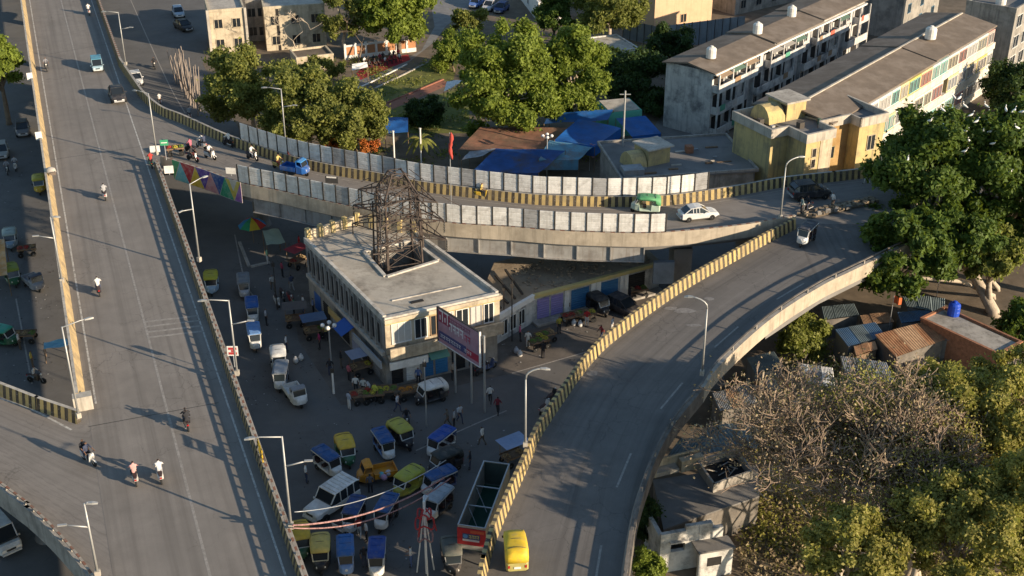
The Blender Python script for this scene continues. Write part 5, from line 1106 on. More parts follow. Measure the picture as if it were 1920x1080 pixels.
def make_car(kind):
    t = thing(kind, kind, 'car')
    if kind == 'jeep_wagon':
        W = .87; S = [(-2.15, .8, .5, .95), (-2.1, W, .42, 1.05), (.55, W, .42, 1.08), (.8, W * .96, .42, 1.08), (1.95, W * .86, .45, 1.02), (2.1, W * .8, .48, .92)]; Cb = [(-2.1, .84, .78, 1.0, 1.78), (-1.95, .85, .78, 1.0, 1.84), (.25, .85, .78, 1.0, 1.84), (.72, .8, .76, 1.05, 1.2)]; H, rw, wx = 1.84, .36, (1.35, -1.35)
    elif kind == 'sedan':
        W = .87; S = [(-2.1, .7, .45, .8), (-2.0, .84, .3, .95), (-1.3, W, .25, .98), (.8, W, .25, .92), (1.7, .82, .27, .8), (2.1, .6, .35, .65)]; Cb = [(-1.75, .74, .6, .9, .98), (-1.05, .8, .6, .9, 1.42), (.1, .8, .62, .9, 1.48), (1.0, .78, .66, .86, .95)]; H, rw, wx = 1.48, .31, (1.3, -1.3)
    elif kind == 'hatchback':
        W = .82; S = [(-1.8, .68, .45, .85), (-1.72, .8, .3, .98), (.6, W, .25, .95), (1.4, .78, .27, .85), (1.8, .58, .35, .68)]; Cb = [(-1.72, .74, .6, .92, 1.2), (-1.3, .76, .6, .92, 1.48), (.1, .77, .62, .92, 1.5), (.95, .74, .64, .88, .98)]; H, rw, wx = 1.5, .29, (1.15, -1.15)
    else:
        W = .84; S = [(-1.9, .78, .45, 1.0), (-1.82, W, .32, 1.05), (.9, W, .3, 1.05), (1.6, .82, .32, .98), (1.85, .7, .38, .8)]; Cb = [(-1.88, .8, .72, 1.0, 1.8), (-1.7, .82, .74, 1.0, 1.86), (.6, .82, .74, 1.0, 1.86), (1.35, .78, .7, .98, 1.15)]; H, rw, wx = 1.86, .29, (1.15, -1.15)
    b = MB(); b.loft([sec(*s_, .1) for s_ in S]); b.build('body', V_BODY, t, fix=True)
    b = MB(); b.loft([[(x, -hb, z0), (x, hb, z0), (x, ht, z1), (x, -ht, z1)] for x, hb, ht, z0, z1 in Cb]); b.build('window_glass', M_GLASS, t, fix=True)
    r0, r1 = Cb[1], Cb[2]; b = MB(); b.loft([sec(r0[0] - .06, r0[2] + .02, r0[4] - .04, r0[4] + .03, .02), sec((r0[0] + r1[0]) / 2, r0[2] + .04, r0[4] - .02, max(r0[4], r1[4]) + .05, .03), sec(r1[0] + .08, r1[2] + .02, r1[4] - .05, r1[4] + .03, .02)]); b.build('roof', V_ROOF, t, fix=True)
    for s_ in (-1, 1):
        for (a, c) in ((Cb[0], Cb[1]), (Cb[3], Cb[2])): b = MB(); b.beam((a[0], s_ * (a[2] + .02 if a[4] > 1.1 else a[1]), a[4]), (c[0], s_ * (c[2] + .02), c[4]), .07); b.build('pillar', V_BODY, t)
        for f_ in (.2, .5, .8):
            x = Cb[1][0] + (Cb[2][0] - Cb[1][0]) * f_; b = MB(); b.beam((x, s_ * (Cb[1][1] + .01), Cb[1][3]), (x, s_ * (Cb[1][2] + .015), Cb[1][4]), .06); b.build('pillar', V_BODY, t)
        b = MB(); b.box((S[-1][0] - .05, s_ * S[-1][1] * .72, S[-1][3] - .1), (.12, .26, .15)); b.build('headlight', M_LAMP, t)
        b = MB(); b.box((S[0][0] + .02, s_ * S[0][1] * .85, S[0][3] - .1), (.08, .16, .2)); b.build('tail_lamp', M_RED, t)
        b = MB(); b.box((Cb[2][0] + .45, s_ * (W + .09), 1.0), (.1, .16, .12)); b.build('mirror', V_BODY, t)
    b = MB(); b.box((S[-1][0] + .03, 0, .45), (.14, S[-1][1] * 1.9, .16)); b.build('front_bumper', V_TRIM, t)
    b = MB(); b.box((S[0][0] - .03, 0, .48), (.14, S[0][1] * 1.9, .16)); b.build('rear_bumper', V_TRIM, t)
    b = MB(); b.box((S[-1][0] + .005, 0, S[-1][3] - .14), (.06, S[-1][1] * .9, .14)); b.build('grille', M_BLACK, t)
    if kind == 'jeep_wagon':
        for k in range(6): b = MB(); b.box((-1.7 + .36 * k, 0, 1.9), (.05, 1.4, .05)); b.build('roof_rib', V_TRIM, t)
    for x in wx:
        for y in (-W + .08, W - .08): wheel(t, x, y, rw, .2)
    return t
def make_scooter(moto=False):
    t = thing('motorcycle' if moto else 'scooter', 'two wheeler', 'motorcycle' if moto else 'scooter')
    wheel(t, .62, 0, .28 if moto else .23, .1); wheel(t, -.62, 0, .28 if moto else .23, .11)
    if moto:
        b = MB(); b.loft([sec(-.05, .1, .72, .86, .04), sec(.15, .15, .74, .98, .06), sec(.4, .12, .76, .95, .05)]); b.build('fuel_tank', V_BODY, t, fix=True)
        b = MB(); b.box((.05, 0, .48), (.4, .26, .34)); b.build('engine', M_DSTEEL, t)
        b = MB(); b.beam((.4, 0, .8), (-.1, 0, .32), .07); b.beam((.3, 0, .74), (-.75, 0, .72), .07); b.beam((-.1, 0, .35), (-.62, 0, .28), .06); b.build('frame', M_DSTEEL, t)
        b = MB(); b.loft([sec(-.85, .1, .76, .84, .03), sec(-.3, .13, .74, .84, .03), sec(0, .1, .74, .82, .03)]); b.build('seat', M_SEAT, t)
        b = MB(); b.tube([(-.05, .16, .35), (-.75, .18, .36)], .05, 6); b.build('exhaust', M_RIM, t)
    else:
        b = MB(); b.loft([sec(-.85, .1, .55, .72, .04), sec(-.6, .19, .35, .74, .06), sec(-.15, .18, .28, .72, .06), sec(-.1, .15, .25, .34, .04), sec(.3, .15, .25, .33, .04)]); b.build('body', V_BODY, t, fix=True)
        b = MB(); b.loft([[(.28, -.2, .3), (.28, .2, .3), (.34, .2, .3), (.34, -.2, .3)], [(.36, -.22, .65), (.36, .22, .65), (.44, .2, .65), (.44, -.2, .65)], [(.38, -.14, .98), (.38, .14, .98), (.5, .12, .98), (.5, -.12, .98)]]); b.build('front_apron', V_BODY, t, fix=True)
        b = MB(); b.loft([sec(-.8, .1, .73, .8, .03), sec(-.4, .16, .73, .82, .03), sec(0, .12, .73, .8, .03)]); b.build('seat', M_SEAT, t)
    b = MB(); b.tube([(.62, .07, .28), (.42, .06, .95)], .025, 5); b.tube([(.62, -.07, .28), (.42, -.06, .95)], .025, 5); b.build('fork', M_RIM, t)
    b = MB(); b.tube([(.28, -.34, 1.02), (.4, -.1, 1.0), (.4, .1, 1.0), (.28, .34, 1.02)], .02, 5); b.build('handlebar', M_DSTEEL, t)
    b = MB(); b.tube([(.46, 0, .92), (.56, 0, .91)], [.08, .09], 8); b.build('headlight', M_LAMP, t)
    b = MB(); b.loft([sec(.38, .06, .46, .5, .02), sec(.62, .07, .54, .58, .02), sec(.88, .06, .42, .46, .02)]); b.build('mudguard', V_BODY, t)
    b = MB(); b.box((-.88, 0, .66), (.04, .14, .1)); b.build('tail_lamp', M_RED, t)
    return t
T_AUTO, T_ERICK, T_CARGO = make_auto(), make_erick(), make_cargo()
T_JEEP, T_SEDAN, T_HATCH, T_VAN = [make_car(k) for k in ('jeep_wagon', 'sedan', 'hatchback', 'minivan')]
T_SCOOT, T_MOTO = make_scooter(), make_scooter(True)
TEMPL = [T_AUTO, T_ERICK, T_CARGO, T_JEEP, T_SEDAN, T_HATCH, T_VAN, T_SCOOT, T_MOTO]
def put(tpl, label, px, py, z, to, roof=None, body=None, trim=None, group=None, cat=None, sc=1.0, name=None):
    """vehicle whose ground centre shows at (px, py) on level z, facing pixel `to`"""
    o = copy_tree(tpl); c = P(px, py, z); o.location = c; rz = to if isinstance(to, float) else heading((px, py), to, z); o.rotation_euler = (0, 0, rz); o['label'] = label
    if cat: o['category'] = cat
    if group: o['group'] = group
    if name: o.name = name
    if sc != 1: o.scale = (sc,) * 3
    tb = {}
    if roof: tb[V_ROOF] = vpaint(roof, .6)
    if body: tb[V_BODY] = vpaint(body, .45)
    if trim: tb[V_TRIM] = vpaint(trim, .5)
    recolor(o, tb); return o
BL, WH, YE, GR, DK, LM = (.02, .075, .22), (.62, .62, .6), (.55, .37, .04), (.03, .12, .06), (.03, .03, .035), (.36, .34, .06)
GQ = 'rickshaws crowding the square'; Z0 = .006; ZD = DZ + .002
put(T_ERICK, 'blue topped rickshaw beside the yellow rickshaw and the white jeep', 617, 885, Z0, (652, 912), BL, WH, WH, GQ)
put(T_AUTO, 'yellow hooded rickshaw with green nose above the orange cargo three wheeler', 650, 862, Z0, (664, 900), YE, GR, WH, GQ)
put(T_ERICK, 'blue and white rickshaw touching the olive hooded rickshaw', 722, 852, Z0, (744, 885), BL, (.1, .2, .4), WH, GQ)
put(T_AUTO, 'olive yellow hooded rickshaw by the dark motorcycle', 754, 832, Z0, (785, 862), LM, DK, WH, GQ)
put(T_ERICK, 'bright blue canopy rickshaw near the hanging wire post', 826, 848, Z0, (786, 880), (.02, .07, .3), WH, WH, GQ)
put(T_AUTO, 'black hooded rickshaw with curved white windscreen trim', 834, 882, Z0, (795, 900), (.035, .04, .04), DK, WH, GQ)
put(T_CARGO, 'orange cargo three wheeler loaded with cloth bundles', 706, 900, Z0, (650, 912), (.52, .22, .02), (.52, .22, .02), WH, None)
put(T_JEEP, 'white jeep wagon with ribbed roof in the rickshaw square', 622, 955, Z0, (570, 990), WH, WH, (.55, .55, .53), None)
put(T_AUTO, 'lime green hooded rickshaw right of the white jeep', 765, 922, Z0, (728, 950), (.36, .36, .05), LM, WH, GQ)
put(T_ERICK, 'blue canopy rickshaw behind the grey canopied rickshaw', 822, 922, Z0, (782, 940), BL, (.08, .1, .2), WH, GQ)
put(T_ERICK, 'grey canopied rickshaw beside the garland post', 822, 962, Z0, (795, 990), (.3, .34, .38), DK, WH, GQ)
put(T_ERICK, 'dark blue rickshaw under the garland with white front', 664, 985, Z0, (644, 1025), (.02, .05, .16), DK, WH, GQ)
put(T_ERICK, 'blue rickshaw under the garland next to the dark blue one', 724, 980, Z0, (700, 1020), BL, DK, WH, GQ)
put(T_AUTO, 'yellow hooded rickshaw hugging the flyover barrier', 566, 1032, Z0, (575, 1080), YE, GR, WH, GQ)
put(T_AUTO, 'pale yellow hooded rickshaw beside the barrier rickshaw', 603, 1056, Z0, (603, 1110), (.58, .44, .12), DK, (.6, .55, .4), GQ)
put(T_ERICK, 'mid blue canopy rickshaw in the front row', 650, 1062, Z0, (652, 1115), (.03, .12, .34), (.03, .1, .3), (.2, .3, .5), GQ)
put(T_ERICK, 'deep blue canopy rickshaw with white rail in the front row', 708, 1066, Z0, (704, 1120), (.02, .06, .26), WH, WH, GQ)
put(T_AUTO, 'dark grey hooded rickshaw beside the red sign kiosk', 848, 1062, Z0, (858, 1115), (.09, .1, .09), DK, (.2, .2, .2), GQ)
put(T_CARGO, 'white cargo three wheeler with grey box near the flyover', 556, 752, Z0, (580, 785), (.2, .22, .25), WH, WH, None)
put(T_AUTO, 'white hooded rickshaw parked above the white cargo three wheeler', 524, 690, Z0, (530, 730), WH, (.25, .28, .3), WH, GQ)
put(T_ERICK, 'grey canopied rickshaw between two white three wheelers', 528, 722, Z0, (520, 765), (.2, .24, .29), (.2, .22, .25), WH, GQ)
put(T_AUTO, 'white and black rickshaw in front of the fruit sellers', 808, 752, Z0, (760, 768), WH, DK, WH, GQ)
put(T_ERICK, 'blue glass rickshaw beside the flyover near the blue awning', 479, 648, Z0, (486, 690), (.12, .25, .5), BL, WH, GQ)
put(T_ERICK, 'blue canopied rickshaw behind another beside the flyover', 475, 598, Z0, (480, 640), (.02, .09, .3), DK, WH, GQ)
put(T_AUTO, 'olive topped rickshaw half hidden by the flyover barrier', 398, 545, Z0, (398, 590), (.4, .38, .04), (.3, .4, .5), WH, GQ)
put(T_ERICK, 'grey rickshaw standing alone by the open verge', 459, 552, Z0, (463, 595), (.16, .18, .2), DK, (.4, .4, .42), GQ)
put(T_HATCH, 'dark hatchback among stalls below the shop shutters', 1168, 585, Z0, (1200, 600), (.05, .05, .06), DK, (.5, .5, .5), None)
put(T_AUTO, 'black hooded rickshaw by the blue shop shutters', 1122, 585, Z0, (1150, 605), (.03, .03, .035), DK, WH, GQ)
# on the decks
put(T_CARGO, 'blue cargo three wheeler driving on the curved ramp', 556, 327, DZ - .004, (620, 338), (.05, .22, .5), (.02, .1, .34), WH)
put(T_AUTO, 'green and white rickshaw on the curved ramp beside the white sedan', 1210, 398, DZ - .004, (1165, 396), (.1, .32, .14), (.45, .55, .45), WH)
put(T_SEDAN, 'white sedan on the curved ramp past the last screen panel', 1308, 409, DZ - .004, (1365, 403), WH, WH, (.5, .5, .5), sc=.88)
put(T_HATCH, 'black hatchback at the junction before the yellow house', 1517, 370, DZ - .01, (1560, 366), DK, DK, (.3, .3, .3), sc=1.1)
put(T_ERICK, 'dark canopied rickshaw with white front on the right ramp', 1510, 455, DZ - .008, (1475, 490), (.05, .055, .07), DK, WH)
put(T_AUTO, 'yellow hooded rickshaw driving down the shaded right ramp', 966, 1052, DZ - .008, (958, 1000), (.62, .42, .03), (.4, .35, .12), WH)
put(T_SEDAN, 'dark sedan with pale bonnet on the straight flyover', 221, 186, ZD, (232, 215), (.02, .025, .035), DK, (.4, .4, .4))
put(T_VAN, 'pale blue minivan on the straight flyover', 183, 130, ZD, (190, 160), (.1, .3, .4), (.3, .42, .48), WH, cat='van', sc=.78)
put(T_HATCH, 'white hatchback on the lower road beside the flyover bend', 256, 156, Z0, (272, 192), WH, WH, (.5, .5, .5))
put(T_HATCH, 'pale blue car parked by the stacked timber poles', 335, 30, Z0, (352, 60), (.35, .42, .5), (.3, .38, .46), WH)
put(T_SEDAN, 'dark parked car behind the pale blue parked car', 345, 55, Z0, (366, 66), DK, DK, (.3, .3, .3))
for i, (x, y, c) in enumerate(((893, 12, (.1, .2, .5)), (918, 18, (.5, .5, .52)), (940, 22, (.05, .08, .2)))): put(T_HATCH, ('blue car parked at the top beyond the small round tree', 'silver car parked between the blue and the navy car', 'navy car parked next to the silver car')[i], x, y, Z0, (x - 20, y + 14), c, c, (.4, .4, .4))
# beneath and left of the straight flyover
put(T_HATCH, 'dark car with pale bonnet on the shaded left road', 44, 250, Z0, (46, 290), DK, (.16, .16, .17), (.4, .4, .4))
put(T_AUTO, 'pale rickshaw beside the orange awning', 22, 462, Z0, (22, 500), (.3, .36, .32), (.2, .3, .4), WH, 'rickshaws on the left road')
put(T_AUTO, 'olive rickshaw beside the dark truck on the left road', 26, 530, Z0, (40, 560), (.26, .3, .03), GR, WH, 'rickshaws on the left road')
put(T_CARGO, 'dark cargo three wheeler with white bumper on the left road', 66, 540, Z0, (84, 556), (.1, .1, .12), (.3, .3, .32), WH)
put(T_AUTO, 'green rickshaw at the edge beside the street sellers', 8, 645, Z0, (40, 652), (.05, .32, .22), GR, WH, 'rickshaws on the left road')
put(T_AUTO, 'yellow rickshaw nosing out from under the straight flyover', 76, 358, Z0, (74, 400), (.5, .42, .06), YE, WH, 'rickshaws on the left road')
put(T_VAN, 'white van below the slip ramp', 4, 1020, Z0, (30, 1050), WH, WH, (.5, .5, .5), cat='van')
put(T_HATCH, 'dusty grey car standing on the shaded left road', 4, 292, Z0, (6, 330), (.3, .3, .28), (.3, .3, .28), (.4, .4, .4))
# ------------------------------------------------------------------ people
M_SKIN = mat('skin', (.22, .12, .075), .1, 5, .6); M_HAIR = mat('hair', (.012, .01, .01), .2, 5, .6); M_SHOE = mat('shoe', (.03, .025, .02), .2, 5, .7)
P_SH = mat('shirt_cloth', (.5, .5, .5), .1, 5, .9); P_TR = mat('trouser_cloth', (.05, .05, .07), .1, 5, .9)
def figure(name, J, sleeve=True):
    """J: joints -> (x, y, z); one continuous skinned body, hands with five fingers, face"""
    rad = dict(pel=.14, spi=.125, che=.15, nec=.058, hb=.075, ht=.088, sL=.07, eL=.045, wL=.032, hL=.034, kL=.07, aL=.045, tL=.04, qL=.09, pL=.036)
    bones = [('pel', 'spi', 1), ('spi', 'che', 1), ('che', 'nec', 1), ('nec', 'hb', 0), ('hb', 'ht', 0)]
    for s in 'LR': bones += [('che', 's' + s, 1), ('s' + s, 'e' + s, 1), ('e' + s, 'w' + s, 0 if sleeve else 1), ('w' + s, 'p' + s, 0), ('pel', 'q' + s, 2), ('q' + s, 'k' + s, 2), ('k' + s, 'a' + s, 2), ('a' + s, 't' + s, 4)]
    for s in 'LR':
        w, e = Vector(J['w' + s]), Vector(J['e' + s]); J['p' + s] = tuple(w + (w - e).normalized() * .085)
    bm = bmesh.new(); ly = bm.verts.layers.skin.verify(); V = {}
    for k, p in J.items():
        v = bm.verts.new(p); r = rad.get(k, rad.get(k[0] + 'L', .05)); v[ly].radius = (r, r * (.8 if k in ('che', 'spi', 'pel') else 1)); V[k] = v
        v[ly].use_root = (k == 'pel')
    for a, b_, _ in bones: bm.edges.new((V[a], V[b_]))
    me = bpy.data.meshes.new(name); bm.to_mesh(me); bm.free(); o = bpy.data.objects.new(name, me); COL.objects.link(o)
    o.modifiers.new('skin', 'SKIN'); sb = o.modifiers.new('sub', 'SUBSURF'); sb.levels = 1; sb.render_levels = 1
    dg = bpy.context.evaluated_depsgraph_get(); ev = bpy.data.meshes.new_from_object(o.evaluated_get(dg)); bpy.data.objects.remove(o)
    verts = [tuple(v.co) for v in ev.vertices]; b = MB()
    def near(c):
        best = (9, 0)
        for a, b_, m in bones:
            A, B = Vector(J[a]), Vector(J[b_]); d = B - A; t = max(0, min(1, (c - A).dot(d) / d.length_squared)); D = (c - A - d * t).length - .5 * rad.get(a, rad.get(a[0] + 'L', .05))
            if D < best[0]: best = (D, m, a)
        return best
    hd = (Vector(J['hb']) + Vector(J['ht'])) / 2
    for p in ev.polygons:
        c = Vector(p.center); nb = near(c); m = nb[1]
        if nb[2] in ('hb', 'ht') and (c.x < hd.x - .01 or c.z > hd.z + .075): m = 3
        b.f.append(tuple(p.vertices)); b.m.append(m); b.uv.append([(0, 0)] * len(p.vertices))
    b.v = verts; bpy.data.meshes.remove(ev)
    b.cur = 0; h = hd; fx = h.x + .078
    b.tube([(fx - .02, 0, h.z + .02), (fx + .015, 0, h.z - .02)], [.008, .016], 5)                       # nose
    for s in (-1, 1): b.tube([(h.x, s * .07, h.z + .02), (h.x - .005, s * .095, h.z + .005)], [.02, .016], 5)   # ears
    b.cur = 3
    for s in (-1, 1): b.tube([(fx - .022, s * .032, h.z + .025), (fx - .004, s * .03, h.z + .024)], [.012, .009], 5)   # eyes
    b.tube([(fx - .02, -.025, h.z - .05), (fx - .002, 0, h.z - .052), (fx - .02, .025, h.z - .05)], .006, 4)     # mouth
    b.cur = 0
    for s in 'LR':
        w, q = Vector(J['w' + s]), Vector(J['p' + s]); d = (q - w).normalized(); sd_ = d.cross(Vector((0, 0, 1))); sd_ = sd_.normalized() if sd_.length > .2 else Vector((1, 0, 0)); dn = Vector((0, 0, -1)) if abs(d.z) < .8 else Vector((1, 0, 0)) * .6
        for i, L in enumerate((.06, .072, .068, .052)):
            a = q + sd_ * (i - 1.5) * .019; b.tube([a - d * .01, a + d * L * .5, a + d * L * .85 + dn * L * .4], [.0095, .009, .007], 5)
        a = w.lerp(q, .45) + sd_ * (.03 if s == 'L' else -.03); b.tube([a, a + sd_ * (.025 if s == 'L' else -.025) + d * .03, a + sd_ * (.028 if s == 'L' else -.028) + d * .055], [.011, .01, .008], 5)
    ob = b.build(name, [M_SKIN, P_SH, P_TR, M_HAIR, M_SHOE], None, True); me = ob.data; bpy.data.objects.remove(ob); return me
def pose(pel, lean, legs, arms, head=(.02, 0)):
    """lean = chest offset x; legs: L,R (knee, ankle) offsets; arms: L,R (elbow, wrist) absolute"""
    x, y, z = pel; J = dict(pel=pel, spi=(x + lean * .4, y, z + .2), che=(x + lean, y, z + .4), nec=(x + lean * 1.15, y, z + .56), hb=(x + lean * 1.15 + head[0], y, z + .65), ht=(x + lean * 1.15 + head[0] + .01, y, z + .76))
    for s, sg in (('L', 1), ('R', -1)):
        J['s' + s] = (x + lean, y + sg * .19, z + .47); J['q' + s] = (x, y + sg * .095, z - .05)
        k, a = legs[0 if s == 'L' else 1]; J['k' + s] = (k[0], y + sg * k[1], k[2]); J['a' + s] = (a[0], y + sg * a[1], a[2]); J['t' + s] = (a[0] + .17, y + sg * a[1], a[2] - .035 if a[2] < .15 else a[2] - .03)
        e, w = arms[0 if s == 'L' else 1]; J['e' + s] = (e[0], y + sg * e[1], e[2]); J['w' + s] = (w[0], y + sg * w[1], w[2])
    return J
st = ((.02, .11, .5), (0, .12, .08)); arm_d = ((-.03, .27, 1.16), (.06, .28, .93))
ME_P = {
    'stand': figure('person', pose((0, 0, .95), .0, (st, st), (arm_d, ((.03, .27, 1.16), (.16, .24, .98))))),
    'walk': figure('person', pose((0, 0, .93), .05, (((.22, .11, .52), (.26, .11, .08)), ((.0, .11, .5), (-.28, .12, .12))), (((-.12, .26, 1.14), (-.02, .28, .93)), ((.14, .26, 1.16), (.3, .24, 1.0))))),
    'carry': figure('person', pose((0, 0, .95), .04, (st, ((.1, .11, .5), (-.02, .12, .08))), (((.05, .27, 1.18), (.28, .2, 1.12)), ((.05, .27, 1.18), (.28, .2, 1.12))))),
    'ride': figure('person', pose((-.2, 0, .86), .1, (((.22, .17, .78), (.14, .16, .36)),) * 2, (((.06, .29, 1.12), (.24, .31, 1.04)),) * 2)),
    'pillion': figure('person', pose((-.55, 0, .9), .04, (((-.16, .21, .8), (-.2, .2, .4)),) * 2, (((-.42, .27, 1.16), (-.2, .2, 1.02)),) * 2)),
    'sit': figure('person', pose((0, 0, .5), .05, (((.42, .12, .5), (.4, .12, .08)),) * 2, (((.1, .27, .75), (.3, .16, .62)),) * 2)),
}
def person(ps, label, loc, rz, sh, tr, group, sc=1.0):
    o = link('person', ME_P[ps], None, loc, rz); tag(o, label, 'person', group); o.scale = (sc,) * 3
    for i, m in ((1, paint(sh, .9)), (2, paint(tr, .9))): o.material_slots[i].link = 'OBJECT'; o.material_slots[i].material = m
    return o
UP, DOWN = _md + math.pi, _md
def rider(px, py, z, to, moto, body, sh, tr, where, pill=None):
    """scooter or motorcycle with its rider (and pillion), each a thing of its own"""
    kind = 'motorcycle' if moto else 'scooter'; o = put(T_MOTO if moto else T_SCOOT, where[0] + ' ' + kind + ' ' + where[1], px, py, z, to, None, body, group='two wheelers on the roads')
    c = o.location; rz = o.rotation_euler.z
    person('ride', 'rider in ' + where[2] + ' ' + where[1], c, rz, sh, tr, 'riders on the roads')
    if pill: person('pillion', 'pillion passenger in ' + pill[2] + ' ' + where[1], c, rz, pill[0], pill[1], 'riders on the roads')
W_, D_, N_, K_, B_ = (.6, .58, .55), (.03, .03, .035), (.05, .06, .1), (.12, .1, .08), (.08, .12, .25)
SL = 'on the straight flyover'
rider(351, 800, ZD, UP, 1, D_, D_, N_, ('black', 'with a pillion ' + SL, 'black'), (D_, D_, 'a dark jacket'))
rider(168, 868, ZD, (192, 884), 0, W_, N_, D_, ('white', 'turning in from the slip ramp', 'navy'), (D_, N_, 'dark clothes'))
rider(254, 902, ZD, UP, 0, (.45, .42, .38), (.55, .3, .28), D_, ('cream', 'beside the white one ' + SL, 'a pink shirt'))
rider(301, 898, ZD, UP, 0, W_, (.55, .55, .55), (.3, .3, .32), ('white', 'beside the pink shirted rider ' + SL, 'a white shirt'))
rider(186, 550, ZD, UP, 0, D_, W_, N_, ('dark', 'near the ochre parapet ' + SL, 'a white shirt'))
rider(197, 372, ZD, UP, 0, W_, (.35, .35, .36), D_, ('silver', 'level with the painted triangles ' + SL, 'a grey shirt'))
rider(88, 132, ZD, DOWN, 1, D_, (.2, .2, .22), D_, ('dark', 'left of the pale blue minivan', 'grey'))
rider(167, 27, ZD, UP, 0, W_, W_, N_, ('white', 'farthest up the straight flyover', 'a white shirt'))
rider(284, 312, ZD, UP, 0, (.05, .2, .1), (.4, .05, .04), D_, ('green', 'beside the white board at the fork', 'a red shirt'))
ZC = DZ - .004; CR = 'on the curved ramp'
rider(378, 278, ZC, (350, 268), 0, W_, W_, D_, ('white', 'in the pack entering ' + CR[3:], 'a white shirt'), (N_, D_, 'a navy shirt'))
rider(395, 298, ZC, (430, 308), 0, W_, W_, D_, ('pale', 'beside the mural end ' + CR, 'a white shirt'))
rider(428, 274, ZC, (400, 264), 1, D_, W_, D_, ('black', 'below the striped barrier ' + CR, 'white over black'))
rider(362, 302, ZC, (395, 312), 1, (.3, .05, .05), D_, D_, ('red', 'nearest the mural ' + CR, 'black'))
rider(357, 286, ZC, (330, 276), 1, D_, (.4, .12, .16), D_, ('black', 'behind the fruit barrow ' + CR, 'a maroon shirt'))
rider(474, 300, ZC, (505, 309), 0, D_, W_, W_, ('dark', 'alone before the first near panels ' + CR, 'all white'))
rider(524, 317, ZC, (550, 323), 0, (.5, .36, .12), (.5, .38, .14), (.3, .06, .06), ('tan', 'just behind the blue cargo three wheeler', 'a tan shirt'))
rider(905, 372, ZC, (940, 376), 0, (.55, .36, .04), (.5, .35, .1), D_, ('yellow', 'against the striped barrier ' + CR, 'a yellow shirt'))
rider(545, 306, ZC, (575, 312), 1, D_, (.35, .08, .06), D_, ('dark', 'overtaking the blue cargo three wheeler', 'a rust shirt'))
rider(290, 128, Z0, (300, 150), 1, D_, D_, D_, ('dark', 'on the lower road by the white hatchback', 'black'))
rider(300, 196, Z0, (290, 172), 0, W_, W_, (.4, .2, .1), ('white', 'on the lower road at the barrier bend', 'a white shirt'))
rider(356, 222, Z0, (345, 200), 0, W_, (.3, .35, .4), N_, ('silver', 'on the lower road below the timber poles', 'grey blue'))
rider(763, 798, Z0, (768, 830), 1, D_, D_, N_, ('black', 'behind the olive hooded rickshaw', 'a black shirt'))
rider(1512, 397, DZ - .008, (1480, 412), 1, D_, D_, N_, ('black', 'at the tip between the ramps', 'dark blue'))
rider(1540, 372, DZ - .008, (1580, 368), 0, D_, (.2, .2, .2), D_, ('dark', 'beside the black hatchback at the junction', 'charcoal'))
rider(15, 325, Z0, (16, 350), 1, D_, (.3, .3, .32), N_, ('black', 'on the shaded left road', 'grey'))
rider(30, 318, Z0, (30, 345), 0, W_, (.4, .4, .42), N_, ('white', 'on the shaded left road', 'pale grey'))
rider(70, 718, Z0, (100, 722), 1, D_, W_, K_, ('dark', 'in the sunlit strip under the slip ramp', 'a white shirt'))
for i, (x, y, tx, ty, body, lb) in enumerate(((530, 560, 540, 580, D_, 'parked black scooter by the shaded long wall'), (545, 566, 556, 584, (.3, .05, .05), 'parked red scooter by the shaded long wall'), (520, 572, 532, 592, W_, 'parked white scooter by the shaded long wall'), (905, 700, 925, 690, D_, 'parked black scooter under the billboard edge'), (917, 694, 937, 684, B_, 'parked blue scooter under the billboard edge'), (1035, 752, 1050, 738, D_, 'parked scooter below the striped ramp barrier'), (1022, 772, 1038, 758, W_, 'parked white scooter below the striped ramp barrier'), (640, 1000, 660, 1010, W_, 'small white scooter between rickshaws'), (868, 690, 890, 684, (.25, .05, .04), 'parked red scooter behind the billboard post'))):
    put(T_SCOOT, lb, x, y, Z0, (tx, ty), None, body, group='scooters parked in the square')
PG = 'people in the square'; GP = lambda *a: P(*a, Z0)
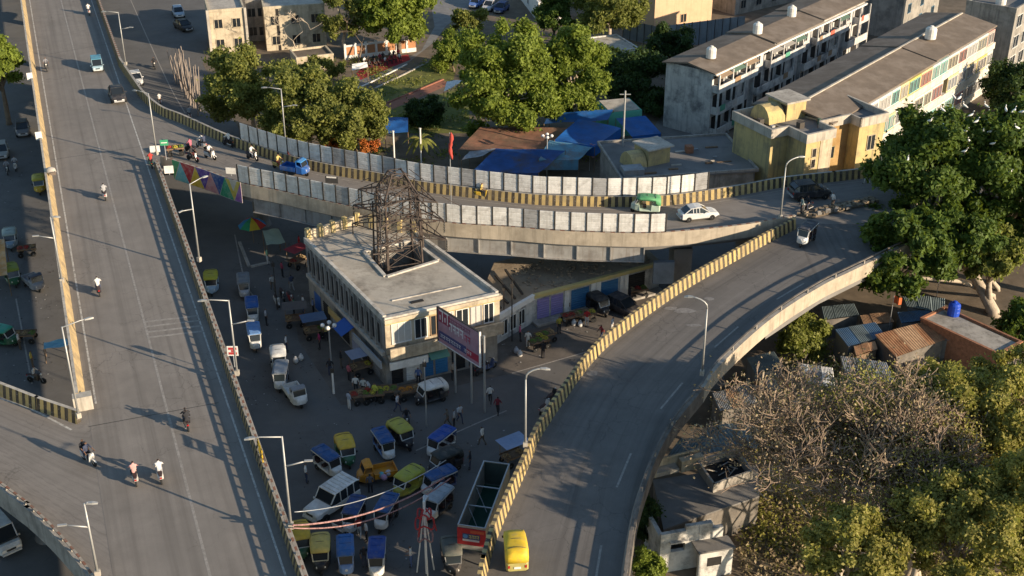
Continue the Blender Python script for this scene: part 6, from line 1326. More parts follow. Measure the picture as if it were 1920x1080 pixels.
for (ps, x, y, a, sh, tr, lb) in (('walk', 919, 757, 80, W_, D_, 'man in white top and dark trousers walking towards the billboard'), ('walk', 933, 778, 70, (.18, .03, .04), D_, 'person in maroon walking near the billboard'), ('walk', 862, 792, -60, (.4, .42, .45), N_, 'man in pale shirt standing in the open square'), ('stand', 655, 768, 40, (.35, .38, .45), W_, 'person in pale blue and white beside the fruit barrows'), ('stand', 990, 652, -90, W_, W_, 'person all in white beside the fruit barrow'), ('stand', 1018, 672, 60, D_, D_, 'person in black crossing by the fruit barrow'), ('walk', 674, 1008, 90, (.25, .03, .03), W_, 'person in red top crossing between rickshaws'), ('stand', 688, 1015, 200, W_, D_, 'man in white shirt beside the blue rickshaws'),
        ('carry', 772, 1062, 180, W_, B_, 'man in white vest by the garland post'), ('stand', 684, 1062, -80, D_, N_, 'dark clad driver between the front row rickshaws'), ('stand', 502, 495, 0, (.3, .5, .3), W_, 'person in pale green standing on the open verge'), ('walk', 548, 545, 120, N_, (.3, .3, .3), 'person in navy by the shaded long wall'), ('stand', 562, 470, 0, (.5, .03, .04), D_, 'person in red at the back corner of the long wall'), ('walk', 1147, 625, -30, (.4, .45, .5), W_, 'person in pale blue below the ramp barrier'), ('stand', 1180, 568, 10, D_, D_, 'person in black beside the dark hatchback'), ('stand', 704, 752, -120, (.5, .5, .08), D_, 'seller in yellow shirt at the fruit barrows'), ('stand', 668, 738, -90, W_, D_, 'seller in white shirt at the fruit barrows'), ('stand', 682, 742, -80, (.4, .42, .4), D_, 'seller in grey shirt at the fruit barrows'), ('sit', 745, 752, -70, K_, D_, 'person crouched beside the orange heap'), ('stand', 600, 655, 200, (.3, .03, .1), D_, 'woman in magenta by the blue awning stall'), ('stand', 1100, 612, -90, (.4, .03, .03), W_, 'person in red at the white sack stall'), ('stand', 620, 705, 90, D_, N_, 'person in dark clothes by the short white post'), ('walk', 840, 800, 170, K_, K_, 'person in brown crossing the square'), ('stand', 852, 802, 170, (.3, .3, .3), D_, 'person in grey crossing beside the one in brown'), ('stand', 588, 590, 0, (.25, .28, .4), D_, 'person in slate blue by the long wall shops'), ('stand', 538, 660, 0, W_, N_, 'man in white beside the blue glass rickshaw'), ('stand', 500, 610, 0, (.4, .4, .42), D_, 'driver in pale shirt beside the blue canopied rickshaw')):
    person(ps, lb, GP(x, y), R(a), sh, tr, PG)
for (ps, x, y, a, sh, tr, lb, z) in (('stand', 1502, 402, 190, (.15, .2, .2), D_, 'person in teal waiting at the ramp tip', DZ), ('stand', 1560, 392, 200, W_, K_, 'person in white standing in the rubble median', DZ), ('walk', 1625, 345, 160, (.5, .25, .28), W_, 'woman in pink beside the striped barrier at the yellow house', DZ), ('stand', 1498, 552, 200, W_, D_, 'person in white below the outer ramp edge', 0), ('stand', 1478, 610, 180, (.5, .06, .03), K_, 'person in red below the outer ramp edge', 0), ('stand', 62, 690, 10, (.5, .4, .1), K_, 'person in yellow on the left road', 0), ('stand', 38, 655, 10, W_, K_, 'seller in white at the left road', 0), ('stand', 840, 200, 0, W_, D_, 'person in white near the white garden canopy', 0), ('stand', 828, 222, 0, D_, D_, 'person in black near the white garden canopy', 0)):
    person(ps, lb, P(x, y, z), R(a), sh, tr, 'people beside the roads')
for i in range(16):
    x = 684 + (i % 8) * 9 + random.uniform(-2, 2); y = 122 - (i % 8) * 2.2 + (i // 8) * 8
    person('sit', 'seated guest in dark clothes on the red carpet', P(x, y, .01), R(random.uniform(-80, -20)), random.choice([D_, W_, K_, (.3, .04, .05)]), D_, 'guests seated on the red carpet')
for (ps, x, y, a, sh, tr, lb) in (('stand', 530, 520, 30, (.3, .05, .08), D_, 'person in dark red on the verge near the thin dark pole'), ('walk', 512, 545, -70, (.4, .4, .38), K_, 'person in cream walking on the verge by the grey rickshaw'), ('stand', 552, 590, 180, (.1, .25, .15), D_, 'person in green beside the brown sheet barrow'), ('stand', 570, 585, 200, W_, B_, 'man in white and blue beside the brown sheet barrow'), ('carry', 612, 640, 100, (.4, .3, .1), D_, 'person in mustard carrying goods by the grey blue awning'), ('stand', 640, 690, 20, D_, K_, 'person in black by the pale corner awning'), ('stand', 655, 715, 40, (.35, .1, .12), D_, 'woman in brick red by the pale corner awning'), ('walk', 745, 772, -20, (.45, .45, .48), N_, 'man in light grey passing the orange heap'), ('stand', 785, 722, -90, (.1, .15, .3), D_, 'shopkeeper in blue before the blue shop doors'), ('stand', 850, 712, -60, (.3, .25, .2), D_, 'person in tan behind the billboard posts'), ('stand', 885, 705, -60, D_, D_, 'person in black behind the billboard posts'), ('stand', 1048, 625, -70, (.35, .3, .05), D_, 'person in olive by the white sacks'), ('stand', 1062, 588, -90, W_, D_, 'shopkeeper in white before the purple shutters'), ('walk', 1128, 640, 200, (.3, .05, .05), N_, 'person in crimson walking below the ramp barrier'), ('stand', 975, 640, 0, (.45, .1, .2), D_, 'woman in rose behind the person all in white'), ('walk', 905, 835, 150, W_, K_, 'man in white crossing the open side of the square'), ('stand', 882, 880, 180, D_, N_, 'dark clad man beside the roofless kiosk'), ('stand', 790, 905, 0, (.3, .3, .33), D_, 'driver in grey beside the lime green rickshaw'), ('stand', 575, 905, 0, W_, N_, 'driver in white beside the blue topped rickshaw'), ('stand', 695, 925, 90, (.1, .1, .12), D_, 'man in dark clothes behind the white jeep')):
    person(ps, lb, GP(x, y), R(a), sh, tr, PG)
for o in TEMPL: remove_tree(o)
remove_tree_names = None

# ------------------------------------------------------------------ stalls, barrows, awnings
M_PROD = [mat('produce_' + n, c, .3, 9, .7) for n, c in (('orange', (.5, .2, .03)), ('green', (.12, .2, .04)), ('yellow', (.45, .38, .05)), ('red', (.35, .04, .03)), ('tan', (.35, .25, .13)))]
def barrow(label, px, py, z, rz, prod, canopy=None):
    t = thing('fruit_barrow', label, 'barrow', P(px, py, z), rz, 'street barrows'); b = MB(); b.box((0, 0, .78), (1.8, 1.1, .06)); b.build('platform', M_WOOD, t)
    for y in (-.53, .53): b = MB(); b.box((0, y, .84), (1.8, .05, .12)); b.build('side_rail', M_WOOD, t)
    for x in (-.6, .6):
        for y in (-.6, .6): wheel(t, x, y, .28, .05)
    for x in (-.75, .75):
        for y in (-.4, .4): b = MB(); b.beam((x, y, .3), (x, y, .76), .06); b.build('leg', M_WOOD, t)
    for k, m in enumerate(prod):
        b = MB(); cx = -.6 + 1.2 * k / max(1, len(prod) - 1); n = 60
        for j in range(n):
            a = random.random() * 6.28; rr = .28 * math.sqrt(random.random()); s = .05; p = Vector((cx + rr * math.cos(a), rr * 1.4 * math.sin(a), .84 + .22 * (1 - rr / .3)))
            b.mesh([p + Vector(v) * s for v in ((1, 0, 0), (0, 1, 0), (-1, 0, 0), (0, -1, 0), (0, 0, 1.1), (0, 0, -1))], [(0, 1, 4), (1, 2, 4), (2, 3, 4), (3, 0, 4), (1, 0, 5), (2, 1, 5), (3, 2, 5), (0, 3, 5)])
        o = b.build('produce_heap', M_PROD[m], t); o['kind'] = 'stuff'
    if canopy:
        for x in (-.85, .85):
            for y in (-.5, .5): b = MB(); b.tube([(x, y, .8), (x, y, 1.95)], .02, 5); b.build('pole', M_WOOD, t)
        b = MB(); n = 6
        for i in range(n):
            for j in range(n):
                f = lambda i, j: (-1.1 + 2.2 * i / n, -.8 + 1.6 * j / n, 2.05 - .16 * math.sin(math.pi * i / n) * math.sin(math.pi * j / n) * 1.2)
                b.face([f(i, j), f(i + 1, j), f(i + 1, j + 1), f(i, j + 1)])
        b.build('canopy', paint(canopy, .85), t, True)
for a in (('barrow heaped with oranges before the white shop sign', 768, 745, 0, .3, (0, 0, 4)), ('barrow with green and yellow produce before the shop corner', 700, 752, 0, .2, (1, 2, 1)), ('barrow with red and tan goods beside the shop corner', 678, 752, 0, .5, (3, 4, 3)), ('barrow with bananas left of the orange heap', 725, 745, 0, .1, (2, 2, 1)),
          ('barrow of green produce beside the person all in white', 1010, 652, 0, .5, (1, 1, 2)), ('barrow of yellow fruit behind the green produce barrow', 1022, 640, 0, .6, (2, 1, 4)), ('barrow of red goods by the blue shutters', 1072, 605, 0, .4, (3, 3, 4)), ('barrow of mixed fruit beside the white sacks', 1098, 600, 0, .2, (1, 4, 2)), ('barrow of tan goods by the ramp abutment', 1195, 555, 0, .3, (4, 3, 1)),
          ('fruit barrow standing on the curved ramp by the fork', 330, 290, DZ, .3, (3, 2, 1)), ('red cloth barrow on the left road', 52, 478, 0, .3, (3, 3, 4)), ('barrow with tan sacks on the left road', 50, 640, 0, .1, (4, 4, 1))): barrow(*a)
for a in (('barrow under a grey blue awning by the long wall', 590, 632, 0, .35, (4, 1), (.1, .14, .22)), ('barrow under a red cloth by the long wall end', 560, 500, 0, .9, (3, 4), (.35, .05, .06)), ('barrow under a pale awning at the shop corner', 678, 700, 0, .5, (4, 2), (.28, .29, .36)), ('barrow under a pale blue sheet beside the kiosk', 962, 868, 0, .6, (4, 4), (.28, .34, .48)), ('barrow under a brown sheet near the magenta clad woman', 555, 610, 0, .2, (4, 3), (.12, .1, .09))): barrow(*a)
def sack(label, px, py, z, m, s=1.0, group='sacks by the stalls'):
    t = thing('sack', label, 'sack', P(px, py, z), random.random() * 6, group); b = MB(); n = 10
    ring = lambda r, zz, q=1: [(r * math.cos(2 * math.pi * k / n) * (1 + .1 * math.sin(3 * k)), r * q * math.sin(2 * math.pi * k / n), zz) for k in range(n)]
    b.loft([ring(.2 * s, 0), ring(.32 * s, .15 * s), ring(.33 * s, .45 * s), ring(.24 * s, .68 * s), ring(.09 * s, .76 * s)]); b.build('bag', m, t, True); b = MB(); b.loft([ring(.06 * s, .74 * s), ring(.13 * s, .88 * s), ring(.1 * s, .9 * s)]); b.build('tied_neck', m, t)
for i, (x, y, c, lb) in enumerate(((1060, 602, W_, 'white sack at the edge of the red goods barrow'), (1076, 610, W_, 'white sack in front of the red goods barrow'), (1088, 612, W_, 'white sack beside the person in red'), (968, 662, (.4, .4, .42), 'grey sack left of the green produce barrow'), (975, 668, W_, 'white sack on the verge by the grey one'), (1150, 570, (.55, .53, .5), 'pale sack near the dark hatchback'), (555, 680, W_, 'white sack near the white hooded rickshaw'), (565, 675, W_, 'white sack next to another near the blue awning stall'), (690, 728, W_, 'white sack behind the fruit barrows'), (800, 728, (.3, .28, .2), 'tan sack by the blue shop doors'))): sack(lb, x, y, 0, paint(c, .9), .7)
# sagging tarpaulin roofs on poles
def tarp(name, label, pix, zs, m, sag=.35, n=10, poles=True, group=None, drop=None):
    """pix: four pixel corners, zs: heights there"""
    C = [P(x, y, z) for (x, y), z in zip(pix, zs)]; cen = sum(C, Vector((0, 0, 0))) / 4; t = thing(name, label, 'tarpaulin', (cen.x, cen.y, 0), 0, group); b = MB(); sd_ = random.random() * 9
    def f(i, j):
        u, v = i / n, j / n; p = (C[0] * (1 - u) + C[1] * u) * (1 - v) + (C[3] * (1 - u) + C[2] * u) * v
        return Vector((p.x, p.y, p.z - sag * math.sin(math.pi * u) * math.sin(math.pi * v) + .06 * math.sin(7 * u + sd_) * math.cos(9 * v + sd_)))
    for i in range(n):
        for j in range(n):
            q = [f(i, j), f(i + 1, j), f(i + 1, j + 1), f(i, j + 1)]
            if (q[1] - q[0]).cross(q[2] - q[0]).z < 0: q.reverse()
            b.face(q)
    b.build('sheet', m, t, True, world=True)
    if drop:
        for (i0, i1) in drop:
            b = MB(); A, B = C[i0], C[i1]; b.face([A, B, B - Vector((0, 0, 1.2)), A - Vector((0, 0, 1.2))]); b.build('side_flap', m, t, world=True)
    if poles:
        for p in C: b = MB(); b.tube([(p.x, p.y, 0), (p.x, p.y, p.z)], .04, 5); b.build('pole', M_WOOD, t, world=True)
M_TARP = mat('blue_tarpaulin', (.015, .1, .33), .2, .8, .5, stain=(.05, .06, .09), ss=.35, samt=.5, bump=.3, bs=2.5)
M_TARP_D = mat('dusty_blue_tarpaulin', (.02, .07, .22), .3, .8, .6, stain=(.08, .055, .035), ss=.3, samt=.9)
M_TARP_C = mat('cyan_tarpaulin', (.12, .27, .36), .25, .8, .6, stain=(.2, .13, .09), ss=.5, samt=.7)
M_REDEARTH = mat('leaf_strewn_roof', (.24, .115, .07), .35, .9, .95, stain=(.12, .1, .06), ss=.5, bump=.4)
TG = 'blue tarpaulin shelters'
tarp('tarpaulin_shelter', 'dusty blue tarpaulin beside the screen fence under the big tree', [(885, 322), (1010, 325), (1060, 282), (930, 278)], (3.0, 2.8, 3.6, 3.4), M_TARP_D, group=TG, drop=((0, 1),))
tarp('tarpaulin_shelter', 'leaf strewn roof around the big tree trunk', [(860, 280), (1010, 292), (1075, 240), (900, 238)], (3.0, 3.1, 3.4, 3.2), M_REDEARTH, .2, group=TG)
tarp('tarpaulin_shelter', 'bright blue tarpaulin beside the teal shed', [(1040, 262), (1115, 275), (1165, 240), (1085, 222)], (3.6, 3.2, 3.2, 3.7), M_TARP, .2, group=TG, drop=((0, 1), (1, 2)))
tarp('tarpaulin_shelter', 'pale cyan tarpaulin next to the leaf strewn roof', [(1010, 300), (1085, 300), (1115, 272), (1030, 262)], (3.2, 2.9, 3.2, 3.5), M_TARP_C, .15, group=TG, drop=((0, 1),))
tarp('tarpaulin_shelter', 'clean blue tarpaulin hanging off the teal shed', [(1185, 256), (1240, 250), (1210, 217), (1155, 222)], (2.4, 2.4, 3.2, 3.2), M_TARP, .1, group=TG, drop=((0, 1),))
tarp('tarpaulin_shelter', 'blue tarpaulin behind the bright green tree', [(1020, 232), (1140, 225), (1150, 205), (1030, 212)], (3.2, 3.2, 3.6, 3.6), M_TARP, .1, group=TG)
tarp('tarpaulin_shelter', 'small blue tarpaulin beside the drooping tree', [(722, 250), (765, 248), (765, 220), (722, 220)], (2.2, 2.2, 2.6, 2.6), M_TARP, .1, group=TG)
tarp('tarpaulin_shelter', 'torn grey sheet lean-to behind the screen fence', [(865, 300), (905, 292), (930, 278), (880, 284)], (2.6, 2.8, 3.4, 3.2), M_TIN, .05, group=TG)
tarp('tarpaulin_shelter', 'white garden canopy beside the big shade tree', [(832, 172), (858, 158), (868, 150), (838, 152)], (3.0, 3.0, 3.2, 3.2), M_WHITE, .05)
tarp('tarpaulin_shelter', 'grey green sloping sheet at the flyover foot near the colourful umbrella', [(500, 460), (535, 455), (522, 428), (492, 432)], (1.8, 1.8, 2.6, 2.6), paint((.3, .36, .28), .8), .08)
tarp('cart_cover', 'pale blue tarpaulin over a cart on the left road', [(82, 655), (128, 648), (126, 634), (82, 642)], (1.4, 1.5, 1.6, 1.4), paint((.2, .42, .52), .7), .1)
tarp('stall_awning', 'orange striped awning at the edge of the left road', [(-25, 520), (14, 516), (8, 448), (-30, 448)], (2.2, 2.2, 2.6, 2.6), mat('orange_awning', (.55, .26, .08), .15, 1, .8, stain=(.6, .5, .35), ss=.8), .1)
tarp('stall_awning', 'white awning edge over the low garden stalls', [(660, 132), (690, 126), (688, 116), (660, 120)], (2, 2, 2.4, 2.4), M_WHITE, .05)
# colourful umbrella
def umbrella(label, px, py):
    t = thing('garden_umbrella', label, 'umbrella', P(px, py, 0)); b = MB(); b.tube([(0, 0, 0), (0, 0, 2.9)], .03, 6); b.build('pole', M_WOOD, t)
    cs = [(.03, .2, .4), (.03, .25, .12), (.5, .36, .03), (.45, .04, .03)]
    for k in range(8):
        a, c = k * math.pi / 4, (k + 1) * math.pi / 4; r = 1.45; b = MB(); m = (a + c) / 2
        b.face([(0, 0, 2.85), (r * .55 * math.cos(a), r * .55 * math.sin(a), 2.5), (r * .55 * math.cos(c), r * .55 * math.sin(c), 2.5)]); b.face([(r * .55 * math.cos(a), r * .55 * math.sin(a), 2.5), (r * math.cos(a), r * math.sin(a), 1.95), (r * .95 * math.cos(m), r * .95 * math.sin(m), 2.0), (r * math.cos(c), r * math.sin(c), 1.95), (r * .55 * math.cos(c), r * .55 * math.sin(c), 2.5)])
        b.build('panel', paint(cs[k % 4], .8), t)
umbrella('big umbrella with blue green yellow and red panels', 476, 455)
# ------------------------------------------------------------------ billboard, kiosk, signs, garland
def strip_letters(t, org, ux, uz, rows, name='lettering'):
    """irregular blocky script strokes laid on a board; rows: (u0, u1, v, h, n, material)"""
    nrm = Vector(ux).cross(Vector(uz)); nrm.normalize(); rg = random.Random(5)
    for (u0, u1, v, h, n, m) in rows:
        for k in range(n):
            w = (u1 - u0) / n; b = MB(); a = u0 + k * w
            def q(x0, z0, x1, z1): b.face([Vector(org) + Vector(ux) * x + Vector(uz) * z + nrm * .02 for x, z in ((x0, z0), (x1, z0), (x1, z1), (x0, z1))])
            q(a + w * .08, v + h * .82, a + w * .95, v + h); q(a + w * .62, v, a + w * .8, v + h * .84)
            s_ = rg.random()
            if s_ < .6: q(a + w * .12, v + h * .36, a + w * .62, v + h * .52)
            if s_ > .3: q(a + w * .12, v + h * .1, a + w * .3, v + h * .5)
            b.build(name, m, t, world=True)
def billboard():
    A, B = P(820, 580, 7.4), P(898, 628, 7.4); 
    base = P(862, 745, 0); h0, h1 = 4.2, 7.3
    d = Vector((B.x - A.x, B.y - A.y, 0)); 
    # board plane through the posts: left end farther away, right end nearer
    L = 5.4; ang = R(-50); ux = Vector((math.cos(ang), math.sin(ang), 0)); c = Vector((base.x, base.y, 0)); o = c - ux * L * .5; nrm = Vector((ux.y, -ux.x, 0))
    t = thing('billboard', 'maroon and violet billboard on posts in front of the corner building', 'billboard', (c.x, c.y, 0)); f = Fr(o.to_2d(), ang)
    one('board', mat('billboard_print', (.36, .2, .24), .2, 1.2, .6, stain=(.3, .24, .3), ss=.8), t, lambda b: f.box(b, 0, L, -.06, 0, h0, h1))
    one('blue_band', paint((.06, .06, .16), .6), t, lambda b: f.box(b, .1, L * .68, .001, .012, h0 + .35, h0 + 1.05))
    one('red_patch', paint((.36, .03, .06), .6), t, lambda b: f.box(b, L * .7, L - .1, .001, .012, h0 + .3, h0 + .95))
    one('maroon_band', paint((.24, .025, .06), .6), t, lambda b: f.box(b, .1, L * .3, .001, .012, h0 + 1.9, h1 - .15))
    for u0, u1, z0, z1 in ((0, L, h0 - .06, h0), (0, L, h1, h1 + .08), (-.08, 0, h0 - .06, h1 + .08), (L, L + .1, h0 - .06, h1 + .08)): one('frame', M_WHITE if u0 >= L or z1 <= h0 else M_DSTEEL, t, lambda b: f.box(b, u0, u1, -.1, .06, z0, z1))
    for u in (L * .35, L * .75, L + .35): one('post', M_LPOLE, t, lambda b: b.tube([f.w(u, -.2, 0), f.w(u, -.2, h1 - .2)], .09, 8))
    for z in (h0 + .5, h1 - .5): one('brace', M_DSTEEL, t, lambda b: b.beam(f.w(0, -.14, z), f.w(L, -.14, z), .08))
    uz = Vector((0, 0, 1)); og = Vector(f.w(0, .0, 0)); WHT, RED, MAR = paint((.62, .58, .58), .6), paint((.4, .03, .07), .6), paint((.2, .03, .08), .6)
    strip_letters(t, og, ux, uz, [(.2, 1.5, h0 + 2.0, 1.1, 2, WHT), (1.6, 4.3, h1 - .75, .45, 8, MAR), (1.5, 3.4, h0 + 1.6, .75, 4, WHT), (.3, 3.0, h0 + .48, .34, 8, WHT), (3.5, 4.3, h0 + 1.5, .6, 2, RED), (3.4, 4.4, h0 + .5, .3, 3, WHT)])
billboard()
def kiosk():
    A, B, C_ = P(858, 985, 3.3), P(912, 985, 3.3), P(907, 865, 3.3); ang = math.atan2(C_.y - A.y, C_.x - A.x); L = (C_ - A).length; W = 1.9; f = Fr(A.to_2d(), ang)
    t = thing('roofless_kiosk', 'long roofless kiosk with red signboard and green floor', 'kiosk', (A.x, A.y, 0)); M_IN = mat('kiosk_sheet', (.36, .34, .3), .2, 1.2, .75, stain=(.2, .13, .1), ss=.8); H = 3.3
    one('wall', M_IN, t, lambda b: f.box(b, 0, L, 0, .06, 1.4, H)); one('wall', M_IN, t, lambda b: f.box(b, 0, L, W - .06, W, 1.4, H)); one('wall', mat('dark_green_sheet', (.06, .08, .07), .2, 1, .7), t, lambda b: f.box(b, L - .06, L, .061, W - .061, 1.4, H))
    one('floor', mat('green_sheet', (.015, .06, .04), .2, 1, .7), t, lambda b: f.box(b, .06, L - .06, .06, W - .06, 1.3, 1.38)); one('front_wall', M_IN, t, lambda b: f.box(b, 0, .06, .061, W - .061, 1.4, H))
    one('signboard', mat('red_sign', (.42, .03, .035), .12, 2, .6), t, lambda b: f.box(b, -.09, -.01, -.02, W + .02, H - 1.45, H - .12))
    for v in (0, W):
        for u in (.05, L - .05): one('post', M_DSTEEL, t, lambda b: f.box(b, u - .05, u + .05, v - .05, v + .05, 0, 1.4))
    for v in (.03, W - .03): one('top_rail', M_STEEL, t, lambda b: f.box(b, 0, L, v - .05, v + .05, H + .002, H + .09))
    for u in (0.03, L * .36, L * .66, L - .03): one('cross_rail', M_STEEL, t, lambda b: f.box(b, u - .04, u + .04, .06, W - .06, H - .35 if 0.1 < u < L - .1 else H + .002, H - .28 if 0.1 < u < L - .1 else H + .08))
    for u in (L * .36, L * .66): one('brace', M_STEEL, t, lambda b: b.beam(f.w(u, .06, H - .4), f.w(u - 1.0, W * .55, 1.6), .05))
    ux = Vector((f.n.x, f.n.y, 0)); og = Vector(f.w(-.1, 0, 0)); nrm = Vector((-f.d.x, -f.d.y, 0))
    def plate(nm, m, u0, u1, z0, z1, d): one(nm, m, t, lambda b: b.face([og + ux * u + Vector((0, 0, z)) + nrm * d for u, z in ((u0, z0), (u1, z0), (u1, z1), (u0, z1))]))
    plate('sign_panel', paint((.06, .07, .16), .6), .35, 1.55, H - .95, H - .5, .012); plate('sign_panel', paint((.5, .48, .5), .6), .35, 1.5, H - 1.12, H - .96, .012); plate('sign_panel', paint((.5, .1, .05), .6), .9, 1.85, H - .42, H - .18, .012)
    b = MB(); cc = og + ux * .55 + Vector((0, 0, H - .72)) + nrm * .02; b.face([cc + (ux * math.cos(a) + Vector((0, 0, 1)) * math.sin(a)) * .17 for a in np.linspace(0, 6.28, 17)[:-1]]); b.build('round_emblem', paint((.1, .25, .5), .5), t, world=True)
    strip_letters(t, og + nrm * .0, ux, Vector((0, 0, 1)), [(.78, 1.5, H - .86, .26, 4, paint((.6, .5, .12), .6))])
kiosk()
def sign_on_post(name, label, px, py, z, w, h, m, zb, rz=0.0, bands=()):
    t = thing(name, label, 'sign', P(px, py, z), rz, 'small roadside signs'); b = MB(); b.tube([(0, 0, 0), (0, 0, zb + h)], .04, 6); b.build('post', M_STEEL, t)
    b = MB(); b.box((0, -.06, zb + h / 2), (w, .03, h)); b.build('board', m, t)
    for (x0, x1, z0, z1, mm) in bands: b = MB(); b.box(((x0 + x1) / 2, -.085, zb + (z0 + z1) / 2), (x1 - x0, .012, z1 - z0)); b.build('lettering', mm, t)
RD, BK, GN = paint((.4, .04, .04), .6), paint((.05, .05, .05), .7), paint((.05, .3, .15), .6)
sign_on_post('sign_board', 'blank white board at the flyover fork', 292, 290, DZ + .9, 1.0, .7, M_WHITE, .3, R(10))
sign_on_post('sign_board', 'white board leaning where the near screen begins', 434, 330, DZ + .9, 1.0, .65, M_WHITE, .25, R(-10))
sign_on_post('sign_board', 'green board on the gantry post at the fork', 312, 300, DZ + .9, .8, .6, GN, 1.6, R(10), ((-.3, .3, .25, .35, M_WHITE),))
sign_on_post('sign_board', 'white notice on the post top at the fork', 318, 328, DZ + .6, .9, .8, M_WHITE, .2, R(10))
sign_on_post('sign_board', 'small red and white sign at the foot of a lamp post', 440, 688, DZ + 1.0, .8, .8, M_WHITE, 1.0, 0, ((-.3, .3, .5, .7, RD), (-.3, .3, .1, .3, RD), (-.1, .1, .32, .48, RD)))
sign_on_post('sign_board', 'white box sign clipped to the ochre parapet', 74, 262, DZ + .9, .65, .9, M_WHITE, .0, R(20))
sign_on_post('sign_board', 'white box sign farther up the ochre parapet', 57, 150, DZ + .9, .65, .9, M_WHITE, .0, R(20))
sign_on_post('sign_board', 'red and white notice on the white shop wall', 955, 622, .2, 1.2, .6, RD, 1.9, R(45), ((-.4, .4, .2, .35, M_WHITE),))
sign_on_post('sign_board', 'black board with pale top on the curved ramp', 623, 350, DZ, 1.3, .7, BK, .4, R(-10), ((-.5, .5, .55, .7, M_WHITE),))
# flags
def flag(label, px, py, z, h, w, fh, c, group='flags on poles'):
    t = thing('flag', label, 'flag', P(px, py, z), R(-20), group); b = MB(); b.tube([(0, 0, 0), (0, 0, h)], .035, 6); b.build('pole', M_STEEL, t); b = MB(); n = 6
    for i in range(n):
        f = lambda i, s: (w * i / n, .12 * math.sin(i * 1.3), h - (0 if s else fh) - .1 * i / n - .03)
        b.face([f(i, 0), f(i + 1, 0), f(i + 1, 1), f(i, 1)])
    if fh > 2:
        b = MB(); rf = random.Random(4); pts = [(.1 + .1 * math.sin(k * .9), .06 * math.cos(k * 1.3), h - fh * k / 9) for k in range(10)]; b.tube(pts, [.05, .16, .2, .13, .19, .14, .2, .15, .12, .03], 7)
    b.build('cloth', paint(c, .85), t, True)
flag('tall drooping red flag on a pole at the near screen fence', 847, 420, DZ, 9.0, .28, 2.6, (.4, .06, .045)); flag('small orange flag above the blue shanty sheets', 1663, 640, 0, 4.6, .7, .7, (.5, .12, .04)); flag('pale pink banner on the cyan tarpaulin', 1105, 320, 0, 3.4, .6, 1.6, (.55, .3, .33)); flag('slim red pennant in the great tree shade', 1755, 560, 0, 3.0, .4, .8, (.4, .08, .05))
for (x, y, h, lb) in ((740, 312, 2.6, 'short white post beside the palm'), (790, 310, 2.8, 'white post under the ragged palm')):
    t = thing('white_post', lb, 'post', P(x, y, 0)); b = MB(); b.tube([(0, 0, 0), (0, 0, h + 1.7)], .1, 8); b.build('shaft', M_WHITE, t); b = MB(); b.tube([(0, 0, h + 1.7), (0, 0, h + 1.8)], .14, 8); b.build('cap', M_WHITE, t)
t = thing('utility_pole', 'tall plain pole behind the far screen fence', 'pole', P(1165, 345, 0)); b = MB(); b.tube([(0, 0, 0), (0, 0, 11.0)], [.14, .09], 8); b.build('shaft', M_LPOLE, t); b = MB(); b.beam((-.6, 0, 10.6), (.6, 0, 10.6), .08); b.build('cross_arm', M_LPOLE, t)
def cluster_lamp(label, px, py, z, h):
    t = thing('cluster_lamp', label, 'street lamp', P(px, py, z), 0, 'globe lamps'); b = MB(); b.tube([(0, 0, 0), (0, 0, h)], [.08, .05], 8); b.build('pole', M_LPOLE, t)
    for k in range(4):
        a = k * 1.57; b = MB(); n = 8; cx, cy = .5 * math.cos(a), .5 * math.sin(a); b.loft([[(cx + r * math.cos(j * .785), cy + r * math.sin(j * .785), h + zz) for j in range(8)] for r, zz in ((.05, -.2), (.18, -.1), (.2, 0), (.15, .12), (.04, .18))]); b.build('globe', M_WHITE, t, True)
        b = MB(); b.tube([(0, 0, h - .3), (cx, cy, h - .2)], .025, 5); b.build('arm', M_LPOLE, t)
cluster_lamp('globe lamp beside the cyan tarpaulin', 1025, 335, 0, 5.2); cluster_lamp('globe lamp by the long wall of the corner building', 622, 690, 0, 4.2)
# garland and cables across the square
def cable(name, label, a, b_, sag, r, m, n=18, cat='garland', group=None):
    t = thing(name, label, cat, tuple((Vector(a) + Vector(b_)) / 2)[:2] + (0,), 0, group); b = MB(); pts = []
    for k in range(n + 1):
        s = k / n; p = Vector(a).lerp(Vector(b_), s); pts.append((p.x, p.y, p.z - sag * 4 * s * (1 - s)))
    b.tube(pts, r, 6); b.build('strand', m, t, True, world=True)
M_GARL = mat('red_white_garland', (.3, .17, .16), .6, 7, .9)
gp = P(800, 1075, 0); e0 = P(548, 985, 8.6); gtop = Vector((gp.x + .3, gp.y + .4, 5.6)); far = P(835, 935, 3.2)
cable('garland', 'thick red and white garland strung from the lamp post over the square', e0, Vector((far.x, far.y, 5.0)), .9, .06, M_GARL)
cable('garland', 'thin red garland hanging beside the thick one', e0 + Vector((0, 0, -.2)), Vector((far.x + .4, far.y + .2, 4.8)), 1.3, .045, M_GARL)
cable('cable', 'pale cable from the lamp post behind the white jeep', P(552, 960, 8.2), Vector((far.x, far.y + 2, 5.0)), .9, .03, M_STEEL, cat='cable')
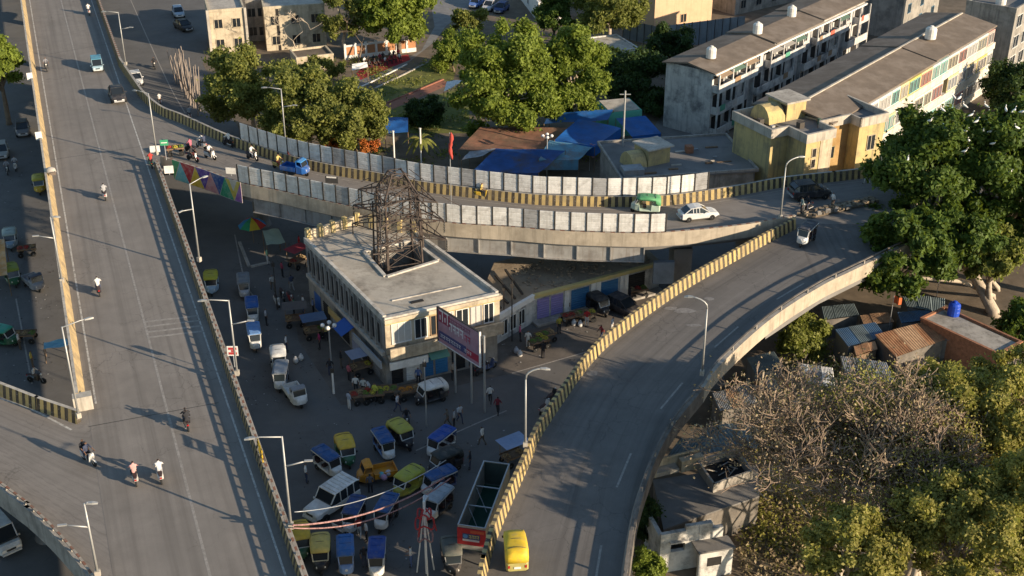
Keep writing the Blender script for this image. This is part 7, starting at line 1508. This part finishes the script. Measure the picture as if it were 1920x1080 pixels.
def garland_post():
    t = thing('garland_post', 'white tripod post wrapped with red ribbons and loudspeaker', 'post', (gp.x, gp.y, 0)); 
    for k, (dx, dy) in enumerate(((-.55, .1), (.1, -.5), (.4, .3))): b = MB(); b.tube([(dx * 1.2, dy * 1.2, 0), (dx * .1, dy * .1, 5.0)], .05, 6); b.build('leg', M_WHITE, t)
    b = MB(); b.tube([(0, 0, 0), (0, 0, 6.0)], .08, 8); b.build('mast', M_WHITE, t)
    for z, r in ((3.1, .5), (4.2, .62), (5.0, .45)):
        b = MB(); b.tube([(r * math.cos(a), r * math.sin(a), z + .25 * math.sin(3 * a)) for a in np.linspace(0, 6.28, 17)], .06, 6); b.build('ribbon', RD if z != 3.1 else M_GARL, t, True)
    for k in range(3): a = k * 2.1; b = MB(); b.tube([(.1 * math.cos(a), .1 * math.sin(a), 5.4), (.55 * math.cos(a), .55 * math.sin(a), 4.6), (.75 * math.cos(a), .75 * math.sin(a), 3.6)], .05, 6); b.build('ribbon', RD, t, True)
    b = MB(); b.tube([(0, .1, 5.9), (.1, .5, 5.95)], [.08, .22], 10); b.build('loudspeaker', M_STEEL, t)
garland_post()
# thin wires over the building and square
for i, (a, b_, lb) in enumerate((((800, 862, 5.5), (800, 690, 5.5), 'hanging wire post line'),)): pass
def pole_simple(label, px, py, h, m=None, r=.06): t = thing('pole', label, 'pole', P(px, py, 0), 0, 'thin poles in the square'); b = MB(); b.tube([(0, 0, 0), (0, 0, h)], [r, r * .7], 7); b.build('shaft', m or M_LPOLE, t); b = MB(); b.box((0, 0, h * .93), (.3, .16, .4)); b.build('switch_box', M_DSTEEL, t)
pole_simple('thin pole with box standing before the white and black rickshaw', 800, 800, 6.2); pole_simple('thin dark pole standing on the open verge', 520, 580, 5.0, M_DSTEEL); pole_simple('short white post by the long wall', 626, 738, 2.4, M_WHITE, .1); pole_simple('thin dark pole at the shop row corner', 960, 640, 6.0, M_DSTEEL); pole_simple('second thin dark pole at the shop row corner', 945, 636, 5.5, M_RUST)
# ------------------------------------------------------------------ shanties and ruin below the right ramp
def corrug(b, C, n=16, amp=.05):
    """corrugated sheet between four 3-D corners"""
    nr = (C[1] - C[0]).cross(C[3] - C[0]).normalized()
    for i in range(n):
        u0, u1, um = i / n, (i + 1) / n, (i + .5) / n
        for a, c, ha, hc in ((u0, um, 0, amp), (um, u1, amp, 0)):
            q = [C[0].lerp(C[1], a) + nr * ha, C[0].lerp(C[1], c) + nr * hc, C[3].lerp(C[2], c) + nr * hc, C[3].lerp(C[2], a) + nr * ha]; b.face(q)
def shed(label, pix, zs, wm, rm, sheets=3, name='shanty'):
    C = [P(x, y, z) for (x, y), z in zip(pix, zs)]; cen = sum(C, Vector((0, 0, 0))) / 4; t = thing(name, label, 'shanty', (cen.x, cen.y, 0), 0, 'shanty roofs below the right ramp')
    b = MB(); ins = [p.lerp(cen, .06) for p in C]
    for i in range(4): a, c = ins[i], ins[(i + 1) % 4]; b.face([(a.x, a.y, 0), (c.x, c.y, 0), (c.x, c.y, c.z - .06), (a.x, a.y, a.z - .06)])
    b.build('wall', wm, t, world=True, fix=True)
    for k in range(sheets):
        b = MB(); u0, u1 = k / sheets, (k + 1) / sheets + .02; lift_ = Vector((0, 0, .03 * (k % 2) + random.uniform(0, .04)))
        q = [C[0].lerp(C[1], u0) + lift_, C[0].lerp(C[1], u1) + lift_, C[3].lerp(C[2], u1) + lift_, C[3].lerp(C[2], u0) + lift_]; corrug(b, q, 8, .05); b.build('roof_sheet', rm[k % len(rm)] if isinstance(rm, list) else rm, t, world=True)
    return t
M_RT = mat('rusty_tin', (.27, .13, .065), .35, 1.5, .8, .1, stain=(.38, .24, .13), ss=.9); M_RT2 = mat('pale_rust_tin', (.42, .27, .16), .25, 1.5, .8, .1, stain=(.22, .11, .06), ss=.9); M_GT = mat('grey_green_tin', (.16, .2, .21), .2, 1, .7, .2, stain=(.1, .12, .12), ss=.6); M_BT = mat('blue_tin', (.08, .16, .27), .2, 1, .65, .2, stain=(.12, .14, .16), ss=.6)
shed('rusty patched tin roof of the shanty beside the blue sheets', [(1680, 670), (1772, 638), (1740, 602), (1640, 628)], (2.3, 2.2, 2.7, 2.8), M_GRIME_SHADE, [M_RT, M_RT2, M_RT, M_RT])
shed('steel blue tin shanty left of the rusty roof', [(1590, 650), (1660, 632), (1640, 605), (1565, 618)], (2.4, 2.4, 2.7, 2.7), M_CONC_D, [M_BT, M_GT])
shed('bright blue tin shanty behind the rusty roof', [(1690, 606), (1760, 600), (1745, 582), (1682, 586)], (2.2, 2.2, 2.4, 2.4), M_CONC_D, [M_BT])
shed('grey tin shanty between rusty roof and brick shed', [(1745, 632), (1850, 655), (1800, 600), (1750, 598)], (2.2, 2.2, 2.6, 2.6), M_CONC_D, [M_GT, M_TIN])
shed('grey green tin shanty in the great tree shade', [(1700, 575), (1770, 590), (1770, 560), (1690, 552)], (2.4, 2.4, 2.7, 2.7), M_CONC_D, [M_GT])
shed('pale torn tin roof under the dry branches', [(1590, 720), (1690, 745), (1660, 680), (1575, 668)], (2.2, 2.1, 2.4, 2.4), M_CONC_D, [M_TIN, M_GT, M_TIN])
shed('small plank and tin lean-to beside the rusty roof', [(1605, 668), (1645, 655), (1640, 640), (1600, 650)], (2.0, 2.0, 2.4, 2.4), M_WOOD, [M_RT2])
shed('dark felt roofed hovel below the rusty roof', [(1690, 735), (1750, 715), (1730, 672), (1675, 685)], (2.2, 2.2, 2.5, 2.5), M_CONC_D, [mat('dark_felt', (.07, .06, .055), .2, 1, .9)])
shed('flat brown roof at the right end of the shanties', [(1885, 690), (1990, 700), (1990, 640), (1900, 645)], (2.2, 2.2, 2.3, 2.3), M_CONC_D, [mat('brown_flat_roof', (.22, .18, .14), .2, .8, .9)])
shed('grey tin shanty beside the ramp near the bright bush', [(1415, 700), (1470, 690), (1450, 660), (1400, 672)], (1.9, 1.9, 2.2, 2.2), M_CONC_D, [M_GT])
shed('pale broken roof between the ramp and the grey hovel', [(1350, 772), (1420, 756), (1400, 722), (1335, 738)], (2.0, 2.0, 2.3, 2.3), M_GRIME_SHADE, [M_TIN, M_RT2])
shed('rust streaked roof right of the pale broken roof', [(1430, 752), (1490, 740), (1470, 706), (1412, 716)], (1.8, 1.8, 2.1, 2.1), M_GRIME_SHADE, [M_RT, M_TIN])
shed('white sheet roof left of the torn tin roof', [(1500, 716), (1565, 730), (1560, 690), (1498, 682)], (1.9, 1.9, 2.1, 2.1), M_GRIME_SHADE, [M_WHITE, M_TIN])
shed('dark tin roof tucked behind the bright bush', [(1545, 600), (1610, 592), (1600, 570), (1540, 576)], (1.9, 1.9, 2.1, 2.1), M_GRIME_SHADE, [M_GT])
shed('rusty roof between blue sheets and the small orange flag', [(1620, 612), (1676, 604), (1664, 586), (1612, 592)], (1.9, 1.9, 2.1, 2.1), M_GRIME_SHADE, [M_RT2])
t, f, L = simple('brick_shed', 'brick shed with flat dusty roof and blue tank', (1726, 600), (1872, 668), 2.9, 3.2, M_BRICK, M_CONC, 0, 0, .25); g = f.side(L)
for r_ in range(9):
    for k in range(6): one('brick', M_BRICK, t, lambda b: g.box(b, .05 + k * .52 + (.26 if r_ % 2 else 0), .05 + k * .52 + .46 + (.26 if r_ % 2 else 0), .002, .03, .1 + r_ * .3, .1 + r_ * .3 + .25))
water_tank('bright blue plastic tank on the brick shed', P(1787, 590, 3.0), .52, 1.2, mat('blue_plastic', (.02, .07, .45), .1, 3, .4))
# grey roofed hovel with parapet walls next to the ramp
def hovel():
    Z = 2.7; C = [P(x, y, Z) for x, y in ((1226, 900), (1420, 872), (1424, 930), (1335, 960), (1246, 992))]; t = thing('grey_hovel', 'grey flat roofed hovel with white cut wall beside the ramp', 'building', (C[0].x, C[0].y, 0))
    one('wall', M_GRIME_SHADE, t, lambda b: b.prism(C, 0, Z - .12)); one('roof', M_CONC_D, t, lambda b: b.prism([p + (p - C[2]) * .01 for p in C], Z - .12, Z))
    A, B = P(1226, 895, Z), P(1318, 872, Z); g = Fr(A.to_2d(), math.atan2(B.y - A.y, B.x - A.x)); L = (B - A).length
    one('white_wall', M_PLAST_C, t, lambda b: g.box(b, 0, L, -.75, -.6, Z, Z + 1.0)); one('white_wall', M_PLAST_C, t, lambda b: g.box(b, -.02, .14, -.6, .12, Z, Z + 1.0)); one('white_block', M_PLAST_C, t, lambda b: g.box(b, L * .52, L * .98, -.3, .25, Z, Z + .95)); one('inner_slab', M_CONC_L, t, lambda b: g.box(b, .14, L * .5, -.6, .1, Z + .002, Z + .35))
    q = [P(x, y, Z + .75) for x, y in ((1306, 862), (1338, 908), (1413, 882), (1382, 840))]; cc = sum(q, Vector((0, 0, 0))) / 4
    for i in range(4):
        a, c = q[i], q[(i + 1) % 4]; f = Fr(a.to_2d(), math.atan2(c.y - a.y, c.x - a.x)); one('parapet', M_CONC, t, lambda b: f.box(b, .02, (c - a).length - .02, -.15, 0, Z, Z + .75))
    one('dark_floor', M_DARK, t, lambda b: b.prism([p.lerp(cc, .1) for p in q], Z + .004, Z + .04))
    for pix, zs in (([(1238, 872), (1300, 858), (1340, 822), (1275, 822)], (3.0, 3.1, 3.4, 3.3)), ([(1300, 858), (1378, 838), (1336, 796), (1312, 815)], (3.1, 3.1, 3.5, 3.4)), ([(1380, 838), (1424, 842), (1420, 790), (1342, 797)], (2.9, 2.8, 3.2, 3.3))):
        b = MB(); corrug(b, [P(x, y, z) for (x, y), z in zip(pix, zs)], 9, .045); b.build('roof_sheet', M_GT, t, world=True)
    for k in range(12): a = q[0].lerp(q[2], random.uniform(.2, .8)).lerp(q[1].lerp(q[3], random.random()), .4); one('roof_debris', random.choice((M_WOOD, M_CONC_L, M_TIN)), t, lambda b: b.beam(Vector((a.x, a.y, Z + .1)), Vector((a.x + random.uniform(-.8, .8), a.y + random.uniform(-.6, .6), Z + random.uniform(.1, .5))), .06))
    for x, y in ((1415, 830), (1445, 900)): one('timber_prop', M_BARK_L, t, lambda b: b.tube([P(x, y, 0), P(x, y, 0) + Vector((.1, .1, 6.5))], [.13, .09], 7))
hovel()
def ruin():
    Z = 3.4; A = P(1240, 1000, Z); f = Fr(A.to_2d(), R(14)); t = thing('white_ruin', 'broken white walled ruin with square window holes', 'ruin', (A.x, A.y, 0)); rg = random.Random(3); L = 4.4
    M_RU = mat('peeling_whitewash', (.58, .56, .52), .15, 1.5, .9, stain=(.14, .13, .12), ss=.7, samt=.8, bump=.4)
    for u0, u1, z0, z1 in ((0, .75, 0, 3.2), (.75, 1.75, 0, 1.6), (.75, 1.75, 2.5, 3.35), (1.75, 2.7, 0, 3.5), (2.7, 3.6, 0, .9), (2.7, 3.6, 1.7, 3.6), (3.6, L, 0, 3.1)): one('wall_piece', M_RU, t, lambda b: f.box(b, u0 + .001, u1 - .001, -.3, rg.uniform(-.01, .03), z0, z1 + rg.uniform(-.1, .15)))
    one('side_wall', M_RU, t, lambda b: f.box(b, 0, .3, -3.0, -.3, 0, 2.9)); one('side_wall', M_RU, t, lambda b: f.box(b, L - .3, L, -2.4, -.3, 0, 2.2)); one('dark_floor', M_DARK, t, lambda b: f.box(b, .3, L - .3, -3.0, -.31, .02, .3))
    one('ledge', M_RU, t, lambda b: f.box(b, .6, 1.9, .03, .25, 2.5, 2.62)); g = Fr(f.w(2.3, 1.2, 0)[:2], R(14)); one('porch_wall', M_RU, t, lambda b: g.box(b, 0, 2.4, -.25, 0, 0, 2.2)); one('porch_opening', M_DARK, t, lambda b: g.box(b, .6, 1.6, .001, .02, 1.0, 1.7)); one('porch_roof', M_CONC_D, t, lambda b: g.box(b, -.1, 2.5, -1.2, .1, 2.2, 2.32))
    for k in range(22): one('broken_block', M_RU, t, lambda b: b.box(f.w(rg.uniform(0, L), rg.uniform(-2.5, -.4), rg.uniform(.35, .6)), (rg.uniform(.2, .5),) * 2 + (.2,), rg.random() * 3))
ruin()
# ------------------------------------------------------------------ rubble median at the ramp tip, timber poles, garden
med = [P(x, y, DZ) for x, y in ((1494, 404), (1560, 384), (1640, 372), (1648, 380), (1580, 396), (1520, 410))]
t = thing('rubble_median', 'strip of rubble and earth between the joining ramps', 'median', (med[0].x, med[0].y, DZ)); b = MB(); b.prism(med, DZ, DZ + .18); b.build('earth', M_DIRT, t, world=True); RB = MB()
for k in range(150):
    i = random.random(); p = med[0].lerp(med[2], i).lerp(med[5].lerp(med[3], i), random.random()); s = random.uniform(.08, .3); RB.box((p.x, p.y, DZ + .18 + s * .3), (s * 1.4, s, s * .8), random.random() * 3)
o = RB.build('rubble', M_RUBBLE, t, world=True); o['kind'] = 'stuff'
for k, (x, y) in enumerate(((1535, 402), (1552, 398), (1568, 396), (1590, 392))):
    t = thing('kerb_block', ('low concrete block in the rubble median by the tip', 'concrete block beside the person in white', 'concrete block in the middle of the median', 'concrete block at the far end of the median')[k], 'block', P(x, y, DZ + .18), random.random()); b = MB(); b.box((0, 0, .15), (.5, .3, .3)); b.build('block', M_CONC_D, t); b = MB(); b.box((0, 0, .33), (.4, .22, .05)); b.build('cap', M_CONC, t)
TB = thing('timber_stack', 'bundle of tall pale timber poles leaning by the lower road', 'timber', P(352, 200, 0)); o0 = TB.location
M_TIMB = mat('pale_timber', (.28, .235, .2), .25, 2, .9, stain=(.16, .13, .115), ss=1)
for k in range(34):
    s = k / 33; px_ = 335 + 40 * s + random.uniform(-8, 8); py_ = 150 + 62 * s + random.uniform(-8, 8); a = P(px_, py_, 0) - o0; L = random.uniform(3.4, 5.6)
    b = MB(); b.tube([a, a + Vector((random.uniform(-.9, .2), random.uniform(.3, 1.6), L))], [.09, .06], 6); b.build('timber_pole', M_TIMB, TB)
one('leaning_rail', M_WOOD, TB, lambda b: b.beam(P(330, 140, 2.2), P(378, 205, 2.2), .1))
M_CARPET = mat('red_carpet', (.32, .025, .035), .2, 2, .95); M_LAWN = mat('dry_lawn', (.13, .14, .035), .3, 1.5, .95, stain=(.2, .16, .07), ss=.4, bump=.4); M_PATH = mat('garden_path', (.2, .19, .18), .2, 1, .9); M_BPATH = mat('brick_red_path', (.3, .13, .085), .2, 2, .9)
sheet('red_carpet', [(676, 150), (770, 112), (765, 102), (690, 116), (668, 138)], .012, M_CARPET)
sheet('garden_path', [(640, 178), (760, 122), (815, 78), (850, 30), (850, -40), (800, -40), (815, 50), (790, 95), (700, 140), (620, 165)], .008, M_PATH)
sheet('lawn', [(705, 165), (800, 118), (860, 110), (850, 150), (720, 200)], .009, M_LAWN); sheet('lawn', [(720, 250), (730, 205), (880, 160), (880, 250)], .010, M_LAWN)
sheet('brick_path', [(722, 196), (830, 150), (845, 158), (724, 210)], .016, M_BPATH)
sheet('lane', [(1160, 350), (1240, 215), (1262, 225), (1420, 320), (1400, 345)], .010, M_CONC_D); sheet('lane', [(820, 60), (960, -40), (840, -40)], .010, M_PATH)
def kerbline(pix, h, w, m, nm='kerb'):
    for (a, c) in zip(pix, pix[1:]):
        A, B = P(*a, 0), P(*c, 0); f = Fr(A.to_2d(), math.atan2(B.y - A.y, B.x - A.x)); b = MB(); f.box(b, 0, (B - A).length, 0, w, 0, h); o = b.build(nm, m); o['kind'] = 'structure'
kerbline([(702, 166), (760, 138), (800, 118)], .14, .25, M_CONC_L); kerbline([(722, 194), (780, 170), (830, 149)], .14, .25, M_BPATH); kerbline([(640, 180), (700, 152), (762, 121)], .14, .2, M_WHITE)
def railing_wall():
    A, B = P(648, 112, 0), P(782, 96, 0); t = thing('railing_wall', 'white garden wall with orange lattice panels behind the red carpet', 'wall', A); f = Fr(A.to_2d(), math.atan2(B.y - A.y, B.x - A.x)); L = (B - A).length; n = 7
    for k in range(n):
        u0 = L * k / n; u1 = L * (k + 1) / n; one('pillar', M_WHITE, t, lambda b: f.box(b, u0 - .15, u0 + .15, -.15, .15, 0, 2.3)); one('base_wall', M_WHITE, t, lambda b: f.box(b, u0 + .15, u1 - .15, -.1, .1, 0, .6)); one('top_rail', M_WHITE, t, lambda b: f.box(b, u0 + .15, u1 - .15, -.1, .1, 1.85, 2.1)); one('lattice_panel', paint((.42, .2, .1), .8), t, lambda b: f.box(b, u0 + .2, u1 - .2, -.04, .04, .6, 1.85))
railing_wall()
# white edge line on the lower road and short verge stones
for pts in ([(245, 0), (285, 90), (320, 165), (347, 212)],):
    b = MB(); ribbon(b, [P(x, y, 0).to_2d() for x, y in pts], .14, .012); o = b.build('road_line', M_LINE_F); o['kind'] = 'structure'
for pts in ([(950, 770), (880, 800), (780, 845)], [(1100, 660), (960, 700)], [(440, 440), (460, 530), (480, 560)], [(30, 560), (60, 720)]):
    b = MB(); ribbon(b, [P(x, y, 0).to_2d() for x, y in pts], .14, .012); o = b.build('road_line', M_LINE_F); o['kind'] = 'structure'
kerbline([(452, 455), (470, 500), (505, 492)], .16, .3, M_CONC)
b = MB(); c = P(450, 470, 0)
# hanging cloth on the parapet, yellow barrier piece, cloth load
t = thing('cloth_bundle', 'pale cloth bundle hung over the ochre parapet', 'bundle', P(96, 325, DZ + .95)); b = MB(); n = 9
b.loft([[(r * math.cos(2 * math.pi * k / n) * 1.3, r * math.sin(2 * math.pi * k / n), z) for k in range(n)] for r, z in ((.3, 0), (.42, .2), (.36, .5), (.12, .65))]); b.build('cloth', paint((.4, .37, .33), .9), t, True); b = MB(); b.box((.3, -.3, .15), (.5, .4, .3), .4); b.build('cloth_fold', paint((.15, .12, .1), .9), t)
t = thing('traffic_barricade', 'yellow barricade leaning on the right edge of the straight flyover', 'barricade', P(490, 862, DZ + .7), _md); 
for z in (.35, .75, 1.1): b = MB(); b.box((0, 0, z), (1.5, .06, .22)); b.build('board', paint((.55, .36, .03), .6), t)
for x in (-.6, .6): b = MB(); b.beam((x, -.25, 0), (x, 0, 1.25), .06); b.build('leg', M_DSTEEL, t); b = MB(); b.beam((x, .25, 0), (x, 0, 1.2), .06); b.build('leg', M_DSTEEL, t)
for k, (x, y, c, lb) in enumerate(((716, 894, (.1, .35, .4), 'teal cloth bundle on the orange cargo bed'), (728, 890, (.45, .42, .45), 'grey cloth bundle on the orange cargo bed'), (720, 898, (.4, .25, .35), 'mauve cloth bundle on the orange cargo bed'))):
    t = thing('cloth_bundle', lb, 'bundle', P(x, y, .62), random.random() * 6); b = MB(); b.loft([[(r * math.cos(2 * math.pi * j / 9), r * .8 * math.sin(2 * math.pi * j / 9), z) for j in range(9)] for r, z in ((.22, 0), (.3, .12), (.24, .3), (.06, .38))]); b.build('cloth', paint(c, .9), t, True); b = MB(); b.beam((-.25, 0, .2), (.25, 0, .26), .05); b.build('cord', M_WHITE, t)

# paper, plastic and grit littering the square
for nm, lb, m_, n_ in (('paper_litter', 'pale paper litter strewn over the square', paint((.3, .29, .27), .9), 150), ('dark_litter', 'dark rubbish strewn along the verges', paint((.06, .05, .045), .9), 420)):
    b = MB()
    for k in range(n_):
        x, y = random.choice(((random.uniform(560, 960), random.uniform(690, 1070)), (random.uniform(460, 600), random.uniform(450, 760)), (random.uniform(940, 1200), random.uniform(560, 720)), (random.uniform(0, 110), random.uniform(250, 720)))); c = P(x, y, .018); s_ = random.uniform(.03, .11); a = random.random() * 6
        b.face([(c.x + s_ * math.cos(a + j * 1.57) * random.uniform(.6, 1.2), c.y + s_ * math.sin(a + j * 1.57), .018 + random.uniform(0, .03)) for j in range(4)])
    o = b.build(nm, m_); o['kind'] = 'stuff'; o['label'] = lb
